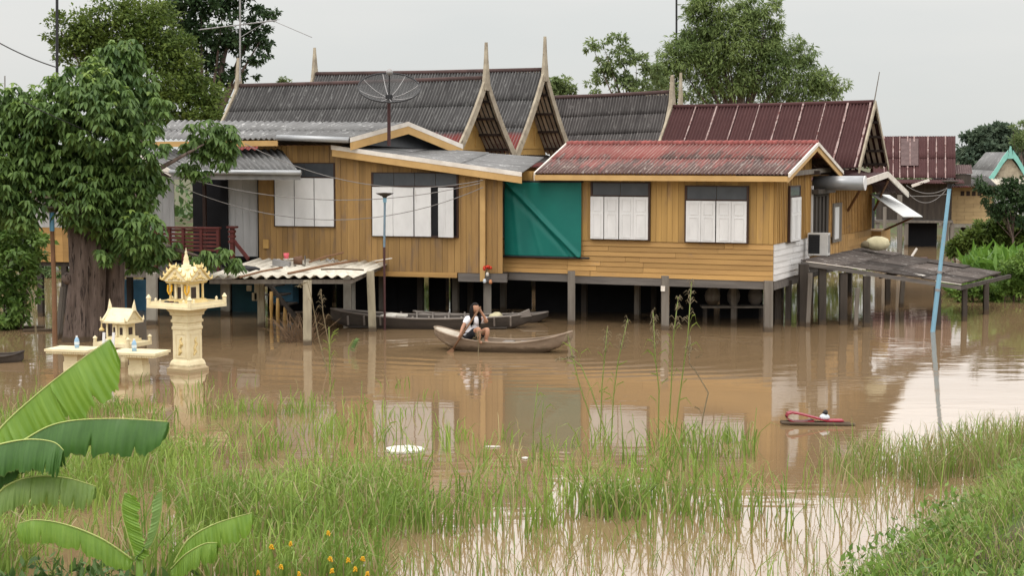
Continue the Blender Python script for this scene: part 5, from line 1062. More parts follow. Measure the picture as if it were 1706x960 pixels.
def headgeo(b3):
    g = bmesh.ops.create_icosphere(b3, subdivisions=4, radius=1.0); fs = set()
    for v_ in g['verts']:
        x, y, z = v_.co; w_ = 1.0
        if z < 0: w_ = 1-.30*(-z)**1.5
        fy = 1.0
        n_ = math.exp(-((x/.12)**2+((z+.10)/.22)**2))*(y > .5)*.16+math.exp(-((x/.3)**2+((z+.62)/.12)**2))*(y > .3)*.05-sum(math.exp(-(((x-sx*.36)/.16)**2+((z-.08)/.10)**2)) for sx in (-1, 1))*(y > .4)*.06
        ear = sum(math.exp(-(((x-sx*.95)/.2)**2+((y+.05)/.14)**2+((z+.02)/.22)**2)) for sx in (-1, 1))*.14
        c = Vector((x*(.80+ear)*w_, y*(.98)*w_+n_, z*1.18))*HR
        v_.co = HCN+hx*c.x+look*c.y+hup*c.z
    for f_ in b3.faces: pass
    for f_ in {f_ for v_ in g['verts'] for f_ in v_.link_faces}:
        c = f_.calc_center_median()-HCN; x, y, z = c.dot(hx)/HR, c.dot(look)/HR, c.dot(hup)/HR
        if y > .5 and any(abs(x-s_*.30) < .11 and abs(z-.10) < .045 for s_ in (-1, 1)): f_.material_index = 1
        if y > .5 and any(abs(x-s_*.31) < .16 and abs(z-.30) < .035 for s_ in (-1, 1)): f_.material_index = 1
        if y > .5 and abs(x) < .2 and abs(z+.60) < .06: f_.material_index = 2
body = skin('body', list(J), E_, [m_skin, m_hair, M('lips', (.30, .09, .08))], PR, 'pelvis', extra=headgeo)
bl = {n: (J[n][0].copy(), J[n][1]) for n in J}
mid = J['shR'][0].lerp(J['elR'][0], .72); midL = J['shL'][0].lerp(J['elL'][0], .62)
J['slR'] = (mid, .068); J['slL'] = (midL, .066); J['hem'] = (J['pelvis'][0]+Vector((-.01, .0, .06)), .15)
skin('blouse', ['hem', 'waist', 'chest', 'uchest', 'shR', 'slR', 'shL', 'slL'], [('hem', 'waist'), ('waist', 'chest'), ('chest', 'uchest'), ('uchest', 'shR'), ('shR', 'slR'), ('uchest', 'shL'), ('shL', 'slL')], m_blouse, PR, 'waist', .022)
J['thR'] = (J['hipR'][0].lerp(J['knR'][0], .80), .078); J['thL'] = (J['hipL'][0].lerp(J['knL'][0], .72), .078)
skin('shorts', ['pelvis', 'hipR', 'thR', 'hipL', 'thL'], [('pelvis', 'hipR'), ('hipR', 'thR'), ('pelvis', 'hipL'), ('hipL', 'thL')], m_shorts, PR, 'pelvis', .026)
mb = MB(); random.seed(3)                        # hair: a cap plus hanging locks
def cap(u, v):
    th_ = v*PI*.62; ph = 2*PI*u; d_ = Vector((math.sin(th_)*math.cos(ph), math.sin(th_)*math.sin(ph), math.cos(th_)))
    if d_.y > .35 and d_.z < .62: d_ = Vector((d_.x, .35, d_.z)).normalized()*.9
    c = Vector((d_.x*.93, d_.y*1.04-.08, d_.z*1.27+.02))*HR; return HCN+hx*c.x+look*c.y+hup*c.z
mb.grid(cap, 28, 12)
for i in range(34):
    t = -1.0+2*i/33
    if abs(t) > .86: continue
    ang = PI/2+t*PI*.80+PI; base = HCN+(hx*math.cos(ang-PI/2+PI/2)*.84+look*(math.sin(ang)*.78-.05))*HR+hup*HR*random.uniform(.2, .5)
    front = max(0, math.sin(ang)); ln2 = random.uniform(.26, .34)
    p1_ = base+Vector((0, 0, -.10))+(base-HCN).normalized()*.014; p2_ = p1_+Vector((random.uniform(-.015, .015), -.03, -ln2*.5)); p3_ = p2_+Vector((random.uniform(-.01, .02), -.03, -ln2*.5))
    mb.tube([base, p1_, p2_, p3_], [.024, .030, .026, .008], 6)
mb.build('hair', m_hair, PR, smooth=True)
PDL = thing('paddle', 'long brown wooden paddle held by the girl, its blade in the water', 'paddle', on(PB, -.5, -.3, .3)); Xp = XF[PDL.name] @ XF[PR.name].inverted()
MB().tube([Xp @ (pad_a-pdir*.02), Xp @ pad_b], [.019, .022], 8).build('shaft', m_paddle, PDL, smooth=True)
bl_ = Xp @ pad_b; mb = MB(); sd = pdir.cross(Vector((0, 1, 0))).normalized(); mb.prism([bl_+sd*.025, bl_+pdir*.12+sd*.07, bl_+pdir*.42+sd*.07, bl_+pdir*.5, bl_+pdir*.42-sd*.07, bl_+pdir*.12-sd*.07, bl_-sd*.025], Vector((0, .025, 0))); mb.build('blade', m_paddle, PDL)
# ================================================================== SMALL THINGS
p = W(812, 470, 0); hp = FA.y(812, 445, -.12); hp = Matrix.Translation(FA.o) @ Matrix.Rotation(-FA.a, 4, 'Z') @ hp
ho = thing('hanging_ornament', 'red ribbons with small white and orange bells tied to the corner post', 'ornament', hp)
mb = MB()
for i in range(9): a = random.uniform(0, 2*PI); mb.blob((.08*math.cos(a), .03*math.sin(a)-.03, random.uniform(-.05, .05)), .038, 5, .3)
mb.build('ribbon', m_redflower, ho, smooth=True)
for i, (x, z, mt) in enumerate(((.0, -.17, m_foam), (-.07, -.34, m_bottlewater), (.08, -.36, M('orange_bell', (.6, .26, .12))))): MB().lathe([(.02, .04), (.042, .0), (.04, -.055), (.015, -.07)], (x, -.03, z), 10).build('bell', mt, ho, smooth=True)
mb = MB(); mb.tube([(0, -.03, 0), (0, -.03, -.15)], .006, 5); mb.tube([(-.03, -.03, -.05), (-.07, -.03, -.30)], .006, 5); mb.tube([(.03, -.03, -.05), (.08, -.03, -.32)], .006, 5); mb.build('string', m_cabled, ho)
p = W(1360, 708); rfm = thing('bamboo_raft', 'two thin bamboo poles floating with a red band across them', 'raft', p); k = m_px(p.y)
for a, c_, y, m_ in ((-60, 56, .05, m_woodd), (-60, 62, -.08, m_wood)): MB().tube([(a*k, y, .04), (c_*k, y-.06*(1 if a else 1), .02)], .026, 8).build('bamboo_pole', m_, rfm)
rb = thing('plastic_band', 'bent red plastic band lying on the floating bamboo poles', 'band', p+Vector((-.2, 0, .06))); mb = MB()
def band(pts, w_):
    for a, c_ in zip(pts[:-1], pts[1:]): mb.hexa([(a[0], -w_, a[1]), (c_[0], -w_, c_[1]), (c_[0], w_, c_[1]), (a[0], w_, a[1]), (a[0], -w_, a[1]+.02), (c_[0], -w_, c_[1]+.02), (c_[0], w_, c_[1]+.02), (a[0], w_, a[1]+.02)])
band([(.62, .0), (.35, .0), (.12, .06), (-.08, .11), (-.20, .13), (-.26, .11), (-.28, .06), (-.24, .01), (-.15, -.02), (.0, -.02), (.15, .0)], .10); mb.build('strap', m_redcloth, rb)
p2 = p+Vector((.13, 0, .07)); bg_ = thing('plastic_bag', 'small knotted white and black bag lying on the red band', 'bag', p2); MB().blob((0, 0, .05), .08, 7, .12, (1, .7, .7)).build('bag_body', m_bottlewater, bg_, smooth=True); MB().blob((.01, 0, .12), .045, 6, .15).build('knot', m_blackmetal, bg_, smooth=True)
gl = 'white foam scraps floating at the grass edge'
for (u, v, a, c_, lab) in ((673, 752, 36, .12, 'large white foam slab floating at the grass edge'), (820, 746, 14, .03, 'thin white foam strip floating right of the large foam slab'), (875, 765, 6, .05, 'tiny foam scrap left of the upright green reeds'), (1142, 745, 5, .05, 'tiny foam scrap below the second window reflection')):
    q = W(u, v); h = a*m_px(q.y); mb = MB(); n = 9; pts = [q+Vector((h*math.cos(2*PI*i/n)*random.uniform(.8, 1.05), c_*(2.4 if a > 30 else 1.2)*math.sin(2*PI*i/n)*random.uniform(.8, 1.1), .005)) for i in range(n)]; mb.prism(pts, (0, 0, .03 if a > 30 else .014)); tag(mb.build('foam_scrap', m_foam, loc=q), lab, 'foam', gl)
for (u, v, w_, lab) in ((30, 548, 40, 'dark plank floating left of the tree'), (68, 553, 30, 'short dark plank floating near the hut posts')): q = W(u, v); h = w_*m_px(q.y); tag(MB().bar(q+Vector((-h, 0, .03)), q+Vector((h, .2, .03)), .2, .05).build('floating_plank', m_woodd, loc=q), lab, 'plank')
# planks leaning on the tree
for i, (u0, u1) in enumerate(((92, 104), (99, 106))):
    q = W(u0, 566-i*2); tag(MB().bar(q-Vector((0, 0, .3)), at(u1, 478, q.y+.15), .09, .04, (0, 1, 0)).build('leaning_plank', m_wood, loc=q), ('outer grey plank leaning on the big tree trunk', 'inner grey plank leaning on the big tree trunk')[i], 'plank')
# antennas, masts, cables
def mast(label, u, v0, v1, Y, r, mat, name='mast', yag=False):
    a, c_ = at(u, v1, Y), at(u, v0, Y); t = thing(name, label, 'antenna' if yag else 'mast', Vector((a.x, Y, 0)))
    MB().tube([a, c_], r, 8).build('pole', mat, t, world=True)
    return t, a, c_
mast('thin dark mast rising behind the big tree', 95, -60, 330, 52, .045, m_blackmetal)
T_, a, c_ = mast('television aerial on a mast above the left Thai finial', 400, -40, 135, 47, .025, m_metal, 'tv_antenna', True)
bo = at(402, 40, 47); mb = MB(); mb.tube([bo+Vector((-1.15, .1, -.14)), bo+Vector((1.0, -.1, .10))], .016, 6); mb.build('boom', m_metal, T_, world=True)
for i in range(9):
    q = bo+Vector((-1.1+i*.26, .1-.025*i, -.135+.03*i)); MB().tube([q+Vector((-.05, -.35, -.04)), q+Vector((.05, .35, .05))], .010, 5).build('aerial_rod', m_metal, T_, world=True)
MB().tube([at(400, 62, 47), at(450, 32, 47), at(520, 62, 47)], .010, 5).build('curved_rod', m_metal, T_, world=True)
mast('spindly lattice mast among the bamboo', 1127, -60, 190, 84, .05, m_blackmetal)
mast('very thin aerial at the far left behind the tree', 8, 126, 300, 70, .03, m_metal)
def cable(label, p0, p1, sag, r=.012, mat=None):
    pts = []
    for i in range(25): t = i/24; q = p0.lerp(p1, t); q.z -= sag*4*t*(1-t); pts.append(q)
    tag(MB().tube(pts, r, 5).build('cable', mat or m_cable, loc=p0), label, 'cable', 'cables slung across the houses')
cable('pale cable from the gable corner sagging to the lean-to eave', at(408, 239, 42.6), at(805, 300, 41.8), .55, .010)
cable('upper veranda cable running down past the three shutters', at(270, 285, 40.5), at(800, 305, 41.8), .55, .010)
cable('lower veranda cable running down past the three shutters', at(255, 290, 40.5), at(805, 312, 41.8), .95, .010)
cable('dark cable at the top left running into the big tree', at(-10, 66, 41), at(95, 112, 41), .05, .016, m_cabled)
cable('dark cable crossing the crown of the big tree', at(40, 170, 36.2), at(300, 270, 39), .1, .012, m_cabled)
for i, (v0, v1, sg) in enumerate(((309, 312, .25), (318, 311, .5), (326, 323, .05))): cable(('top', 'most sagging', 'lowest straight')[i]+' pale cable before the dark rear house wall', at(1510, v0, 60), at(1580, v1, 60), sg, .015)
# ================================================================== FOLIAGE
def quads(P, D, S, Ln, Wd, bend=None):
    """diamond leaves: P base, D axis, S side, per-leaf length and width"""
    a = P; m1 = P+D*(Ln*.45)[:, None]; t = P+D*Ln[:, None]
    if bend is not None: t = t+bend
    s = S*(Wd*.5)[:, None]; V = np.stack([a, m1+s, t, m1-s], 1).reshape(-1, 3); n = len(P); return V, (np.arange(n)[:, None]*4+np.arange(4)[None])
def unit(v): return v/np.maximum(1e-6, np.linalg.norm(v, axis=1))[:, None]
def in_blobs(blobs, n, shell=.55):
    vol = np.array([r**2 for _, r in blobs]); pick = rng.choice(len(blobs), n, p=vol/vol.sum()); d = unit(rng.normal(size=(n, 3))); rr_ = (shell+(1-shell)*rng.random(n))**.6
    rr_ = np.where(rng.random(n) < .25, rr_*rng.random(n), rr_)
    C = np.array([tuple(c) for c, _ in blobs]); Rr = np.array([r for _, r in blobs]); return C[pick]+d*(rr_*Rr[pick])[:, None]*np.array([1, 1, .92]), d
def pxblobs(L_, Y, zs=1.0): return [(at(u, v, Y+random.uniform(-.5, .5)*r*m_px(Y)*1.2), r*m_px(Y)) for u, v, r in L_]
def crown(name, blobs, n, ln, wd, mat, parent, clump=6, droop=.5, spread=.25, tuft=.34):
    """leaves gathered in flat tufts over the limbs' ends, so that gaps and an uneven outline remain"""
    B = [(np.array(tuple(c)), r) for c, r in blobs]; per = 34; nt_ = max(len(B), n*clump//per); vol = np.array([r**2 for _, r in B]); pick = rng.choice(len(B), nt_, p=vol/vol.sum())
    d = unit(rng.normal(size=(nt_, 3))+np.array([0, 0, .25])); C = np.array([c for c, _ in B])[pick]; Rr = np.array([r for _, r in B])[pick]; rad = np.where(rng.random(nt_) < .82, rng.uniform(.68, 1.18, nt_), rng.uniform(.2, .7, nt_))
    T = C+d*(Rr*rad)[:, None]; tr_ = np.clip(Rr*tuft, ln*.8, None)*rng.uniform(.6, 1.3, nt_)
    P = np.repeat(T, per, 0); q = unit(rng.normal(size=(nt_*per, 3)))*(rng.random(nt_*per)**.45)[:, None]; q[:, 2] = q[:, 2]*.6+.12; P = P+q*np.repeat(tr_, per)[:, None]; d2 = np.repeat(d, per, 0)
    D = unit(rng.normal(size=(nt_*per, 3))*.7+q*.9+d2*.4+np.array([0, 0, -droop])); S = unit(np.cross(D, rng.normal(size=(nt_*per, 3))*.55+np.array([0, -.3, 1.0]))); Ln = ln*rng.uniform(.65, 1.25, nt_*per)
    V, F_ = quads(P, D, S, Ln, Ln*wd, np.array([0, 0, -1.0])*(Ln*.12)[:, None]); return np_mesh(name, V, F_, mat, parent)
def tree(name, label, u, Y, trunk_r, L_, n, ln, wd, mat, group=None, clump=6, droop=.5, limbs=9, depth=None, base_z=-.6, spread=.25, trunkmat=None, extra=None, tuft=.34):
    b0 = at(u, 300, Y); b0.z = 0; root = thing(name, label, 'tree', b0, 0, group); bl = pxblobs(L_, Y)
    if extra: bl += extra
    top = max(bl, key=lambda q: q[0].z)[0]; cen = sum((c for c, _ in bl), Vector())/len(bl); mb = MB()
    fork = Vector((b0.x, b0.y, max(1.2, cen.z*.5)))
    mb.tube([(b0.x, b0.y, base_z), b0+Vector((.03, 0, .3)), (fork+b0)/2+Vector((.06, 0, 0)), fork, fork.lerp(cen, .8)], [trunk_r*1.25, trunk_r*1.05, trunk_r*.9, trunk_r*.75, trunk_r*.3], 12)
    for c, r in bl[:limbs]: mb.tube([fork, fork.lerp(c, .5)+Vector((random.uniform(-.2, .2), 0, random.uniform(-.1, .3))), c], [trunk_r*.4, trunk_r*.22, trunk_r*.06], 6)
    mb.build('trunk', trunkmat or m_bark, root, world=True, smooth=True)
    crown('crown', bl, n, ln, wd, mat, root, clump, droop, spread, tuft); return root
# big tree at the left, built by hand
TY = W(135, 567).y
BT = thing('broadleaf_tree', 'big broadleaf tree with thick twin trunks standing in the flood at the left', 'tree', W(140, 567))
def bark_trunk(pts, rad, n=22, seed=0):
    r_ = random.Random(seed); ph = [r_.uniform(0, 6.28) for _ in range(4)]; mb = MB(); P = [Vector(q) for q in pts]; vs = []; K = 40; ks = len(P)-1
    for i in range(K+1):
        t = i/K*ks; j = min(int(t), ks-1); f_ = t-j; c = P[j].lerp(P[j+1], f_); r = rad[j]+(rad[j+1]-rad[j])*f_
        for q in range(n*2):
            a = 2*PI*q/(n*2); rr_ = r*(1+.10*math.sin(3*a+ph[0]+i*.05)+.05*math.sin(7*a+ph[1]-i*.03)+.025*math.sin(15*a+ph[2]+i*.08)+r_.uniform(-.012, .012)); vs.append(c+Vector((rr_*math.cos(a), rr_*math.sin(a), 0)))
    w_ = n*2; fs = [(i*w_+q, i*w_+(q+1) % w_, (i+1)*w_+(q+1) % w_, (i+1)*w_+q) for i in range(K) for q in range(w_)]; return mb.add(vs, fs)
k = m_px(TY)
t1 = bark_trunk([at(133, 620, TY), at(137, 567, TY), at(140, 520, TY), at(145, 450, TY), at(140, 380, TY), at(125, 300, TY), at(110, 220, TY)], [40*k, 35*k, 31*k, 29*k, 26*k, 18*k, 7*k], seed=1); t1.build('trunk', m_bark, BT, world=True, smooth=True)
t2 = bark_trunk([at(186, 620, TY+.5), at(186, 563, TY+.5), at(187, 480, TY+.5), at(190, 400, TY+.5), at(196, 320, TY+.5), at(205, 200, TY+.5), at(210, 120, TY+.5)], [24*k, 20*k, 18*k, 17*k, 15*k, 9*k, 3*k], 14, 2); t2.build('second_trunk', m_bark, BT, world=True, smooth=True)
MB().blob(at(113, 464, TY-.28), 8*k*1.3, 8, .06).build('burl', m_bark, BT, world=True, smooth=True)
mb = MB()
for (u, v, du, dv, Y2) in ((190, 340, 340, 240, TY+.6), (188, 400, 370, 440, TY+.2), (125, 300, 30, 240, TY), (130, 330, 40, 330, TY-.5), (200, 250, 250, 200, TY), (195, 300, 245, 330, TY-.4), (205, 170, 205, 80, TY+.3), (120, 260, 95, 170, TY)):
    a, c_ = at(u, v, TY), at(du, dv, Y2); mb.tube([a, a.lerp(c_, .5)+Vector((0, 0, .12)), c_], [.10, .06, .02], 7)
mb.build('limb', m_bark, BT, world=True, smooth=True)
BIG = [(205, 85, 30), (185, 115, 42), (215, 130, 45), (150, 140, 45), (110, 175, 45), (165, 190, 70), (228, 185, 48), (40, 210, 45), (80, 230, 60), (10, 200, 30), (-5, 165, 24), (25, 160, 20), (60, 164, 22), (92, 142, 20), (30, 180, 22), (70, 190, 26), (5, 240, 40), (-10, 300, 45), (155, 255, 75), (235, 245, 42), (268, 175, 18), (20, 275, 55), (75, 285, 58), (150, 320, 68), (215, 310, 55), (258, 300, 20), (5, 340, 42), (42, 352, 32), (140, 362, 34), (190, 365, 45), (235, 385, 40), (250, 420, 30), (215, 425, 30), (160, 395, 24), (172, 425, 14)]
blb = [(at(u, v, TY-.55+random.uniform(-.7, .7)), r*k) for u, v, r in BIG]+[(at(u, v, TY+.9), r*k) for u, v, r in ((340, 215, 28), (370, 225, 26), (330, 245, 24), (365, 255, 28), (315, 280, 18), (335, 285, 16), (388, 240, 14))]+[(at(u, v, TY+.1), r*k) for u, v, r in ((345, 432, 18), (370, 430, 20), (390, 438, 12), (325, 440, 16), (285, 410, 14), (290, 440, 12))]
n = 3300; C, d = in_blobs(blb, n, .7); kk = 7
az = rng.uniform(0, 2*PI, (n, 1))+np.arange(kk)[None]*2*PI/kk+rng.normal(size=(n, kk))*.25
hd = np.stack([np.cos(az), np.sin(az), np.zeros_like(az)], 2)
D = hd*.75+np.array([0, 0, -.62])+rng.normal(size=(n, kk, 3))*.18; D = unit(D.reshape(-1, 3)); S = unit(np.cross(D, np.array([0, 0, 1.0])+rng.normal(size=(n*kk, 3))*.25)); P = np.repeat(C, kk, 0)+hd.reshape(-1, 3)*.03
Ln = rng.uniform(.125, .225, n*kk); Wd = Ln*.46; up = np.cross(S, D)
side = S*(Wd*.5)[:, None]; lift = up*(Wd*.13)[:, None]
V = np.stack([P, P+D*(Ln*.30)[:, None]+side*.92+lift, P+D*(Ln*.65)[:, None]+side*.75+lift*.8-np.array([0, 0, .02]), P+D*Ln[:, None]-np.array([0, 0, .05]), P+D*(Ln*.65)[:, None]-side*.75+lift*.8-np.array([0, 0, .02]), P+D*(Ln*.30)[:, None]-side*.92+lift], 1).reshape(-1, 3)
b6 = np.arange(n*kk)[:, None]*6; F_ = np.concatenate([b6+np.array([[0, 1, 2, 3]]), b6+np.array([[0, 3, 4, 5]])], 0)
np_mesh('crown', V, F_, m_leafA, BT)
yb = [(c+Vector((0, -.1, r*.55)), r*.62) for c, r in blb[:31]]; n = 330; C, d = in_blobs(yb, n, .9); kk = 6
az = rng.uniform(0, 2*PI, (n, 1))+np.arange(kk)[None]*2*PI/kk; hd = np.stack([np.cos(az), np.sin(az), np.zeros_like(az)], 2); D = unit((hd*.8+np.array([0, 0, -.35])+rng.normal(size=(n, kk, 3))*.2).reshape(-1, 3)); S = unit(np.cross(D, np.array([0, 0, 1.0])+rng.normal(size=(n*kk, 3))*.2)); P = np.repeat(C, kk, 0); Ln = rng.uniform(.10, .19, n*kk); V, F_ = quads(P, D, S, Ln, Ln*.46, np.array([0, 0, -.03])*np.ones((n*kk, 1)))
np_mesh('young_leaves', V, F_, leafmat('young_tree_leaves', (.12, .20, .04), (.26, .36, .09), .45, .35, .3), BT)
tree('broadleaf_tree', 'mid green rounded tree rising behind the big left tree', 230, 72, .35, [(100, 50, 22), (130, 60, 32), (165, 45, 38), (200, 30, 30), (235, 30, 36), (265, 45, 34), (250, 85, 46), (205, 90, 45), (160, 95, 45), (290, 95, 34), (305, 130, 38), (265, 130, 45), (335, 165, 32), (300, 175, 34), (360, 170, 24), (260, 180, 35), (115, 85, 24), (340, 195, 28)], 4200, .20, .5, m_leafB, 'trees behind the left house', 6, .1, tuft=.52)
tree('broadleaf_tree', 'darkest tall tree with sky gaps behind the television aerial', 350, 84, .4, [(300, 25, 36), (335, 15, 38), (370, 30, 34), (395, 5, 32), (425, 30, 22), (438, 60, 20), (410, 65, 26), (380, 80, 30), (345, 70, 34), (345, 115, 30), (435, 105, 16), (408, 115, 20), (385, 130, 18), (450, 80, 10), (440, 20, 18), (310, 70, 30), (360, -20, 40), (300, -20, 40)], 2300, .24, .55, m_leafC, 'trees behind the left house', 6, .3, tuft=.36)
tree('bamboo_clump', 'large tall bamboo clump behind the maroon roof', 1230, 84, .2, [(1163, -12, 10), (1150, 25, 10), (1196, -8, 12), (1222, 10, 9), (1246, 6, 10), (1288, 12, 11), (1300, 32, 9), (1293, 50, 9), (1142, 55, 9), (1118, 90, 9), (1345, 82, 9), (1330, 72, 8), (1372, 128, 10), (1405, 140, 7), (1240, 45, 12), (1160, 10, 22), (1185, 5, 26), (1170, 45, 30), (1150, 75, 26), (1200, 40, 26), (1260, 20, 24), (1240, 40, 26), (1275, 30, 20), (1285, 55, 18), (1225, 70, 36), (1265, 80, 32), (1190, 85, 36), (1140, 95, 30), (1120, 110, 26), (1165, 120, 40), (1220, 120, 46), (1275, 110, 40), (1310, 85, 24), (1330, 100, 26), (1320, 130, 36), (1345, 95, 14), (1100, 130, 24), (1350, 135, 22), (1380, 142, 22), (1398, 148, 14), (1365, 155, 24), (1110, 150, 30), (1180, 160, 40), (1260, 160, 44), (1340, 165, 30)], 6400, .27, .24, m_bamboo, 'trees behind the right houses', 6, .6, tuft=.46, limbs=24)
tree('broadleaf_tree', 'pale airy tree leaning left of the bamboo clump', 1065, 80, .15, [(985, 72, 12), (1005, 75, 18), (1030, 70, 16), (1040, 90, 20), (1015, 105, 18), (1005, 125, 16), (1060, 110, 18), (1035, 130, 18), (1075, 135, 22), (1055, 150, 20), (985, 147, 12), (1012, 150, 12), (1085, 118, 14), (1095, 148, 20), (1072, 100, 10), (1040, 150, 16)], 950, .22, .4, m_lightleaf, 'trees behind the right houses', 5, .4, spread=.7)
tree('broadleaf_tree', 'small tree showing just right of the twin finials', 935, 82, .15, [(925, 140, 12), (938, 135, 10), (945, 150, 12), (930, 155, 14), (915, 150, 12)], 420, .24, .45, m_lightleaf, 'trees behind the right houses', 5, .4, spread=.6)
tree('broadleaf_tree', 'faint small tree top showing over the left Thai roof', 475, 86, .12, [(470, 140, 8), (480, 143, 7)], 120, .2, .45, m_lightleaf, 'trees behind the left house', 5, .4, spread=.6)
tree('broadleaf_tree', 'dark grey green tree behind the teal gable', 1650, 105, .3, [(1625, 240, 20), (1650, 230, 20), (1672, 225, 16), (1640, 265, 28), (1670, 260, 28), (1615, 275, 20), (1700, 250, 20), (1705, 280, 24), (1612, 255, 12), (1690, 230, 14)], 2600, .34, .45, m_farleaf, 'trees behind the right houses', 6, .1, spread=.5)
tree('broadleaf_tree', 'pale feathery tree top at the far right edge', 1705, 95, .1, [(1688, 218, 6), (1694, 235, 7), (1703, 205, 5), (1705, 230, 10), (1712, 245, 12)], 260, .25, .25, m_lightleaf, 'trees behind the right houses', 5, -.6, spread=.7)
tree('broadleaf_tree', 'dark leafy tree overhanging the beige annex at the right', 1690, 58, .05, [(1640, 318, 12), (1655, 330, 14), (1675, 320, 16), (1695, 325, 20), (1665, 350, 14), (1690, 350, 20), (1705, 335, 20), (1640, 345, 9), (1705, 365, 14), (1635, 305, 7)], 620, .18, .35, m_leafC, 'trees behind the right houses', 6, .3, tuft=.4)
# bushes
def bush(label, L_, Y, n, ln, wd, mat, clump=6, droop=.3, name='bush', group=None, stems=8):
    bl = pxblobs(L_, Y); c0 = sum((c for c, _ in bl), Vector())/len(bl); root = thing(name, label, 'bush', Vector((c0.x, Y, 0)), 0, group); mb = MB()
    for i in range(stems):
        c, r = bl[i % len(bl)]; mb.tube([(c.x+random.uniform(-.3, .3), Y+random.uniform(-.3, .3), -.5), (c.x, Y, c.z*.5), c], [.04, .03, .012], 5)
    mb.build('stems', m_bark, root, world=True); crown('foliage', bl, n, ln, wd, mat, root, clump, droop, .4); return root
bush('bright green bush with broad leaves at the far left edge', [(10, 400, 34), (35, 400, 28), (15, 440, 36), (45, 435, 24), (10, 480, 30), (30, 470, 26), (-10, 430, 30), (62, 400, 14), (0, 520, 30), (28, 515, 26), (50, 500, 18), (-5, 545, 22)], 41.0, 900, .17, .5, leafmat('bright_left_bush', (.075, .15, .03), (.21, .33, .075), .5, .3, .3), 6, .4, group='bushes at the flood edge', stems=5)
bush('pale thicket seen under the hut at the left', [(80, 470, 24), (95, 490, 22), (70, 495, 20), (110, 470, 22), (50, 490, 20), (20, 495, 24), (120, 500, 20)], 58, 700, .22, .4, m_thicket, 6, .2, group='bushes at the flood edge')
# bright long-leaved clump on the right bank
SBt = thing('bank_shrub', 'bright long leaved shrub on the right bank beyond the patched roof', 'bush', at(1650, 470, 50)); Nl = 1700
U = rng.uniform(1582, 1730, Nl); base = np.array([tuple(at(u, 495-12*((u-1582)/60 if u < 1642 else 1)*rng.random(), 50+rng.uniform(-.3, 4))) for u in U]); base[:, 2] = rng.uniform(.0, 1.1, Nl)*np.clip((U-1575)/45, .25, 1)
D = unit(rng.normal(size=(Nl, 3))*np.array([.6, .5, .35])+np.array([0, -.15, .8])); S = unit(np.cross(D, rng.normal(size=(Nl, 3))*.4+np.array([0, -1, .0]))); Ln = rng.uniform(.28, .62, Nl); V, F_ = quads(base, D, S, Ln, Ln*.26, rng.normal(size=(Nl, 3))*.09-np.array([0, 0, .05]))
np_mesh('foliage', V, F_, m_bushleaf, SBt)
mb = MB()
for i in range(14): q = at(1590+i*9, 490, 51); mb.tube([(q.x, 51, -.4), (q.x+random.uniform(-.1, .1), 51, .8)], [.03, .012], 5)
mb.build('stems', m_bankplant, SBt, world=True)
bush('low dark leafy bush at the water edge of the right bank', [(1600, 490, 10), (1620, 488, 14), (1645, 485, 18), (1672, 483, 22), (1700, 480, 26), (1690, 455, 20), (1720, 450, 30)], 48.5, 1100, .13, .5, m_bankplant, 6, .1, group='bushes at the flood edge')
bush('dark creeping bush behind the bright right bank shrub', [(1610, 405, 16), (1640, 395, 22), (1670, 385, 22), (1700, 385, 26), (1660, 410, 22), (1700, 410, 30), (1590, 415, 12)], 60, 1500, .22, .4, m_leafB, 6, .2, group='bushes at the flood edge')
bush('pale green bush seen between the shed posts', [(1420, 470, 16), (1445, 475, 18), (1470, 480, 14), (1430, 490, 14), (1460, 492, 12)], 62, 420, .2, .35, m_thicket, 6, .2, group='bushes at the flood edge')
bush('sunlit bush seen through the gap under the middle of the house', [(700, 470, 22), (720, 480, 18), (745, 470, 18), (800, 470, 22), (780, 480, 18), (900, 480, 18), (860, 475, 16)], 66, 700, .24, .35, m_thicket, 6, .2, group='bushes at the flood edge')
# far thicket
N = 16000; X = rng.uniform(-75, 75, N); Yd = rng.uniform(92, 104, N); Z = rng.random(N)**1.2*(2.6+1.4*np.sin(X*.35)+.8*np.sin(X*1.1+2)); P = np.stack([X, Yd, Z], 1); D = unit(rng.normal(size=(N, 3))+np.array([0, -.3, .3])); S = unit(np.cross(D, rng.normal(size=(N, 3)))); Ln = rng.uniform(.3, .6, N); V, F_ = quads(P, D, S, Ln, Ln*.6)
tag(np_mesh('far_thicket', V, F_, m_thicket), 'low green thicket along the far bank behind the houses', 'thicket', kind='stuff')
N = 18000; X = rng.uniform(-25, 13.2, N); Yd = rng.uniform(61, 67, N); Z = rng.random(N)**1.1*(2.4+1.0*np.sin(X*.6)+.5*np.sin(X*1.7+1)); P = np.stack([X, Yd, Z], 1); D = unit(rng.normal(size=(N, 3))+np.array([0, -.3, .3])); S = unit(np.cross(D, rng.normal(size=(N, 3)))); Ln = rng.uniform(.2, .42, N); V, F_ = quads(P, D, S, Ln, Ln*.55)
tag(np_mesh('rear_thicket', V, F_, m_leafB), 'tangle of dark shrubs in the water behind the stilt houses', 'thicket', kind='stuff')
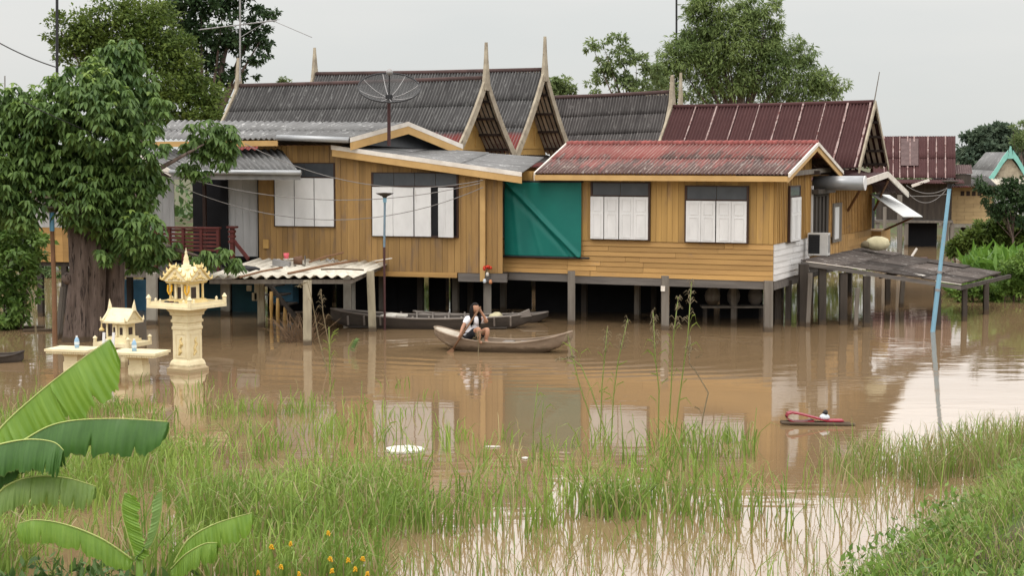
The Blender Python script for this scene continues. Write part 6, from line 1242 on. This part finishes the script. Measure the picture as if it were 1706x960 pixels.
# ------------------------------------------------------------------ grass in the flood
def blades(P, H_, Wb, lean, seed=0):
    n = len(P); az = rng.uniform(0, 2*PI, n); ld = np.stack([np.cos(az), np.sin(az), np.zeros(n)], 1)*(lean*H_)[:, None]; fa_ = rng.uniform(-.9, .9, n); s = np.stack([np.cos(fa_), np.sin(fa_), np.zeros(n)], 1)*(Wb*.5)[:, None]; up = np.stack([np.zeros(n), np.zeros(n), H_], 1)
    a = P; b1 = P+up*.45+ld*.18; c = P+up*.82+ld*.6; t = P+up*(1-np.minimum(.35, lean*.35))[:, None]+ld*1.15
    V = np.stack([a-s, a+s, b1-s*.9, b1+s*.9, c-s*.6, c+s*.6, t-s*.08, t+s*.08], 1).reshape(-1, 3); b8 = np.arange(n)[:, None]*8
    return V, np.concatenate([b8+np.array([[0, 1, 3, 2]]), b8+np.array([[2, 3, 5, 4]]), b8+np.array([[4, 5, 7, 6]])], 0)
def proj(P):
    x, y, z = P[:, 0], P[:, 1], P[:, 2]-HC; c, s = math.cos(TH), math.sin(TH); dpt = y*c-z*s; return 853+FP*x/dpt, 480-FP*(y*s+z*c)/dpt
def vnoise(X, Y, s, seed):
    r_ = np.random.default_rng(seed); G = r_.random((64, 64)); x, y = X*s+100, Y*s+100; i, j = np.floor(x).astype(int), np.floor(y).astype(int); fx, fy = x-i, y-j; fx = fx*fx*(3-2*fx); fy = fy*fy*(3-2*fy); g = lambda a, b2: G[a % 64, b2 % 64]
    return (g(i, j)*(1-fx)+g(i+1, j)*fx)*(1-fy)+(g(i, j+1)*(1-fx)+g(i+1, j+1)*fx)*fy
def dens(u, v, x, y):
    n1 = vnoise(x, y, .9, 1); n2 = vnoise(x, y, 2.3, 2)
    n3 = vnoise(x, y, .45, 4)
    lo = np.interp(u, [0, 150, 300, 420, 600, 760, 900, 1000, 1250, 1330], [800, 805, 800, 790, 805, 818, 838, 838, 842, 850]); hi = np.interp(u, [0, 300, 380, 620, 760, 900, 1120, 1240, 1330], [1100, 1100, 935, 915, 900, 905, 905, 895, 870])
    band_ = np.clip((v-lo)/16, 0, 1)*np.clip((hi-v)/20, 0, 1)*(u < 1330)
    d1 = band_*np.clip(-.02+2.2*(n1-.27)+.8*(n2-.5), .05, 1)*np.interp(u, [0, 280, 420, 880, 960, 1130, 1160, 1330], [.55, .6, 1.05, 1.05, .85, .95, .45, .2])
    d2 = (u < 760)*np.clip((v-632)/60, 0, 1)*(v < lo+14)*(np.clip((n1*.6+n2*.4-.53)*4, 0, .8)+.03)*np.interp(u, [0, 300, 360, 480, 560, 600, 760], [.6, .5, .2, .4, .25, .08, .04])
    d3 = ((u > 560) & (u < 1260) & (v > 735) & (v < lo+10))*np.clip((n2-.52)*1.6, 0, .4)*.5
    d4 = ((v > hi-15) & (u > 330) & (u < 1420))*(.07+.22*np.clip(n2-.42, 0, 1))*np.interp(u, [330, 560, 680, 800, 1250, 1420], [3.2, 2.4, 1.1, .7, .5, .25])
    edge = 812+np.abs(u-1560)*-.04+10*np.sin(u*.05); top_ = np.interp(u, [1335, 1400, 1480, 1560, 1640, 1706], [795, 776, 768, 764, 742, 725])
    d5 = ((u > 1335) & (v < edge) & (v > top_))*np.clip((u-1335)/25, 0, 1)*np.clip(.30+n1*.6+.4*(n2-.5), 0.05, 1)*.75
    d6 = ((u > 1300) & (u < 1640) & (v > 812))*.035*(n2 > .4)
    return np.maximum.reduce([d1, d2, d3, d4, d5, d6])
N = 330000; Xg = rng.uniform(-9, 10.5, N); Yg = 16.2+(33-16.2)*rng.random(N)**1.25; Pg = np.stack([Xg, Yg, np.zeros(N)-.03], 1); ug, vg = proj(Pg); keep = (ug > -40) & (ug < 1760) & (vg > 610) & (vg < 1010); Pg = Pg[keep]; ug = ug[keep]; vg = vg[keep]
keep = rng.random(len(Pg)) < dens(ug, vg, Pg[:, 0], Pg[:, 1])*.50; Pg = Pg[keep]; ug = ug[keep]; vg = vg[keep]
nb = len(Pg); tall = np.interp(vg, [620, 740, 800, 870, 960], [.22, .36, .60, .62, .62])*np.where(ug > 1335, 1.15, 1)*rng.uniform(.5, 1.25, nb)*(.75+.5*vnoise(Pg[:, 0], Pg[:, 1], 1.3, 5)); sparse = (ug > 640) & (vg > 905); tall = np.where(sparse, tall*.55, tall)
dry = rng.random(nb) < np.where(ug > 1335, .48, np.where(sparse, .55, .16)); Wb = rng.uniform(.010, .023, nb); lean = rng.uniform(.05, 1.0, nb)**1.4; Wb = np.where(ug > 1335, Wb*.7, np.where(sparse, Wb*.62, Wb))
for nm, sel, mt, lab in (('flood_grass', ~dry, m_grass, 'fresh green grass growing out of the flood water'), ('dry_flood_grass', dry, m_grassdry, 'straw coloured dry grass standing among the green grass')):
    V, F_ = blades(Pg[sel], tall[sel], Wb[sel], lean[sel]); tag(np_mesh(nm, V, F_, mt), lab, 'grass', kind='stuff')
# herbs on the bank at the lower right and bottom left
def ground_pts(n, x0, x1, y0_, y1_):
    X = rng.uniform(x0, x1, n); Y = rng.uniform(y0_, y1_, n); Z = np.array([bank(a, c) for a, c in zip(X, Y)]); k_ = Z > -.06; return np.stack([X, Y, np.maximum(Z, -.03)], 1)[k_]
G = np.concatenate([ground_pts(52000, 2.0, 12, 10.5, 27), ground_pts(30000, 3.0, 17, 4, 28)]); ugg, vgg = proj(G); G = G[(ugg < 3200) & (vgg < 2600)]; G = G[rng.random(len(G)) < np.clip(vnoise(G[:, 0], G[:, 1], 1.3, 14)*2.4-.25, .15, 1)]
n = len(G); mound = np.clip(vnoise(G[:, 0], G[:, 1], 2.0, 8)-.28, .03, 1)*.75; P = G+np.stack([rng.normal(size=n)*.02, rng.normal(size=n)*.02, rng.random(n)**.7*mound], 1); D = unit(rng.normal(size=(n, 3))+np.array([0, 0, .35])); S = unit(np.cross(D, rng.normal(size=(n, 3))*.5+np.array([0, 0, 1]))); Ln = rng.uniform(.035, .12, n); V, F_ = quads(P, D, S, Ln, Ln*.45)
tag(np_mesh('bank_herbs', V, F_, m_bankplant), 'low leafy herbs covering the bank at the lower right', 'ground cover', kind='stuff')
G2 = G[rng.random(n) < .42]; V, F_ = blades(G2, rng.uniform(.12, .42, len(G2)), rng.uniform(.006, .013, len(G2)), rng.uniform(.2, 1.0, len(G2))); tag(np_mesh('bank_grass', V, F_, m_grass), 'grass growing through the herbs on the lower right bank', 'grass', kind='stuff')
G3 = G[rng.random(n) < .16*(vnoise(G[:, 0], G[:, 1], .8, 9) > .42)*1.6]; V, F_ = blades(G3, rng.uniform(.15, .4, len(G3)), rng.uniform(.006, .012, len(G3)), rng.uniform(.4, 1.3, len(G3))); tag(np_mesh('dry_bank_grass', V, F_, m_grassdry), 'dry straw lying on the lower right bank', 'grass', kind='stuff')
nw = 6000; P = np.stack([rng.uniform(-6.2, -3.0, nw), rng.uniform(14.6, 16.6, nw), np.zeros(nw)], 1); P = P[rng.random(nw) < np.clip(vnoise(P[:, 0], P[:, 1], 1.4, 11)*2-.55, 0, 1)]; nw = len(P); P[:, 2] = np.array([max(0, bank(a, c)) for a, c in P[:, :2]])+rng.random(nw)*.38*vnoise(P[:, 0], P[:, 1], 2.1, 12); D = unit(rng.normal(size=(nw, 3))+np.array([0, 0, .5])); S = unit(np.cross(D, rng.normal(size=(nw, 3))*.5+np.array([0, 0, 1]))); Ln = rng.uniform(.06, .2, nw); V, F_ = quads(P, D, S, Ln, Ln*.34)
tag(np_mesh('weeds', V, F_, leafmat('blue_green_weeds', (.04, .085, .025), (.13, .21, .06), .5, .3, .3, 2)), 'dark leafy weeds round the low banana sprout at the lower left', 'weeds', kind='stuff')
# ------------------------------------------------------------------ reeds standing out of the water
def reed(label, base, pts_px, Y, head=.5, leaves=4, mat=m_reed, seedn=26, bent=False, cat='reed', r=.011, name='reed'):
    q0 = W(*base); Y = q0.y; pts = [q0-Vector((0, 0, .1)), q0]+[at(u, v, Y+random.uniform(-.05, .05)) for u, v in pts_px]; t = thing(name, label, cat, q0, 0, 'tall reeds standing in the flood')
    MB().tube(pts, [r]+[max(.004, r*(1-.6*i/(len(pts)-1))) for i in range(len(pts)-1)], 6).build('stalk', mat, t, world=True, smooth=True)
    for i in range(leaves):
        s = random.uniform(.15, .75)*(len(pts)-2)+1; j = min(int(s), len(pts)-2); c = pts[j].lerp(pts[j+1], s-j); sd = random.choice((-1, 1)); ln2 = random.uniform(.22, .48); mb = MB(); prev = None
        k1, k2, k3 = random.uniform(.08, .2), random.uniform(.2, .42), random.uniform(.3, .62); hh = random.uniform(.15, .75); pth = [c, c+Vector((sd*ln2*k1, random.uniform(-.05, .05), ln2*.5)), c+Vector((sd*ln2*k2, 0, ln2*(.5+hh*.3))), c+Vector((sd*ln2*k3, 0, ln2*hh*.7))]; wd_ = [.006, .010, .008, .001]
        vs = []; 
        for p_, w2 in zip(pth, wd_): vs += [p_+Vector((0, -w2*.5, w2)), p_-Vector((0, -w2*.5, w2))]
        mb.add(vs, [(2*a, 2*a+1, 2*a+3, 2*a+2) for a in range(3)]); mb.build('leaf', mat, t, world=True, smooth=True)
    if head:
        mb = MB(); tip = pts[-1]; dr = (pts[-1]-pts[-2]).normalized()
        for i in range(seedn):
            s = random.random(); c = tip-dr*head*(1-s); o_ = Vector((random.uniform(-1, 1), random.uniform(-1, 1), .25)).normalized()*random.uniform(.05, .17)*(1.1-s*.6); mb.tube([c, c+o_*.6+dr*.04, c+o_+dr*.03-Vector((0, 0, .04))], [.004, .005, .003], 4)
        mb.build('seed_head', m_seed, t, world=True)
    return t
reed('feathery reed left of the first white shutters, leaning right', (1000, 735), [(1003, 640), (1008, 590), (1012, 545)], 0, .40, 5)
reed('tall seed head reed leaning right under the first window', (1018, 742), [(1022, 660), (1030, 600), (1046, 532)], 0, .48, 5)
reed('low arching reed bending left near the paddle boat prow', (1010, 725), [(985, 650), (968, 610), (950, 597), (930, 600)], 0, .30, 4)
reed('short pale reed with a loose head at the paddle boat prow', (985, 700), [(965, 640), (955, 600), (946, 560)], 0, .22, 3, seedn=16)
reed('leafy yellow green reed before the middle house post', (1096, 750), [(1098, 650), (1092, 600), (1088, 520)], 0, .55, 7, seedn=40)
reed('reed with dark drooping head right of the middle house post', (1112, 745), [(1118, 650), (1122, 560), (1130, 495)], 0, .5, 5, seedn=36)
reed('tallest reed reaching above the floor beam between the windows', (1120, 760), [(1135, 640), (1146, 560), (1152, 470)], 0, .60, 5, seedn=40)
reed('kinked dry reed hanging over towards the second window', (1160, 770), [(1172, 690), (1180, 655), (1160, 620), (1148, 606), (1150, 560)], 0, .3, 2, m_seed, 18)
for i, (u, v, h) in enumerate(((640, 770, 70), (665, 775, 95), (602, 765, 130), (888, 790, 150), (900, 780, 110), (1008, 780, 90), (1060, 790, 100), (1258, 770, 90), (720, 778, 60), (1040, 772, 100))):
    reed(('thin green shoot left of the foam slab', 'thin dark shoot behind the foam slab', 'tall green shoot left of the window reflection', 'stout upright green reed below the tarpaulin reflection', 'second stout upright reed below the tarpaulin reflection', 'upright shoot under the first window reflection', 'upright shoot between the two window reflections', 'sparse shoot right of the second window reflection', 'short shoot right of the foam slab', 'slender shoot right of the first window reflection')[i], (u, v), [(u+random.uniform(-4, 4), v-h*.5), (u+random.uniform(-8, 8), v-h)], 0, 0, 2 if h > 100 else 1, m_grass, r=.007)
reed('green reed clump leaf fountain beside the shelter post', (550, 640), [(549, 590), (548, 545)], 0, 0, 12, m_reed, r=.014)
reed('dry bent reed hanging by the shelter post', (545, 620), [(530, 560), (520, 500), (512, 470), (498, 478)], 0, .3, 3, m_seed, 26)
reed('dry reed with spiky head right of the shelter post', (556, 610), [(545, 560), (538, 520), (535, 485)], 0, .35, 3, m_seed, 26)
reed('broken pale reed left of the big tree trunk', (62, 590), [(58, 540), (50, 490), (44, 482)], 0, 0, 1, m_seed)
reed('thin dry stick reed before the left lamp post', (66, 600), [(60, 545), (56, 485)], 0, 0, 1, m_seed)
reed('small floating grass tuft before the paddle boat', (797, 592), [(797, 575), (797, 552)], 0, .25, 6, m_seed, 16)
# dry brush pile beside the shelter
p = W(497, 570); br = thing('brush_pile', 'brown dry brush pile in the water left of the shelter post', 'brush', p); mb = MB()
for i in range(110):
    a = random.uniform(0, 2*PI); q = Vector((random.uniform(-.28, .3), random.uniform(-.2, .2), -.05)); e_ = q+Vector((random.gauss(-.12, .3), random.gauss(0, .15), random.uniform(.15, .75))); mb.tube([q, q.lerp(e_, .5)+Vector((random.uniform(-.06, .06), 0, .05)), e_], [.010, .008, .004], 4)
mb.build('twigs', M('dry_twigs', (.20, .13, .075), (.12, .08, .05), .9), br)
p = W(580, 590); fp = thing('floating_plant', 'small leafy green plant in the water right of the shelter post', 'plant', p)
mb = MB(); mb.tube([(0, 0, -.1), (.02, 0, .15), (.12, 0, .32)], [.015, .012, .006], 5); mb.build('stem', m_reed, fp)
for i in range(9): q = Vector((.02+.012*i, 0, .10+.025*i)); sd = 1 if i % 2 else -1; MB().add([q, q+Vector((.07, sd*.02, .05*sd+.02)), q+Vector((.15, 0, .05*sd)), q+Vector((.07, -sd*.02, -.0))], [(0, 1, 2, 3)]).build('leaf', m_leafA, fp)
# yellow flowers in the grass
def flower():
    t = thing('yellow_flower', 'single orange yellow flower head on a green stem among the lower left grass', 'flower', (0, 0, 0), 0, 'yellow flowers in the lower left grass')
    MB().tube([(0.02, 0, -.5), (.01, 0, .3), (.0, 0, .5)], [.006, .006, .004], 5).build('stem', m_grass, t)
    mb = MB()
    for i in range(11):
        a = i*2.4; z = .48+.0038*i; r = .019*(1-.05*i); mb.blob((r*math.cos(a), r*math.sin(a), z), .009, 4, .3)
    mb.build('flower_head', m_flower, t, smooth=True); return t
fo = flower(); FL = [(452, 905), (484, 900), (547, 882), (580, 927), (553, 945), (604, 925), (498, 950), (592, 942), (468, 938), (430, 948), (550, 925), (612, 950)]
for i, (u, v) in enumerate(FL):
    Yf = 15.1+random.uniform(0, 1.0); q = at(u, v, Yf); loc = Vector((q.x, q.y, q.z-.54))
    pos = 'single orange yellow flower head on a green stem among the lower left grass'
    if i == 0: fo.location = loc
    else: fl_ = copy_tree(fo, loc, random.uniform(0, 6)); sc_ = random.uniform(.62, 1.0); fl_.scale = (sc_, sc_, 1)
# ------------------------------------------------------------------ banana plants
def banana_leaf(root, pts, wtop, hang, mat, label=None, prof=None, fold=.25, tears=(), side=Vector((0, -1, 0)), back=True):
    """midrib through pts; the near half hangs by the metres in `hang` (vector), the far half folds behind"""
    pts = [Vector(p) for p in pts]; n = 26; ks = len(pts)-1; hang = Vector(hang)
    def cr(t):
        s = t*ks; j = min(int(s), ks-1); f_ = s-j; p0, p1, p2, p3 = pts[max(j-1, 0)], pts[j], pts[j+1], pts[min(j+2, ks)]
        return .5*((2*p1)+(p2-p0)*f_+(2*p0-5*p1+4*p2-p3)*f_**2+(3*p1-p0-3*p2+p3)*f_**3)
    def wf(t): return min(1, (t/.16)**.6 if t > 0 else 0)*min(1, ((1-t)/.10)**.5 if t < 1 else 0)+.02
    mb = MB()
    for half, hv in ((0, hang), (1, Vector((hang.x*.6, abs(hang.length)*.55+.02, hang.z*.85)))):
        if half and not back: continue
        def surf(u, v):
            t = u; c = cr(t); w_ = wf(t)*(1+.05*math.sin(t*40+half)+.03*math.sin(t*93)+.035*math.sin(t*211+math.sin(t*57)*2)); rip = (.012*abs(math.sin(t*34+half*2+.6*math.sin(t*11)))+.014*math.sin(t*27)+.006*math.sin(t*150))*v**.6
            tr_ = 1.0
            for tt, dpth in tears:
                if abs(t-tt) < .011: tr_ = min(tr_, 1-dpth*(1-abs(t-tt)/.011))
            bulge = side*(.10*hang.length*math.sin(v*PI*.8))*(1 if half == 0 else -1)
            return c+hv*(v*w_*tr_)+bulge+side*rip
        mb.grid(surf, 200, 7, lambda a_, c_: (a_, c_))
    lf = mb.build('leaf', mat, root, world=True, smooth=True)
    if label: lf['label'] = label
    mr = MB(); mr.tube([cr(i/n)+Vector((0, 0, .006)) for i in range(n+1)], [.011*(1-.75*i/n) for i in range(n+1)], 6); mr.build('midrib', m_midrib, lf, world=True, smooth=True); return lf
BY = 14.0; BP = thing('banana_plant', 'banana plant at the left edge with broad bright leaves reaching in', 'banana plant', (at(-60, 700, BY).x, BY, bank(at(-60, 700, BY).x, BY)))
bx = at(-60, 760, BY); MB().tube([(bx.x, BY, .3), (bx.x+.02, BY, 1.2), (bx.x+.06, BY, 2.0)], [.10, .085, .05], 12).build('stem', m_midrib, BP, world=True, smooth=True)
pw = lambda px_: px_*m_px(BY)
def hv(du, dv, dy=-.05): a = at(853, 480, BY); return Vector((pw(du), dy, -pw(dv)))
banana_leaf(BP, [at(-45, 780, BY), at(0, 716, BY), at(60, 660, BY-.05), at(120, 612, BY-.1), at(183, 566, BY-.1)], 0, hv(38, 66), m_banana, 'bright green raised leaf', tears=((.30, .35), (.60, .75), (.78, .3)))
banana_leaf(BP, [at(-40, 790, BY-.1), at(40, 735, BY-.15), at(100, 706, BY-.2), at(190, 699, BY-.25), at(281, 704, BY-.3)], 0, hv(-6, 56), m_banana2, 'dark green level leaf', tears=((.40, .25), (.66, .5), (.85, .3)))
banana_leaf(BP, [at(-70, 770, BY-.2), at(-10, 745, BY-.3), at(45, 734, BY-.4), at(88, 738, BY-.5), at(106, 752, BY-.55)], 0, hv(-4, 48), m_banana2, 'dark drooping leaf at the edge', tears=((.7, .3), (.85, .3)))
banana_leaf(BP, [at(-25, 850, BY-.2), at(10, 812, BY-.3), at(55, 796, BY-.3), at(110, 798, BY-.3), at(160, 812, BY-.3)], 0, hv(-2, 42), bananamat('faded_banana_leaf', (.22, .32, .08), (.14, .235, .05), .9), 'pale drooping lower leaf', tears=((.5, .6), (.62, .3), (.72, .6), (.82, .4), (.92, .5)))
BS = thing('banana_sprout', 'low banana sprout with leaves spreading through the grass', 'banana plant', (at(225, 930, 15.6).x, 15.6, bank(at(225, 930, 15.6).x, 15.6)))
BY = 15.6; sx = at(232, 930, BY); MB().tube([(sx.x, BY, -.1), (sx.x, BY, .52)], [.05, .03], 10).build('stem', m_banana, BS, world=True, smooth=True)
banana_leaf(BS, [at(225, 930, BY), at(212, 890, BY), at(203, 850, BY), at(208, 822, BY)], 0, hv(30, 10), m_banana, 'rolled upright leaf', back=True)
banana_leaf(BS, [at(232, 930, BY), at(255, 905, BY), at(268, 860, BY), at(271, 818, BY)], 0, hv(-14, 6), M('pale_young_banana_leaf', (.25, .38, .12), (.2, .32, .1), .5, spec=.3, transl=.3), 'pale furled young leaf', back=False)
banana_leaf(BS, [at(222, 935, BY), at(170, 900, BY-.1), at(110, 876, BY-.2), at(60, 868, BY-.3), at(30, 874, BY-.3)], 0, hv(2, 34), m_banana, 'long leaf lying left over the grass', tears=((.4, .4), (.7, .5)))
banana_leaf(BS, [at(290, 940, BY), at(315, 900, BY-.1), at(360, 874, BY-.2), at(420, 856, BY-.3)], 0, hv(6, 36), m_banana, 'leaf arching to the right', tears=((.55, .7), (.7, .5), (.85, .5)))
banana_leaf(BS, [at(285, 950, BY), at(310, 925, BY-.2), at(340, 908, BY-.25), at(362, 906, BY-.3)], 0, hv(2, 30), m_banana, 'short lower right leaf', tears=((.6, .5),))
# ------------------------------------------------------------------ camera and render settings
cam = bpy.data.cameras.new('camera'); co = bpy.data.objects.new('camera', cam); COL.objects.link(co); sc.camera = co
co.location = (0, 0, HC); co.rotation_euler = (PI/2-TH, 0, 0); cam.sensor_width = 36; cam.lens = 36*FP/1706; cam.clip_start = .1; cam.clip_end = 2000
vs = sc.view_settings; vs.view_transform = 'Standard'; vs.look = 'None'; vs.exposure = 0; vs.gamma = 1; vs.use_curve_mapping = False
sc.cycles.use_denoising = True; sc.cycles.max_bounces = 7; sc.cycles.transparent_max_bounces = 8; sc.cycles.caustics_reflective = False; sc.cycles.caustics_refractive = False
